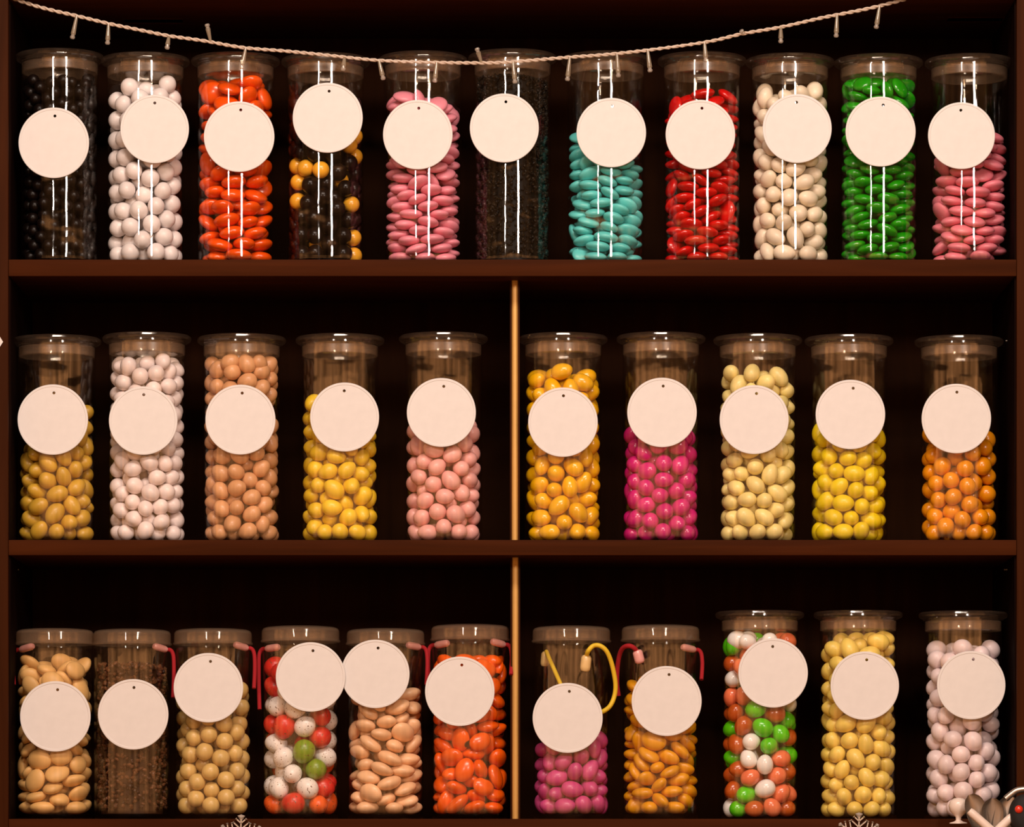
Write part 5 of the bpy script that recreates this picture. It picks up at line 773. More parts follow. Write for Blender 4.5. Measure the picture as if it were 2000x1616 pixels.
  44,-36,357,-59,-9,-2,98, 55,6,255,-27,-9,-47,98, 46,18,319,-41,-8,-9,102, -34,44,260,-33,29,-34,97, -69,-88,297,-24,32,-39,99, 21,-42,225,20,33,-28,98, -110,24,312,-52,7,-29,98, -93,-37,329,-17,-47,-27,99,
  -46,14,317,16,7,-48,100, 112,-5,286,35,38,-27,101, -47,20,385,-32,-27,-18,102, 85,73,326,-31,6,10,101, -9,-112,308,-19,-42,38,100, -10,-112,373,-11,27,39,98, -8,-33,395,-14,-10,52,98, -28,-47,335,15,-7,57,99,
  100,51,397,-45,13,20,102, 30,110,320,-26,12,2,98, 94,-60,320,-26,-20,-50,102, -90,66,358,38,22,36,101, -70,-89,361,42,-20,-36,97, 50,-101,350,-45,11,36,100, -113,6,375,-43,-15,-4,98, 102,0,353,-30,24,-8,102,
  112,-15,418,-39,-41,-19,101, -101,51,422,-42,34,12,100, -66,-56,417,18,-18,-42,99, 43,17,394,23,11,-54,98, 40,-106,415,33,-7,4,99, 108,35,461,-22,55,-7,98, 43,-25,490,-46,19,5,99, -113,-14,436,-27,-30,-22,97,
  70,88,444,11,-27,31,101, 51,-40,426,-54,11,21,102, -64,33,529,-16,-40,29,99, 76,-84,470,-1,-56,-4,98, -83,75,482,34,-12,-48,101, 56,51,499,-17,-50,-23,100, 109,-28,484,15,-15,16,101, -110,-5,500,32,-18,-47,101),
 'B4': (
  105,13,44,-46,8,37,102, 73,-76,37,-30,35,-24,92, -103,-23,39,15,8,56,95, -26,-99,42,-3,-7,56,106, -22,-14,45,-13,-45,-10,102, -86,61,41,-14,25,-46,102, -2,69,42,30,49,7,101, -40,97,109,18,-8,19,102,
  3,25,118,33,1,30,100, -100,19,112,19,4,26,107, 31,-98,102,7,-18,53,103, 91,-40,105,26,5,-12,103, -81,-68,100,-12,30,-18,100, 70,81,67,-34,7,-38,92, 66,-80,173,-11,5,34,102, 99,35,125,42,-5,-5,94,
  31,-6,190,-2,-50,7,105, -73,67,177,-13,-40,41,100, -51,-22,167,-56,-20,-3,106, -27,-101,157,-36,44,-10,92, -106,10,217,-28,20,-28,93, -30,27,243,-6,-1,-54,102, -12,105,212,29,-35,30,102, 89,52,205,-19,-39,-16,106,
  18,-101,242,-17,42,28,108, -65,-85,220,16,53,-14,97, 101,-28,225,21,-51,22,101, 83,-63,301,-37,-28,11,107, 19,-26,273,55,14,-20,94, -94,-41,276,-4,-59,-9,100, 48,94,273,13,-28,41,102, 99,26,289,-4,5,-37,108,
  -34,98,298,-54,-11,23,104, -98,41,287,36,27,16,98, 73,78,350,-13,12,50,98, -60,-84,339,28,31,-33,107, 108,3,369,-24,-44,-14,93, -75,67,364,7,49,32,97, 29,7,342,-43,-12,18,100, 23,-102,341,-53,8,-23,100,
  -99,-11,353,1,-7,9,105, 4,108,370,39,34,-25,94, -96,25,430,7,2,-59,104, 81,-66,382,13,3,58,96, -15,-106,410,-53,-1,-4,97, 87,58,424,5,8,-57,94, -16,3,411,25,37,18,102, -82,-57,419,55,20,9,101,
  100,-20,449,-22,-21,45,104, -48,-92,480,27,-47,-25,97, 53,-87,453,-25,-48,26,99, 29,99,450,-31,-17,25,101, -97,-27,497,-4,-56,-14,104, -87,60,507,-36,-29,-33,100, 82,72,502,-42,-20,-36,94, -72,-81,551,48,-25,-4,94,
  100,9,543,-6,8,59,97, -14,-101,605,-23,-15,14,102, -101,8,572,-6,3,49,107, -45,77,576,-56,7,6,100),
 'B5': (
  62,71,23,0,-3,32,94, 37,-97,23,-4,0,38,93, -104,15,26,-2,3,-46,108, -68,-71,25,-4,-2,13,99, 102,-12,24,5,6,-59,91, -51,85,26,2,-3,58,100, -1,11,28,0,4,59,106, -80,48,66,-11,5,-15,92,
  15,118,56,13,39,-43,110, 79,34,62,5,2,58,94, 84,-51,52,-3,-15,57,94, 5,-66,57,9,-8,-46,104, -94,-34,66,7,3,24,100, -7,59,69,8,3,56,96, 98,41,108,-5,0,-30,106, -90,-30,116,7,1,24,98,
  78,-69,97,10,7,-58,96, -84,73,107,-7,13,21,90, 26,6,97,-2,-17,56,108, -55,-104,81,12,31,48,101, 96,-15,149,10,-8,12,109, 74,65,156,-10,-11,30,102, -100,17,155,-2,-10,-18,93, 7,-3,144,16,-10,4,90,
  18,-99,120,9,-4,-56,109, -63,-84,142,5,6,-12,104, -36,98,141,15,8,-39,94, -11,-108,174,-8,11,-9,97, 102,33,202,1,-7,54,96, -11,-36,176,-10,-15,57,102, -76,-57,191,-2,-6,-35,95, -58,63,173,35,34,35,99,
  17,39,194,-19,30,42,108, 68,-77,169,2,0,1,102, -84,38,213,-49,16,-19,100, -99,-50,240,5,16,48,100, 19,-97,216,-5,10,-15,108, 93,33,250,4,-1,-58,92, 87,-41,213,-60,-5,-2,104, -4,-22,232,-8,9,57,101,
  39,-91,264,5,9,36,95, -102,16,269,47,-36,5,105, 110,-28,275,-6,-24,15,94, 59,78,267,8,-27,-43,95, -19,20,265,3,-12,-53,103, -57,-92,273,18,-1,56,100, 50,-1,289,9,14,-47,105, 113,37,318,16,-41,-3,104,
  -58,-15,311,4,2,38,104, 20,98,292,7,-23,-33,101, 70,-86,317,-1,-24,-49,109, -55,88,248,26,-32,-23,93, -13,-96,308,-5,0,-53,100, -28,106,319,9,-14,19,94, -77,-83,345,5,12,56,92, -119,-6,328,24,43,16,103,
  101,-33,337,-12,22,49,91, 72,74,343,-33,-12,40,101, -6,4,333,-19,10,-42,93, 6,-103,357,-3,9,54,95, 11,41,367,-14,9,-18,100, -72,-28,369,-19,5,-55,95, -88,60,310,26,48,-18,95, -11,-32,386,0,9,-23,107,
  95,7,377,11,-11,10,90, 63,-59,372,14,-3,-46,92, 38,5,412,2,4,59,94, 36,67,411,0,-44,38,95, 49,-85,415,-8,-13,57,109, -78,94,358,15,-37,-43,93, 107,-29,416,11,0,40,97, -66,-87,398,3,18,-18,97,
  -70,31,393,-28,8,35,107, 25,-105,470,-18,-6,14,103, -15,9,444,-11,-18,31,98, 88,-39,465,-7,1,60,103, 94,50,457,10,-4,-33,109, -27,-95,429,21,10,43,98, -100,45,451,-17,1,-48,99, -92,-54,457,-12,13,47,106,
  -72,79,493,-2,27,-16,100, 40,36,470,40,29,31,91),
 'B6': (
  37,-10,24,-1,4,-53,94, -26,16,27,-53,-25,8,95, -103,17,27,8,-4,26,100, -101,3,75,7,1,-57,99, -93,-53,46,19,46,-15,104, 19,-99,27,-8,1,54,98, 91,-57,25,-3,0,-52,100, 98,-53,77,-51,-28,3,97,
  -62,93,27,-2,12,-55,95, 17,94,29,-5,10,-32,110, -48,-95,40,0,-21,-4,106, 25,-66,68,-4,11,32,98, 82,62,33,-17,12,-56,95, 103,21,63,-2,16,-44,106, -25,-21,71,-52,0,18,95, 42,97,80,-1,5,60,102,
  45,-12,93,-2,-17,-34,95, -53,-86,103,19,-56,5,95, -90,76,94,35,28,6,106, 53,-111,106,5,-45,-37,91, 87,55,120,-3,-11,34,104, 0,-61,129,1,5,48,106, 25,34,129,14,-27,-25,106, -52,25,120,-8,2,-57,105,
  -69,-66,158,-51,-31,-4,104, -109,-33,118,0,-26,37,98, -47,22,173,-24,-54,-2,101, 113,-3,138,33,-20,33,91, 41,-94,174,25,-42,-19,103, -22,-120,170,-39,-21,-25,99, 99,-63,146,10,34,-6,101, -113,45,168,39,14,34,99,
  12,-33,184,-24,-8,17,104, 86,52,176,-34,48,-8,105, 108,-29,218,4,-25,-38,106, -110,-22,199,17,32,8,98, 20,30,195,40,40,-8,92, 85,41,231,0,-4,-54,107, -48,-3,221,-51,30,1,105, 12,-80,235,0,2,-3,101,
  -60,48,282,45,15,-27,96, -70,-88,219,0,24,49,105, 41,-114,281,-42,-15,-1,96, 57,-47,272,-12,25,41,109, 50,98,215,4,-57,-3,90, -98,-35,263,-8,17,-11,104, -111,42,251,-48,-4,32,102, -36,-109,290,36,31,-36,103,
  105,15,278,7,4,36,103, 40,57,303,-14,-20,52,92, -29,-21,269,7,5,56,101, 98,-20,327,0,-11,0,101, 1,-69,321,12,31,33,105, 70,-81,340,5,-3,3,91, 101,52,331,-27,-4,-48,95, -101,20,337,55,-19,15,103,
  -77,-48,315,-3,8,-58,110, -57,-84,357,0,-9,46,104, -73,76,364,53,25,-8,109, 31,-111,390,5,-32,-50,108, -16,-31,381,-26,-8,-51,109, 46,8,349,-43,38,-14,95, -10,40,377,-39,-2,17,107, -111,-35,385,22,-22,-26,106,
  99,14,395,-7,7,-53,109, 60,-57,396,-10,-30,-51,103, 34,-1,428,3,-17,3,105, -85,34,421,-6,-15,54,108, -97,-28,444,1,5,-2,90, 102,-41,442,-14,12,-47,105, 97,48,444,38,-44,6,97, -103,25,479,-39,-44,13,105,
  60,104,484,43,10,-32,99, 79,-84,497,-5,28,-47,103, 53,-26,485,-57,-12,-12,98, 37,44,484,12,-7,7,100, 112,50,503,26,37,36,94, -70,64,505,12,21,50,103, -72,-29,531,11,-49,26,109, 112,4,547,-28,42,3,107,
  -105,34,566,3,31,-38,108, -91,-70,605,-12,-51,21,98, -21,-87,564,-26,2,-43,101, 11,88,619,8,-28,-52,98, 91,-42,564,-48,-2,-20,95, 42,37,569,9,-11,44,104, 103,44,614,-20,-7,50,96, 55,-103,563,-13,30,-49,109,
  89,-49,624,47,-37,-3,99, 23,-44,583,-14,12,53,105, -12,-107,625,59,0,-7,104, 9,13,608,4,-10,3,102, -20,-30,637,2,-34,30,99, -78,5,618,-46,-13,29,108, -112,31,665,-10,49,-21,94, -78,-66,659,-53,-14,24,92),
 'B7': (
  -84,-59,32,-10,56,-20,99, 47,-94,35,-45,-29,24,108, -79,69,32,-45,40,3,104, -9,55,32,-12,45,38,93, -26,-111,31,59,-11,1,101, 11,114,31,0,-6,59,99, -21,-5,30,16,-3,14,97, 52,10,32,48,-36,-1,107,
  -60,-88,80,-4,16,-51,93, -111,4,41,-31,36,5,106, 83,77,35,29,24,44,103, -54,17,77,-35,47,-11,106, 3,-53,63,28,-10,15,104, 13,17,81,49,-30,-6,92, 3,-112,96,11,5,4,105, 103,-49,39,0,28,26,101,
  -91,70,96,-47,-27,-9,100, 116,17,39,-23,38,9,92, -104,-48,90,33,-45,1,92, 70,-73,101,-17,16,-28,106, -110,10,112,46,9,17,93, 104,-17,91,53,-12,1,95, -58,-92,142,4,39,-45,104, 72,46,88,25,8,35,94,
  -24,-30,120,-27,0,-50,99, -20,50,123,20,39,28,97, 96,-36,148,59,-11,-3,100, 112,29,133,26,-20,-29,97, -87,55,158,2,-60,5,103, 12,-111,164,-10,28,39,94, -94,-36,148,53,14,3,99, -101,2,197,7,31,-51,104,
  -32,-111,206,-50,-11,-20,96, -36,1,171,-19,-9,-31,96, 103,22,191,41,1,1,93, 72,-88,171,16,-26,16,103, 22,-48,158,-7,26,13,98, 35,-96,224,-8,-5,-33,104, -80,-66,203,5,20,-46,108, 100,35,250,-5,59,-8,97,
  110,-31,217,17,21,-44,99, 33,3,195,-8,-35,44,101, -73,-90,261,5,-28,45,93, -98,41,249,8,-22,-55,100, 50,-28,248,10,-22,-54,99, -11,-87,269,17,14,39,102, 87,-77,256,42,11,-38,95, 66,95,238,17,27,49,100,
  60,6,302,-8,5,20,101, -113,-28,251,27,-21,-30,92, -55,-25,271,33,-3,-37,103, 65,75,299,-3,-18,-56,104, 110,-30,293,29,-40,33,96, 44,-104,291,3,-26,28,92, -13,-44,219,-6,7,-51,93, -88,62,308,-36,-43,19,96),
 'B8': (
  66,5,26,-3,-1,-55,107, -22,2,26,-4,0,-45,104, -46,82,23,-3,-1,56,92, -47,-92,23,-3,2,-38,100, 50,-80,26,3,5,54,103, 56,91,25,-3,1,60,101, -103,27,25,-2,2,34,100, -91,-41,39,-39,-20,1,106,
  95,-58,53,-15,3,-48,100, 91,46,63,-7,-1,-9,101, 0,113,54,-8,-5,0,99, 15,18,68,0,-1,58,102, -77,78,63,4,4,-58,101, -4,-106,54,-14,18,-23,98, 27,-21,106,13,9,-44,98, -74,-85,81,-1,-1,57,97,
  107,-29,92,-10,0,-49,105, -102,10,73,3,-1,-58,99, 42,-97,88,2,-3,-15,97, -19,109,103,9,2,9,105, -85,56,115,-6,-4,48,106, 86,35,114,6,19,-54,100, -91,-37,112,-9,9,58,92, 67,-75,134,-4,-6,-9,105,
  21,66,111,7,29,-7,91, -9,-106,112,-19,-9,49,92, -4,-37,142,-12,-9,53,92, 105,-9,136,-7,4,-59,91, -46,88,149,-3,8,-22,101, -111,3,148,8,-3,-49,100, 65,75,150,-17,-8,22,95, 35,-110,164,12,2,-58,90,
  -54,-89,138,3,-23,-51,94, 13,-9,185,-7,18,47,101, 85,-48,177,-18,5,-7,99, 30,40,213,-13,38,22,109, -51,-18,164,-17,-20,37,103, -84,68,186,5,13,-58,94, -100,-59,166,29,-4,46,91, -16,-102,181,7,-7,-45,90,
  100,-14,204,-14,21,36,93, -73,-74,200,22,-10,50,98, 90,63,198,3,0,52,106, -31,8,218,-12,1,40,103, -103,18,199,9,12,-56,95, 25,-88,220,12,17,55,108, -49,-102,229,11,14,-19,100, 44,-20,249,15,13,-36,105,
  111,18,240,-4,7,36,91, 78,75,249,-6,-12,-10,104, -18,32,265,5,0,-52,97, -101,-13,234,1,0,-10,92, -31,-115,284,-41,10,1,108, -22,-4,302,9,14,-51,101, 101,4,288,-2,9,59,97, 74,-83,248,1,21,5,98,
  -104,1,276,2,-6,-55,91, 33,-38,300,22,-2,28,109, 45,-104,305,0,-1,-56,91, -59,-1,350,33,-1,-44,98, 80,76,306,0,10,-26,106, -100,33,317,-10,3,-57,101, -79,-64,282,-32,3,33,104, -109,-32,321,23,15,-50,91,
  100,-52,276,-6,21,14,95, -9,-87,334,-8,-5,-32,105, -73,83,355,-5,-2,19,106, 109,28,338,0,-12,43,100, 71,42,383,2,-13,52,108, 46,-95,363,-4,25,-9,99, -100,49,398,13,-15,35,104, -80,-74,361,3,8,-27,109,
  30,-15,388,-17,-4,-57,92, 95,-47,340,13,-7,19,106, 105,-7,407,10,11,-15,97, 77,-64,395,16,6,57,107, -107,39,450,15,-8,32,97, -99,-16,404,3,-3,60,100, -93,-54,440,11,8,-24,109, 89,-47,445,-5,0,-2,102,
  92,51,432,-13,10,11,95, 113,5,473,-9,2,-42,99, -103,-50,495,-2,15,-33,95, 64,70,484,-10,15,-52,110, 102,57,518,-14,21,-25,99, -56,-92,504,-8,20,-25,104),
 'B9': (
  99,26,36,52,8,-1,105, -2,-44,34,-6,0,-37,101, -14,94,34,6,-17,-50,98, -84,-65,32,-3,4,8,95, -29,-110,32,-3,-60,6,94, 14,31,33,59,10,-1,101, -81,64,34,-55,23,5,101, 108,-13,93,22,12,-14,98,
  -112,-6,37,-37,26,39,96, 63,90,35,-57,5,-5,100, -53,89,91,6,13,48,102, -59,-87,88,24,-51,-21,104, 98,-43,33,-2,17,57,97, 42,-14,73,27,-53,2,94, 42,-104,37,-28,14,-51,98, 78,-74,93,44,-20,15,103,
  8,46,99,-58,-12,-4,104, 96,57,102,-48,8,-33,104, -103,33,99,15,36,22,105, -106,-41,106,37,-25,28,93, 14,-107,109,5,53,24,106, 46,-4,139,-2,-1,36,106, 64,90,149,54,-1,22,96, -41,-13,91,15,8,57,106,
  -75,71,155,47,-23,-19,103, -13,107,147,8,38,44,106, -10,35,163,-10,37,-43,98, -102,2,168,4,9,-59,104, 61,-85,160,-3,11,54,100, 103,37,172,41,-7,-6,95, -18,-40,151,44,35,22,98, -42,-105,154,-32,-8,-13,97,
  34,97,210,21,-34,-38,106, -40,96,211,21,-9,-29,103, 99,-31,182,38,1,-15,106, 14,-112,205,-27,-25,-33,97, 89,61,231,12,-43,-33,96, -85,-61,187,-14,56,17,100, -91,50,220,58,-14,4,101, 22,22,222,11,5,-3,104,
  -9,111,273,16,-27,40,95, 108,-3,247,19,-45,34,101, -50,-101,226,-20,-47,-10,97, 25,-44,201,-13,15,-54,93, 77,-81,228,-18,57,8,99, -105,-15,233,-4,-55,23,95, 55,97,281,39,-8,-43,94, -34,29,271,-35,43,17,95,
  -33,-32,232,51,27,-5,96, 40,-25,271,47,-12,-35,103, 76,-83,325,24,-31,42,96, 30,-101,277,-44,37,-13,102, -104,27,284,19,6,-10,96, 96,45,298,-7,10,-51,102, -92,58,346,-17,-42,-34,103, -33,-25,311,-39,-40,0,103,
  111,-26,313,-24,-37,7,96, 24,41,307,11,-17,-30,97, 31,-32,344,26,-51,-15,104, -94,-58,286,-15,-47,12,107, -37,-101,294,-3,-10,24,97, -69,-87,354,29,30,-42,102, 5,-110,348,16,-21,54,106, 28,-33,417,-22,-33,-8,95,
  98,-44,379,-20,-52,12,99, -106,-10,345,0,31,48,101, -26,32,364,16,15,-8,104, -35,-33,386,3,21,-17,99, -23,-107,420,15,36,-46,106, 102,27,366,53,-5,-14,107, 54,-95,400,2,8,-59,102, -98,-55,406,28,-38,4,96,
  -66,-83,472,-20,-4,-44,105, 34,38,406,-48,26,-11,103, 111,-18,440,44,37,-1,96, -102,21,405,-4,-18,55,98, 69,-79,466,-11,-4,-37,107, -67,88,414,-16,52,14,104, -29,26,435,6,1,-32,98, -109,-21,466,-38,-13,43,102,
  92,66,423,-16,-4,-32,95, 29,34,477,-11,-49,-33,107, -94,49,468,53,-15,-13,102, 100,-31,508,22,54,-13,102, 104,39,488,27,-5,43,102, -40,-2,495,-44,-23,-3,99, 22,-31,492,-42,-18,-27,98, -57,92,509,-34,18,-44,107,
  -36,-61,527,12,-53,25,98, 107,22,556,34,-48,-9,98, -106,-36,537,8,13,48,97, -98,36,536,11,-3,58,99, -85,60,599,26,54,2,104, 87,70,606,-26,-17,-50,95, 114,9,620,-20,32,-27,93, -79,-81,583,28,23,45,94,
  -111,-11,599,31,43,20,99, -107,23,665,25,-44,18,107, -24,-109,626,5,-8,-1,100, 48,31,657,44,-35,21,97, -16,41,685,13,55,11,103, -47,-36,628,-26,-32,39,105, 48,103,659,57,-7,-9,95, 110,-4,685,42,26,4,95,
  91,64,697,-53,20,18,99, -54,-89,681,-23,45,-29,96, 32,-109,677,43,12,-39,93, 16,-41,666,-17,-17,33,104, -104,-46,665,15,48,-8,95, -9,108,699,25,49,-24,97, -49,-19,696,-49,11,-19,97, 92,-62,654,-20,12,22,100,
  -77,79,704,7,50,-7,102, -89,-61,736,-1,2,-19,106),
 'B10': (
  94,-56,30,-1,-5,-40,96, -89,-54,31,3,-30,-50,94, -112,20,32,-37,44,-12,100, -21,-102,31,40,-44,-4,98, 87,23,32,-54,-20,9,102, -11,103,34,-24,-38,33,102, 23,36,31,-27,50,-15,93, -73,85,43,29,23,-37,103,
  -106,-20,82,-10,-57,13,95, -45,22,32,-53,-27,5,98, 43,-97,31,-6,5,53,94, 65,93,32,-20,-54,15,99, -61,-90,79,22,33,16,95, 113,-19,77,31,-47,-12,94, -87,-58,127,-17,46,-31,96, 34,-32,47,4,-33,-2,101,
  73,-80,85,-14,-33,32,96, 12,-100,88,-2,-4,-39,107, -95,42,91,-32,16,-14,96, 96,57,91,6,28,42,106, -32,-26,79,-28,-36,-37,106, 25,-113,155,-21,-30,-44,95, 94,-5,137,-4,-3,7,105, -114,10,142,-43,41,-1,98,
  -33,-99,135,-33,44,-20,95, -69,-92,186,-46,3,-32,94, -110,-34,188,23,13,47,93, 77,-71,150,-9,-55,-23,102, 105,-38,200,35,-46,2,106, 21,-28,121,21,20,46,105, 48,-88,212,30,38,26,105, 37,29,158,-24,9,48,98,
  -101,49,201,0,-14,41,96, -8,-48,184,6,-20,-49,106, -16,-112,228,53,-5,-27,101, -59,-10,215,-38,36,-17,98, 86,-72,266,13,14,15,104, 99,36,192,-18,14,3,101, -48,-3,151,55,-2,-16,95, -88,-73,242,-12,9,50,95,
  -116,0,245,-14,11,-38,93, 85,78,242,-9,-4,53,93, 111,2,253,-14,-3,49,100, 22,-109,284,23,-45,4,98, 102,-28,310,-7,7,58,93, 50,-10,230,30,-35,-10,104, 103,43,305,-45,25,-24,105, -45,8,282,-29,-32,-41,100,
  -9,-49,250,0,-52,30,98, 3,42,250,-17,-28,50,97, -97,-43,296,-40,-3,26,99, 72,-79,331,34,47,16,97, -5,113,334,47,-6,0,101, 14,-51,312,42,25,0,104, -14,59,307,-27,-2,-11,94, 46,15,304,23,23,-26,96,
  102,2,365,-8,-6,59,103, -73,85,337,-46,-9,-35,104, -42,-94,296,-29,-32,35,104, -16,-2,338,-12,18,-52,95, 25,-108,365,8,-25,4,106, -110,31,300,-17,9,-44,98, -55,-98,363,-17,-24,52,106, -89,-35,362,-4,59,7,102,
  -104,31,373,-38,27,16,106, 94,68,389,1,-20,49,93, 86,-57,390,3,-8,59,103, 99,18,429,7,4,7,102, 34,9,387,21,25,-40,97, -101,-14,423,2,-44,-40,103, 71,77,450,-25,53,5,99, -2,-50,378,25,-2,6,95,
  -85,-79,417,46,-30,7,94, -90,-53,472,-3,12,-55,95, -14,-103,425,-34,-44,22,99, 92,-44,455,-13,-58,-4,101, 93,34,492,-56,-18,-2,103, -30,3,400,-2,51,-25,94, -105,47,461,-17,43,-26,96, 110,-23,523,-36,-8,-47,104,
  -106,-1,502,49,13,11,97, -83,-55,535,-24,50,-17,107, -89,70,524,25,-52,-15,102, 80,-73,576,18,-29,-30,100, 101,47,559,-51,29,-2,105, -111,3,568,38,44,-7,106, -90,73,587,21,-48,-22,94, 106,-13,596,-46,16,-10,93,
  -83,-82,594,-26,16,-20,94, 86,56,626,14,-27,-51,105, 108,-6,659,-51,30,-2,103, -25,-59,597,52,-28,2,100, -65,69,646,45,-5,-14,106, 57,-40,630,-5,-28,50,101, -50,16,593,29,-46,-14,100, 37,-105,629,1,-40,-45,102,
  -93,-51,651,2,9,-1,102, 97,58,693,-35,16,-37,94, -112,16,633,-7,0,38,99, 9,25,635,-8,-3,-2,106, 72,-81,682,6,-58,12,104, 48,103,684,41,-17,40,99, 45,-1,688,11,11,-54,97, -42,-103,652,-22,-46,-18,107,
  -5,-48,661,-21,-16,52,101, 100,-34,716,54,-6,-7,95, -61,6,673,8,27,-8,105, -5,51,694,-4,15,-54,100, -56,95,705,13,-35,-37,97),
 'B11': (
  -53,97,37,-42,-33,-21,99, -34,14,33,-23,-53,14,95, -102,41,36,-34,-31,31,102, 42,3,35,-57,-7,-2,100, -41,-103,35,-38,4,25,96, 103,-38,37,29,24,1,102, -75,-43,35,5,-38,-35,98, 21,107,37,7,-17,56,104,
  -109,-14,86,-48,1,-2,95, -4,-47,46,25,-34,18,98, 107,34,33,-16,7,-38,94, -97,49,105,-48,0,-8,98, -38,-16,99,40,-34,28,104, -63,91,150,51,25,-8,102, -103,30,171,12,6,-20,106, -75,-80,96,-2,19,-53,97,
  37,-18,103,-9,4,56,104, 7,36,145,-3,-57,-12,104, 29,-107,38,-18,33,9,99, -99,49,240,7,-18,-29,97, 10,108,121,-53,-8,12,105, -100,-42,151,-22,-34,-40,103, 43,-5,195,-4,27,-34,105, 72,-82,87,-20,-17,42,98,
  -10,-107,102,-24,28,-45,106, 105,41,100,-9,-28,33,96, -105,-22,225,-39,10,11,106, 43,-100,146,-29,-46,25,95, 74,83,143,59,-1,1,95, -24,-37,170,-55,-16,8,106, 3,-47,235,-5,-7,59,96, 108,-28,108,50,7,-32,97,
  -18,-110,175,3,-29,6,99, 107,18,166,-28,-48,-4,104, 36,33,257,-50,14,-15,100, 92,-58,174,-15,-5,-54,105, -74,-85,205,-40,-18,-34,99, -110,4,295,-16,9,-52,99, -54,-36,276,9,-11,-57,100, -36,26,205,-53,12,-4,99,
  81,73,211,-5,36,-34,101, 110,-13,232,-33,-19,-36,99, -19,-111,243,46,0,-6,94, 41,-101,211,47,-33,-6,94, 16,34,326,-36,-22,17,101, -37,35,275,24,4,19,102, -50,-101,303,8,57,16,96, 83,-74,256,-2,47,22,97,
  -54,4,337,0,35,33,98, 104,42,270,19,-52,14,95, 29,-105,295,50,5,-31,105, 70,83,314,-12,12,44,100, 12,-33,299,-23,-24,37,94, -86,71,307,-4,-24,12,97, -96,-55,333,-21,-37,-28,101, -39,-15,406,-33,11,-41,98,
  78,-21,299,-22,18,33,99, -99,46,374,-32,-28,-42,101, -25,-59,352,32,-12,49,99, 109,29,338,35,16,-31,95, 35,-25,364,37,-15,-12,101, 11,107,349,-13,-34,27,104, -107,-22,398,29,33,-3,102, 20,-39,432,36,20,42,100,
  69,82,388,13,-10,-52,106, 105,-34,363,-53,27,6,95, -105,30,442,-59,9,-4,96, -76,-83,395,-36,39,23,94, -24,36,452,-6,52,-21,96, 22,-108,370,23,20,47,97, -68,88,447,36,21,-33,99, 77,-78,407,-28,48,12,103,
  105,24,409,-34,-12,7,99, -98,-48,465,-12,-50,31,100, 8,109,421,-57,-7,-2,101, 37,29,424,24,-2,-48,96, -108,8,507,9,50,-26,99, -45,-100,457,2,-41,22,104, 109,-27,451,-39,39,15,94, 86,67,463,29,-9,36,102,
  -81,74,518,-48,-28,-22,103, 108,-32,517,30,8,12,94, -39,-21,492,40,-37,7,99, 101,36,528,-9,35,47,104, -49,-98,532,17,10,-56,102, -98,-50,545,-21,5,-54,97, -47,5,554,-58,-2,7,96, -61,-89,602,-33,-49,11,105,
  102,-43,584,-51,6,-27,97, -107,34,571,-31,39,-31,96, 51,54,637,-24,-5,-51,101, 8,-110,582,16,25,-52,103, 62,-88,627,19,39,12,104, 34,-18,627,45,35,-13,105, -35,-25,615,31,40,-32,95, 110,24,598,-24,19,-40,94,
  -105,-28,613,41,38,-20,105, -75,79,609,-56,14,-14,95, -12,-107,653,56,-4,-15,104, -32,106,652,27,48,-23,95, 105,-22,653,9,20,-19,104, -101,33,654,-5,-50,33,106),
}

co_cache = {}
def mesh_co(me):
    if me.name not in co_cache:
        a = np.empty(len(me.vertices) * 3, dtype=np.float32); me.vertices.foreach_get('co', a)
        co_cache[me.name] = a.reshape(-1, 3).astype(float)
    return co_cache[me.name]

def ellipsoid_mesh(name, dims, m, seg=20, rings=12, seed=0, lump=0.03, egg=0.0):
    rn = random.Random(seed)
    bm = bmesh.new(); bmesh.ops.create_uvsphere(bm, u_segments=seg, v_segments=rings, radius=1)
    ph = [rn.uniform(0, 6.28) for _ in range(6)]
    for v in bm.verts:
        x, y, z = v.co
        f = 1 + lump * (math.sin(2.1 * x + ph[0]) * math.sin(2.3 * y + ph[1]) + 0.6 * math.sin(3.0 * z + ph[2] + x))
        e = 1 - egg * x
        v.co = Vector((x * dims[0] / 2 * f, y * e * dims[1] / 2 * f, z * e * dims[2] / 2 * f)) * S
    return mesh_from(bm, name, m, True, 80)

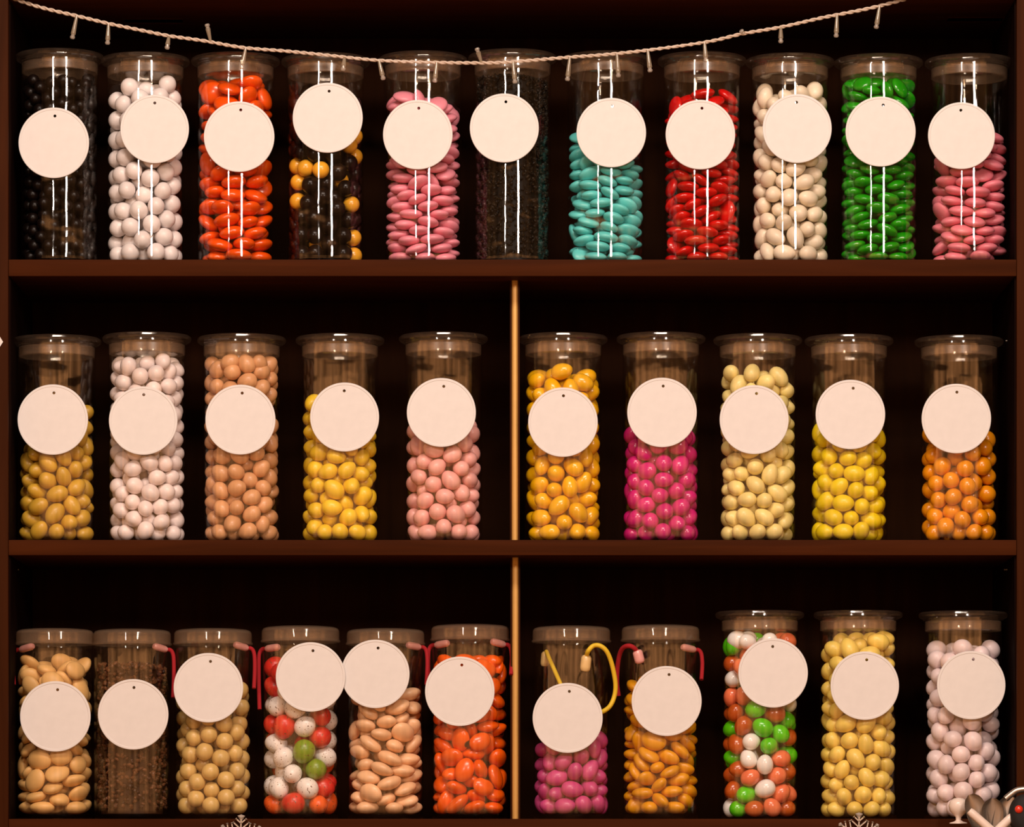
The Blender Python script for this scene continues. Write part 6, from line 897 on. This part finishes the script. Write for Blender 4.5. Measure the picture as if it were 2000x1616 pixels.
GOLD = [(573,345),(595,348),(632,343),(575,380),(583,407),(660,367),(680,397),(693,280),(700,310),(680,300),(623,483),(697,460),(692,487)]
W, R_, O_, G_ = 'white', 'red', 'orange', 'green'
EGGS = [(551,1292,W),(530,1315,R_),(530,1355,R_),(555,1385,W),(525,1400,W),(543,1427,R_),(581,1418,W),(624,1417,R_),(649,1412,W),(520,1441,W),(571,1458,O_),
 (613,1451,R_),(644,1451,W),(535,1471,W),(566,1496,W),(616,1503,G_),(646,1490,W),(530,1506,W),(541,1541,W),(586,1534,W),(626,1544,R_),(646,1524,R_),(518,1543,W),
 (525,1574,O_),(560,1571,R_),(606,1573,O_),(643,1571,O_)]
SA, BR = 'salmon', 'brown'
MIXED = [(1420,1263,G_),(1440,1243,W),(1487,1243,W),(1522,1240,W),(1550,1255,SA),(1420,1300,BR),(1437,1305,SA),(1420,1325,W),(1425,1345,G_),(1435,1375,SA),(1467,1382,G_),
 (1445,1408,BR),(1500,1403,BR),(1553,1402,W),(1480,1430,G_),(1523,1422,G_),(1430,1430,G_),(1455,1450,W),(1425,1460,BR),(1540,1460,SA),(1550,1435,BR),(1505,1457,G_),(1473,1485,W),
 (1440,1490,G_),(1515,1488,SA),(1547,1492,G_),(1470,1520,SA),(1510,1522,SA),(1437,1522,BR),(1540,1520,BR),(1460,1548,G_),(1495,1548,W),(1530,1550,SA),(1555,1548,G_),(1428,1552,BR),
 (1420,1578,W),(1447,1575,G_),(1475,1575,BR),(1515,1575,SA),(1550,1575,BR)]
EGG_COL = {W: rgb(248, 220, 203), R_: rgb(216, 40, 28), O_: rgb(242, 88, 24), G_: rgb(118, 140, 24)}
MIX_COL = {W: rgb(251, 228, 208), G_: rgb(78, 190, 6), SA: rgb(236, 112, 70), BR: rgb(186, 75, 20)}

GLOSSY = {'T1': (0.34, 0.0), 'T4': (0.25, 0.0), 'T8': (0.2, 0.5), 'T10': (0.2, 0.5), 'T3': (0.26, 0.4), 'M6': (0.26, 0.35), 'M7': (0.26, 0.35), 'M10': (0.28, 0.3), 'B6': (0.3, 0.3), 'B9': (0.25, 0.4), 'T5': (0.4, 0.1), 'T7': (0.4, 0.1), 'T2': (0.4, 0.1), 'B1': (0.5, 0.0), 'B5': (0.42, 0.1)}
Z_STRETCH = {'T': 1.035, 'M': 1.017, 'B': 1.004}
for key, flat in POSES.items():
    n = len(flat) // 7
    cx, top, kind, tx, ty, tr = JARS[key]
    name, cat, phrase, plural, col = CONTENT[key]
    dims = DIMS[key]; row = key[0]
    xy_fit = 1.0
    r_in, lid_gap = (73.9, 37.6) if kind == 'clip' else (72.6, 9.0)
    jar_h = jar_height[key]
    rough, coat = GLOSSY.get(key, (0.44, 0.15))
    floor_z = SHELF_Z[row] + (3.6 if kind == 'clip' else 9.6) * S
    egg = 0.10 if 'almond' in name or 'egg' in name else 0.0
    lump = 0.045 if 'bean' in name and key != 'T1' else 0.02
    seg, rings = (14, 9) if key == 'T1' else (20, 12)
    def variants(m, tagn):
        return [ellipsoid_mesh(tagn, dims, m, seg, rings, seed=v + 7, lump=lump, egg=egg) for v in range(3)]
    if key == 'B4': sets = {c: variants(candy_mat('egg_' + c, v, 0.4, 0.15, 0.06, speck=(0.16, 0.07, 0.03, 1)), 'candy_egg') for c, v in EGG_COL.items()}
    elif key == 'B9': sets = {c: variants(candy_mat('mixed_' + c, v, rough, coat, 0.06), 'candy_egg') for c, v in MIX_COL.items()}
    elif key == 'T4': sets = {'dark': variants(candy_mat('dark_ball', col, rough, coat), 'ball'), 'gold': variants(candy_mat('gold_ball', rgb(236, 160, 38), 0.3, 0.3), 'ball')}
    elif key == 'B6': sets = {'plain': variants(candy_mat('orange_bean', col, rough, coat), 'bean'), 'eyed': variants(candy_mat('orange_bean_dark_eye', col, rough, coat, eye=True), 'bean')}
    else: sets = {'': variants(candy_mat(name, col, rough, coat), name)}
    recs = []
    for i in range(n):
        v = flat[i * 7:i * 7 + 7]
        qx, qy, qz = (t / 60.0 for t in v[3:6])
        qw = math.sqrt(max(0.0, 1 - qx * qx - qy * qy - qz * qz))
        x, y, z = v[0] / 2.0 * xy_fit, v[1] / 2.0 * xy_fit, v[2] / 2.0
        recs.append((x, y, z * Z_STRETCH[row], Quaternion((qw, qx, qy, qz)).normalized(), [v[6] / 100.0 * 0.985] * 3))
    base_py = HZ - (SHELF_Z[row] - ZC) / S
    zmax = max(r[2] for r in recs)
    rn = random.Random(key)
    kinds = [None] * n
    if key == 'T4':
        kinds = ['dark'] * n
        for gx, gy in GOLD:
            c = min((i for i in range(n) if recs[i][1] < 5 and kinds[i] == 'dark'), key=lambda i: (cx + recs[i][0] - gx) ** 2 + (base_py - recs[i][2] - gy) ** 2)
            kinds[c] = 'gold'
    elif key in ('B4', 'B9'):
        lst = EGGS if key == 'B4' else MIXED
        for i in range(n):
            q = min(lst, key=lambda s: (cx + recs[i][0] - s[0]) ** 2 + (base_py - recs[i][2] - s[1]) ** 2)
            kinds[i] = q[2] if recs[i][1] < 20 else rn.choice(lst)[2]
    elif key == 'B6': kinds = [('eyed' if rn.random() < 0.3 else 'plain') for _ in range(n)]
    else: kinds = [''] * n
    for i, (x, y, z, q, sc) in enumerate(recs):
        me = rn.choice(sets[kinds[i]])
        co = mesh_co(me) * sc[0] / S
        co = co @ np.array(q.to_matrix()).T
        for _ in range(3):
            rr = np.hypot(co[:, 0] + x, co[:, 1] + y); k = int(rr.argmax())
            if rr[k] > r_in:
                f = (rr[k] - r_in) / rr[k]
                x -= (co[k, 0] + x) * f; y -= (co[k, 1] + y) * f
        z = max(z, 0.2 - float(co[:, 2].min()))
        z = min(z, jar_h - (3.6 if kind == 'clip' else 9.6) - lid_gap - float(co[:, 2].max()) - (50 if key == 'B6' else 0))
        o = link(name, me, None, ((cx - 1000 + x) * S, y * S, floor_z + z * S))
        o.rotation_mode = 'QUATERNION'; o.rotation_quaternion = q; o.scale = sc
        px, py = cx + x, base_py - z
        if z < min(dims) * 0.95: where = 'on the jar bottom'
        elif py > ty + tr * 0.9: where = 'below the round tag'
        elif py < ty - tr * 0.9: where = 'above the round tag'
        else: where = 'level with the round tag'
        side = 'left side' if x < -25 else 'right side' if x > 25 else 'centre'
        ph = phrase
        if key == 'T4' and kinds[i] == 'gold': ph = 'golden yellow candy ball'
        if key == 'B4': ph = kinds[i] + ' speckled candy egg'
        if key == 'B9': ph = kinds[i] + ' candy egg'
        if kinds[i] == 'eyed': ph = 'dark-eyed orange candy bean'
        o['label'] = '%s %s, %s, %s' % (ph, where, side, place_phrase(key))
        o['category'] = cat
        o['group'] = '%s in the %s' % (plural, place_phrase(key).replace(', ', ' on the '))

# fine grains nobody could count: one heap per jar
def grain_heap(key, name, label, m, size, fill_top, count, seed):
    cx, top, kind = JARS[key][:3]
    rn = random.Random(seed)
    z0 = SHELF_Z[key[0]] + (3.6 if kind == 'clip' else 9.6) * S
    ztop = at(0, fill_top, -0.04).z
    R = (72.6 if kind == 'clip' else 72.2)
    verts, faces = [], []
    ico = bmesh.new(); bmesh.ops.create_icosphere(ico, subdivisions=1, radius=1)
    iv = [v.co.copy() for v in ico.verts]; ifc = [[v.index for v in f.verts] for f in ico.faces]; ico.free()
    Hh = (ztop - z0) / S
    for i in range(count):
        q = Quaternion((rn.gauss(0, 1), rn.gauss(0, 1), rn.gauss(0, 1), rn.gauss(0, 1))).normalized()
        s = [d / 2 * rn.uniform(0.8, 1.25) for d in size]
        if i < count * 0.86:
            a = rn.uniform(0, 6.2832); r = R - max(size) * 0.62 - rn.random() ** 2 * size[0] * 0.7; z = rn.uniform(max(size) * 1.15, Hh)
        else:
            a = rn.uniform(0, 6.2832); r = (R - max(size) * 0.62) * math.sqrt(rn.random()); z = Hh + rn.uniform(-2, 3) + 4 * math.sin(r / 14 + a)
        p = Vector((r * math.cos(a), r * math.sin(a), z))
        b = len(verts)
        for v in iv:
            w = q @ Vector((v.x * s[0], v.y * s[1], v.z * s[2]))
            verts.append((p + w) * S)
        faces += [[b + k for k in f] for f in ifc]
    b = len(verts); seg = 40
    rc = R - size[0] * 1.1
    for z in (1.0, Hh - 1):
        for k in range(seg): verts.append(Vector((rc * math.cos(6.28318 * k / seg), rc * math.sin(6.28318 * k / seg), z)) * S)
    for k in range(seg): faces.append([b + k, b + (k + 1) % seg, b + seg + (k + 1) % seg, b + seg + k])
    faces.append([b + seg + k for k in range(seg)]); faces.append([b + k for k in range(seg)][::-1])
    me = bpy.data.meshes.new(name); me.from_pydata([tuple(v) for v in verts], [], faces)
    me.materials.append(m)
    o = link(name, me, None, ((cx - 1000) * S, 0, z0))
    tag(o, label, 'candy', None, 'stuff')
    return o
def grain_mat(name, c0, c1, rough):
    m, N, L, P = mat(name)
    g = N.new('ShaderNodeNewGeometry'); cr = N.new('ShaderNodeValToRGB')
    cr.color_ramp.elements[0].color = c0; cr.color_ramp.elements[1].color = c1
    L.new(g.outputs['Random Per Island'], cr.inputs['Fac']); L.new(cr.outputs['Color'], P.inputs['Base Color'])
    P.inputs['Roughness'].default_value = rough; P.inputs['Specular IOR Level'].default_value = 0.15
    return m
grain_heap('T6', 'black_grain', 'black fine grains filling the sixth jar on the top shelf', grain_mat('black_grains', (0.002, 0.0012, 0.0006, 1), (0.016, 0.009, 0.003, 1), 0.5), (9, 5.5, 5), 151, 4600, 3)
grain_heap('B2', 'brown_nib', 'brown roasted nibs filling the second jar on the bottom shelf', grain_mat('brown_nibs', (0.018, 0.007, 0.003, 1), (0.14, 0.055, 0.022, 1), 0.4), (11, 8, 7), 1302, 2300, 5)

# ---------------------------------------------------------------- round white tags
def tag_mesh(r):
    """Card disc with a punched hole near the top and a raised rim; faces -y, centred."""
    bm = bmesh.new(); seg = 72; t = 3.2
    def ring(rad, y, c=(0, 0), n=seg): return [bm.verts.new((c[0] + rad * math.cos(2 * math.pi * k / n), y, c[1] + rad * math.sin(2 * math.pi * k / n))) for k in range(n)]
    def bridge(a, b):
        n = len(a)
        for k in range(n): bm.faces.new((a[k], a[(k + 1) % n], b[(k + 1) % n], b[k]))
    back = ring(r - 0.6, t); ob = ring(r, t - 0.8); of = ring(r, 0.6); rim = ring(r - 0.8, -0.2); rim2 = ring(r - 4.2, -0.2); inn = ring(r - 5.0, 0.5)
    for a, b in ((back, ob), (ob, of), (of, rim), (rim, rim2), (rim2, inn)): bridge(a, b)
    hc = (2.0, r * 0.76); n = 16
    hf = ring(2.9, 0.5, hc, n); hb = ring(2.9, t, hc, n); bridge(hf, hb)
    for outer, hole in ((inn, hf), (back, hb)):
        ed = [bm.edges.get((L_[k], L_[(k + 1) % len(L_)])) for L_ in (outer, hole) for k in range(len(L_))]
        bmesh.ops.triangle_fill(bm, use_beauty=True, use_dissolve=False, edges=ed)
    for v in bm.verts: v.co *= S
    return mesh_from(bm, 'tag', M_TAG, True, 25)
for key, (cx, top, kind, tx, ty, tr) in JARS.items():
    y = -0.0546 - (0.0035 if key == 'B4' else 0.0)
    p = at(tx, ty, y)
    o = link('round_tag', tag_mesh(tr * (D + y) / D), None, p)
    rn = random.Random(key + 'tag')
    o.rotation_euler = (math.radians(rn.uniform(-0.8, 0.6)), math.radians(rn.uniform(-4, 4)), math.radians(rn.uniform(-0.7, 0.7)))
    if kind == 'screw': o.rotation_euler[0] = math.radians(0.4)
    tag(o, 'blank white tag on jar of %s, %s from left, %s' % (PLURAL[key], ORD[int(key[1:]) - 1], SHELF[key[0]]), 'tag', 'round white tags on the ' + SHELF[key[0]])

# ---------------------------------------------------------------- cords of the screw-lid jars (part of the jar)
def capsule_mesh(name, m, ln, r):
    prof = [(0, 0), (r * 0.7, ln * 0.03), (r * 0.97, ln * 0.16), (r, ln * 0.35), (r, ln * 0.7), (r * 0.95, ln * 0.86), (r * 0.66, ln * 0.97), (0, ln)]
    return mesh_from(lathe_bm(px_prof(prof), 20, closed=False), name, m)
def cord(key, pts, stop_from, stop_to, m, sm, r=4.2, stop_r=7.5, yy=None):
    jar = jar_obj[key]
    inv = (Matrix.Translation(jar.location) @ jar.rotation_euler.to_matrix().to_4x4()).inverted()
    P = [inv @ at(px, py, y) for px, py, y in pts]
    c = link('handle_cord', mesh_from(tube_bm(smooth_path(P, 8), r * S, 10), 'cord', m), jar)
    c['label'] = ('red' if m is M_RED else 'yellow') + ' cord'
    a, b = inv @ at(*stop_from), inv @ at(*stop_to)
    s = link('cord_stopper', capsule_mesh('stopper', sm, (b - a).length / S, stop_r), c, a)
    s.rotation_mode = 'QUATERNION'; s.rotation_quaternion = (b - a).to_track_quat('Z', 'Y')
    s['label'] = 'pink rounded cord stopper' if m is M_RED else 'pale yellow cord stopper'
def side_cord(key, side, zrow, end, drop):
    """Red cord leaving a hole in the jar's side; its stopper sits inside the wall."""
    cx = JARS[key][0]; s = -1 if side == 'l' else 1
    y = -0.012 if s > 0 else 0.003
    x = lambda d: cx + s * d
    pts = [(x(66), zrow + 2, y), (x(74), zrow + 2, y), (x(79.5), zrow + 9, y), (x(81.5), zrow + 24, y - 0.004), (x(81.5), zrow + drop * 0.6, y - 0.012), (x(80), zrow + drop, y - 0.02)]
    cord(key, pts, (x(68), zrow + 2, y), (x(68 - 27), zrow + end, y - 0.012), M_RED, M_STOP_R, 4.0, 7.2)
side_cord('B1', 'l', 1268, -6, 70); side_cord('B2', 'r', 1268, -6, 95); side_cord('B3', 'r', 1265, -6, 80)
side_cord('B4', 'l', 1266, -2, 120); side_cord('B5', 'r', 1263, -3, 75); side_cord('B6', 'r', 1258, -5, 60); side_cord('B6', 'l', 1259, -3, 90)
side_cord('B8', 'r', 1268, -4, 60)
yo = -0.057
cord('B7', [(1145, 1284, yo + .012), (1149, 1272, yo), (1159, 1262, yo), (1172, 1262, yo - .002), (1185, 1273, yo), (1195, 1298, yo + .006), (1202, 1335, yo + .012), (1200, 1360, yo + .014), (1191, 1380, yo + .012), (1176, 1391, yo + .013), (1160, 1395, yo + .014)],
     (1146, 1280, yo + .010), (1142, 1313, yo + .010), M_YEL, M_STOP_Y, 4.6, 10.5)
cord('B7', [(1067, 1273, .02), (1074, 1290, .0), (1084, 1312, -.02), (1096, 1340, -.035), (1104, 1362, -.04)], (1066, 1273, .022), (1063, 1303, .022), M_YEL, M_STOP_Y, 4.2, 8.5)
cord('B8', [(1246, 1275, yo + .010), (1238, 1266, yo + .004), (1228, 1262, yo + .004), (1217, 1266, yo + .012), (1210, 1280, yo + .022), (1206, 1305, yo + .03), (1205, 1335, yo + .034), (1208, 1360, yo + .034)],
     (1244, 1270, yo + .009), (1251, 1297, yo + .009), M_RED, M_STOP_R, 4.6, 10.0)

# ---------------------------------------------------------------- string of unlit fairy lights
YC = -0.068
wire_pts = [(10, -9), (40, 2), (75, 13), (110, 22), (150, 31), (212, 46), (270, 58), (330, 70), (400, 80), (475, 93), (560, 100), (640, 108), (740, 118), (850, 122), (930, 123),
            (985, 122), (1050, 117), (1110, 112), (1180, 107), (1265, 98), (1380, 82), (1450, 66), (1525, 53), (1600, 36), (1640, 28), (1690, 18), (1740, 6), (1790, -8)]
path = smooth_path([at(px, py, YC) for px, py in wire_pts], 14)
sl = link('string_light', None, None, path[0])
tag(sl, 'pale twisted string of unlit fairy lights draped across the top shelf', 'fairy lights')
def local(p): return p - path[0]
dist = 0.0; strands = [[], []]
fr = frames(path)
for i, (p, (t, u, v)) in enumerate(zip(path, fr)):
    if i: dist += (p - path[i - 1]).length
    for s in (0, 1):
        a = dist / (15 * S) * math.pi + s * math.pi
        strands[s].append(local(p) + (u * math.cos(a) + v * math.sin(a)) * 1.9 * S)
bm = tube_bm(strands[0], 2.1 * S, 8); bm = tube_bm(strands[1], 2.1 * S, 8, bm)
link('twisted_wire', mesh_from(bm, 'twisted_wire', M_WIRE, True, 70), sl)
BULBS = [((150, 31), (141, 76)), ((212, 47), (210, 87)), ((330, 71), (326, 96)), ((411, 80), (404, 46)), ((480, 94), (472, 135)), ((673, 112), (670, 138)), ((740, 118), (749, 156)),
         ((853, 122), (849, 161)), ((940, 121), (931, 93)), ((1002, 121), (1006, 163)), ((1113, 112), (1108, 158)), ((1205, 105), (1208, 151)), ((1265, 98), (1270, 141)),
         ((1376, 83), (1379, 121)), ((1452, 66), (1447, 59)), ((1525, 53), (1525, 84)), ((1635, 29), (1633, 73)), ((1718, 12), (1711, 56))]
for (ax, ay), (bx, by) in BULBS:
    a, b = local(at(ax, ay, YC - .001)), local(at(bx, by, YC - .004))
    ln = (b - a).length / S; d = (b - a).normalized()
    h = max(3.0, ln - 9)
    prof = [(0, 0), (2.6, 0), (3.4, h * 0.3), (4.4, h * 0.75), (4.9, h - 1), (4.2, h), (0, h)]
    s = link('bulb_holder', mesh_from(lathe_bm(px_prof(prof), 14, closed=False), 'bulb_holder', M_SOCK), sl, a)
    s.rotation_mode = 'QUATERNION'; s.rotation_quaternion = d.to_track_quat('Z', 'Y')
    e = max(3, ln - h)
    prof = [(0, h + 0.2), (3.6, h + 0.2), (3.6, h + e * 0.35), (4.7, h + e * 0.45), (4.9, h + e * 0.7), (3.8, h + e * 0.93), (0, h + e)]
    link('bulb', mesh_from(lathe_bm(px_prof(prof), 14, closed=False), 'bulb', M_BULB), s)

# ---------------------------------------------------------------- silver snowflake ornaments fixed to the front of the bottom shelf
def snowflake_mesh(R):
    bm = bmesh.new(); th = 2.4
    def bar(p, q, w):
        d = (q - p).normalized(); n = Vector((-d.y, d.x))
        v = []
        for yy in (-th, th):
            k = 0.55 if yy < 0 else 1.0
            v.append([bm.verts.new((c.x + n.x * w * s * k, yy, c.y + n.y * w * s * k)) for c, s in ((p, 1), (p, -1), (q, -1), (q, 1))])
        a, b = v
        bm.faces.new(a); bm.faces.new(b[::-1])
        for k in range(4): bm.faces.new((a[k], b[k], b[(k + 1) % 4], a[(k + 1) % 4]))
    def gem(c, d, ln, w):
        n = Vector((-d.y, d.x)); pts = [c + d * ln, c + n * w + d * ln * .75, c - d * ln * .4, c - n * w + d * ln * .75]
        f = bm.verts.new((c.x + d.x * ln * .4, -th * 2, c.y + d.y * ln * .4)); bk = [bm.verts.new((p.x, th, p.y)) for p in pts]
        for k in range(4): bm.faces.new((f, bk[k], bk[(k + 1) % 4]))
        bm.faces.new(bk[::-1])
    for k in range(6):
        a = math.pi / 2 + k * math.pi / 3
        d = Vector((math.cos(a), math.sin(a)))
        bar(Vector((0, 0)), d * R * 0.82, 1.9)
        gem(d * R * 0.76, d, R * 0.24, 7.5 if k == 0 else 4.5)
        for frac, bl in ((0.36, 0.40), (0.62, 0.24)):
            for s in (-1, 1):
                e = Vector((math.cos(a + s * 0.85), math.sin(a + s * 0.85)))
                bar(d * R * frac, d * R * frac + e * R * bl, 1.7)
                gem(d * R * frac + e * R * bl, e, 3.6, 2.6)
    for v in bm.verts: v.co *= S
    return mesh_from(bm, 'snowflake', M_SILVER, False)
for px, py, R, lab in ((470, 1637, 45, 'silver glitter snowflake ornament below the jar of beige balls'), (1677, 1633, 45, 'silver glitter snowflake ornament below the jar of cream yellow almonds')):
    o = link('snowflake_ornament', snowflake_mesh(R), None, at(px, py, YF - 0.004))
    o.rotation_euler.y = math.radians(1.5)
    tag(o, lab, 'ornament', 'silver snowflakes on the bottom shelf edge')

# ---------------------------------------------------------------- scoops and small things standing before the bottom right corner
YS = -0.16
def scoop(blade_tip, blade_root, width, handle_from, handle_to, label, roll=0.0):
    root = at(*blade_root, YS); tip = at(*blade_tip, YS)
    t = link('candy_scoop', None, None, root)
    tag(t, label, 'scoop', 'steel candy scoops in the bottom right corner')
    d = tip - root; ln = d.length; d.normalize()
    fwd = Matrix.Rotation(roll, 3, d) @ Vector((0, -1, 0)); side = d.cross(fwd).normalized()
    bm = bmesh.new(); nu, nv = 14, 12; grid = []; w = width * S / 2
    for sgn in (1, -1):
        g = []
        for i in range(nu + 1):
            u = i / nu
            ww = w * (0.55 + 0.45 * math.sin(min(1, u * 1.6) * math.pi / 2)) * (1.0 if u < 0.7 else math.sqrt(max(0.02, 1 - ((u - 0.7) / 0.31) ** 2)))
            rowv = []
            for j in range(nv + 1):
                a = (j / nv - 0.5) * math.pi * 0.95
                depth = 0.75 * w * (1 - u * 0.35)
                p = d * (ln * u) + side * (ww * math.sin(a)) - fwd * (depth * math.cos(a)) * (1 if sgn > 0 else 0.92)
                rowv.append(bm.verts.new(p))
            g.append(rowv)
        grid.append(g)
    for g in grid:
        for i in range(nu):
            for j in range(nv): bm.faces.new((g[i][j], g[i][j + 1], g[i + 1][j + 1], g[i + 1][j]))
    link('scoop_bowl', mesh_from(bm, 'scoop_bowl', M_STEEL, True, 60), t)
    if handle_from:
        a, b = at(*handle_from, YS - 0.02) - root, at(*handle_to, YS - 0.02) - root
        r = 8.2 * S
        pth = [a + (b - a) * (k / 12) for k in range(13)]
        link('scoop_handle', mesh_from(tube_bm(pth, lambda u: r * (0.80 + 0.2 * math.sin(min(1, u * 6) * math.pi / 2)), 16), 'scoop_handle', M_CREAM, True, 50), t)['label'] = 'cream handle'
scoop((1897, 1552), (1926, 1640), 44, (1893, 1584), (1938, 1624), 'steel candy scoop with cream handle beside the pale stemmed cup', 0.35)
scoop((1975, 1556), (1945, 1650), 46, (1978, 1594), (1930, 1640), 'steel candy scoop leaning right beside the black round device', -0.45)
scoop((1940, 1560), (1938, 1650), 44, None, None, 'steel scoop bowl rising between the two handled scoops', 0.1)
cup = link('stemmed_cup', mesh_from(lathe_bm(px_prof([(0, 46), (9, 45), (16, 40), (19, 31), (17, 21), (10, 14), (5.5, 9), (5, 3), (9, 0.5), (17, -1.5), (17.5, -3.2), (0, -3.6)]), 32, closed=False), 'stemmed_cup', M_CREAM), None, at(1872, 1606, YS + 0.03))
tag(cup, 'small pale round-bowled stemmed cup before the jar of lilac white balls', 'cup')
dev = link('round_device', None, None, at(2004, 1592, YS - 0.03))
tag(dev, 'black round device with red light at the bottom right corner', 'device')
bm = lathe_bm(px_prof([(0, 9), (16, 8), (25, 4), (29, -4), (29, -40), (0, -40)]), 40, closed=False)
for v in bm.verts: v.co = Vector((v.co.x, -v.co.z, v.co.y * 1.35))
link('device_body', mesh_from(bm, 'device_body', M_BLACK), dev)
bm = lathe_bm(px_prof([(0, 6), (4, 5), (7, 2.5), (8, -2), (0, -2)]), 24, closed=False)
for v in bm.verts: v.co = Vector((v.co.x, -v.co.z, v.co.y))
link('red_light', mesh_from(bm, 'red_light', M_REDLENS), dev, (-14 * S, -7 * S, 10 * S))['label'] = 'red light'
bm = tube_bm(smooth_path([at(1964, 1561, YS - .02) - dev.location, at(1975, 1552, YS - .02) - dev.location, at(1988, 1544, YS - .02) - dev.location, at(2010, 1541, YS - .02) - dev.location], 8), 6 * S, 12)
link('rim_band', mesh_from(bm, 'rim_band', M_STEEL), dev)['label'] = 'bright metal rim band'

# pale card corner peeking in over the left upright
bm = bmesh.new()
pts = [(-40, 640), (-8, 645), (6, 668), (-8, 690), (-40, 695)]
f0 = [bm.verts.new(at(px, py, YF - 0.006)) for px, py in pts]; f1 = [bm.verts.new(at(px, py, YF - 0.0045)) for px, py in pts]
bm.faces.new(f0); bm.faces.new(f1[::-1])
for k in range(5): bm.faces.new((f0[k], f1[k], f1[(k + 1) % 5], f0[(k + 1) % 5]))
o = link('card_label', mesh_from(bm, 'card_label', M_TAG, False), None)
tag(o, 'corner of a pale card hanging on the left upright at the photo edge', 'card')
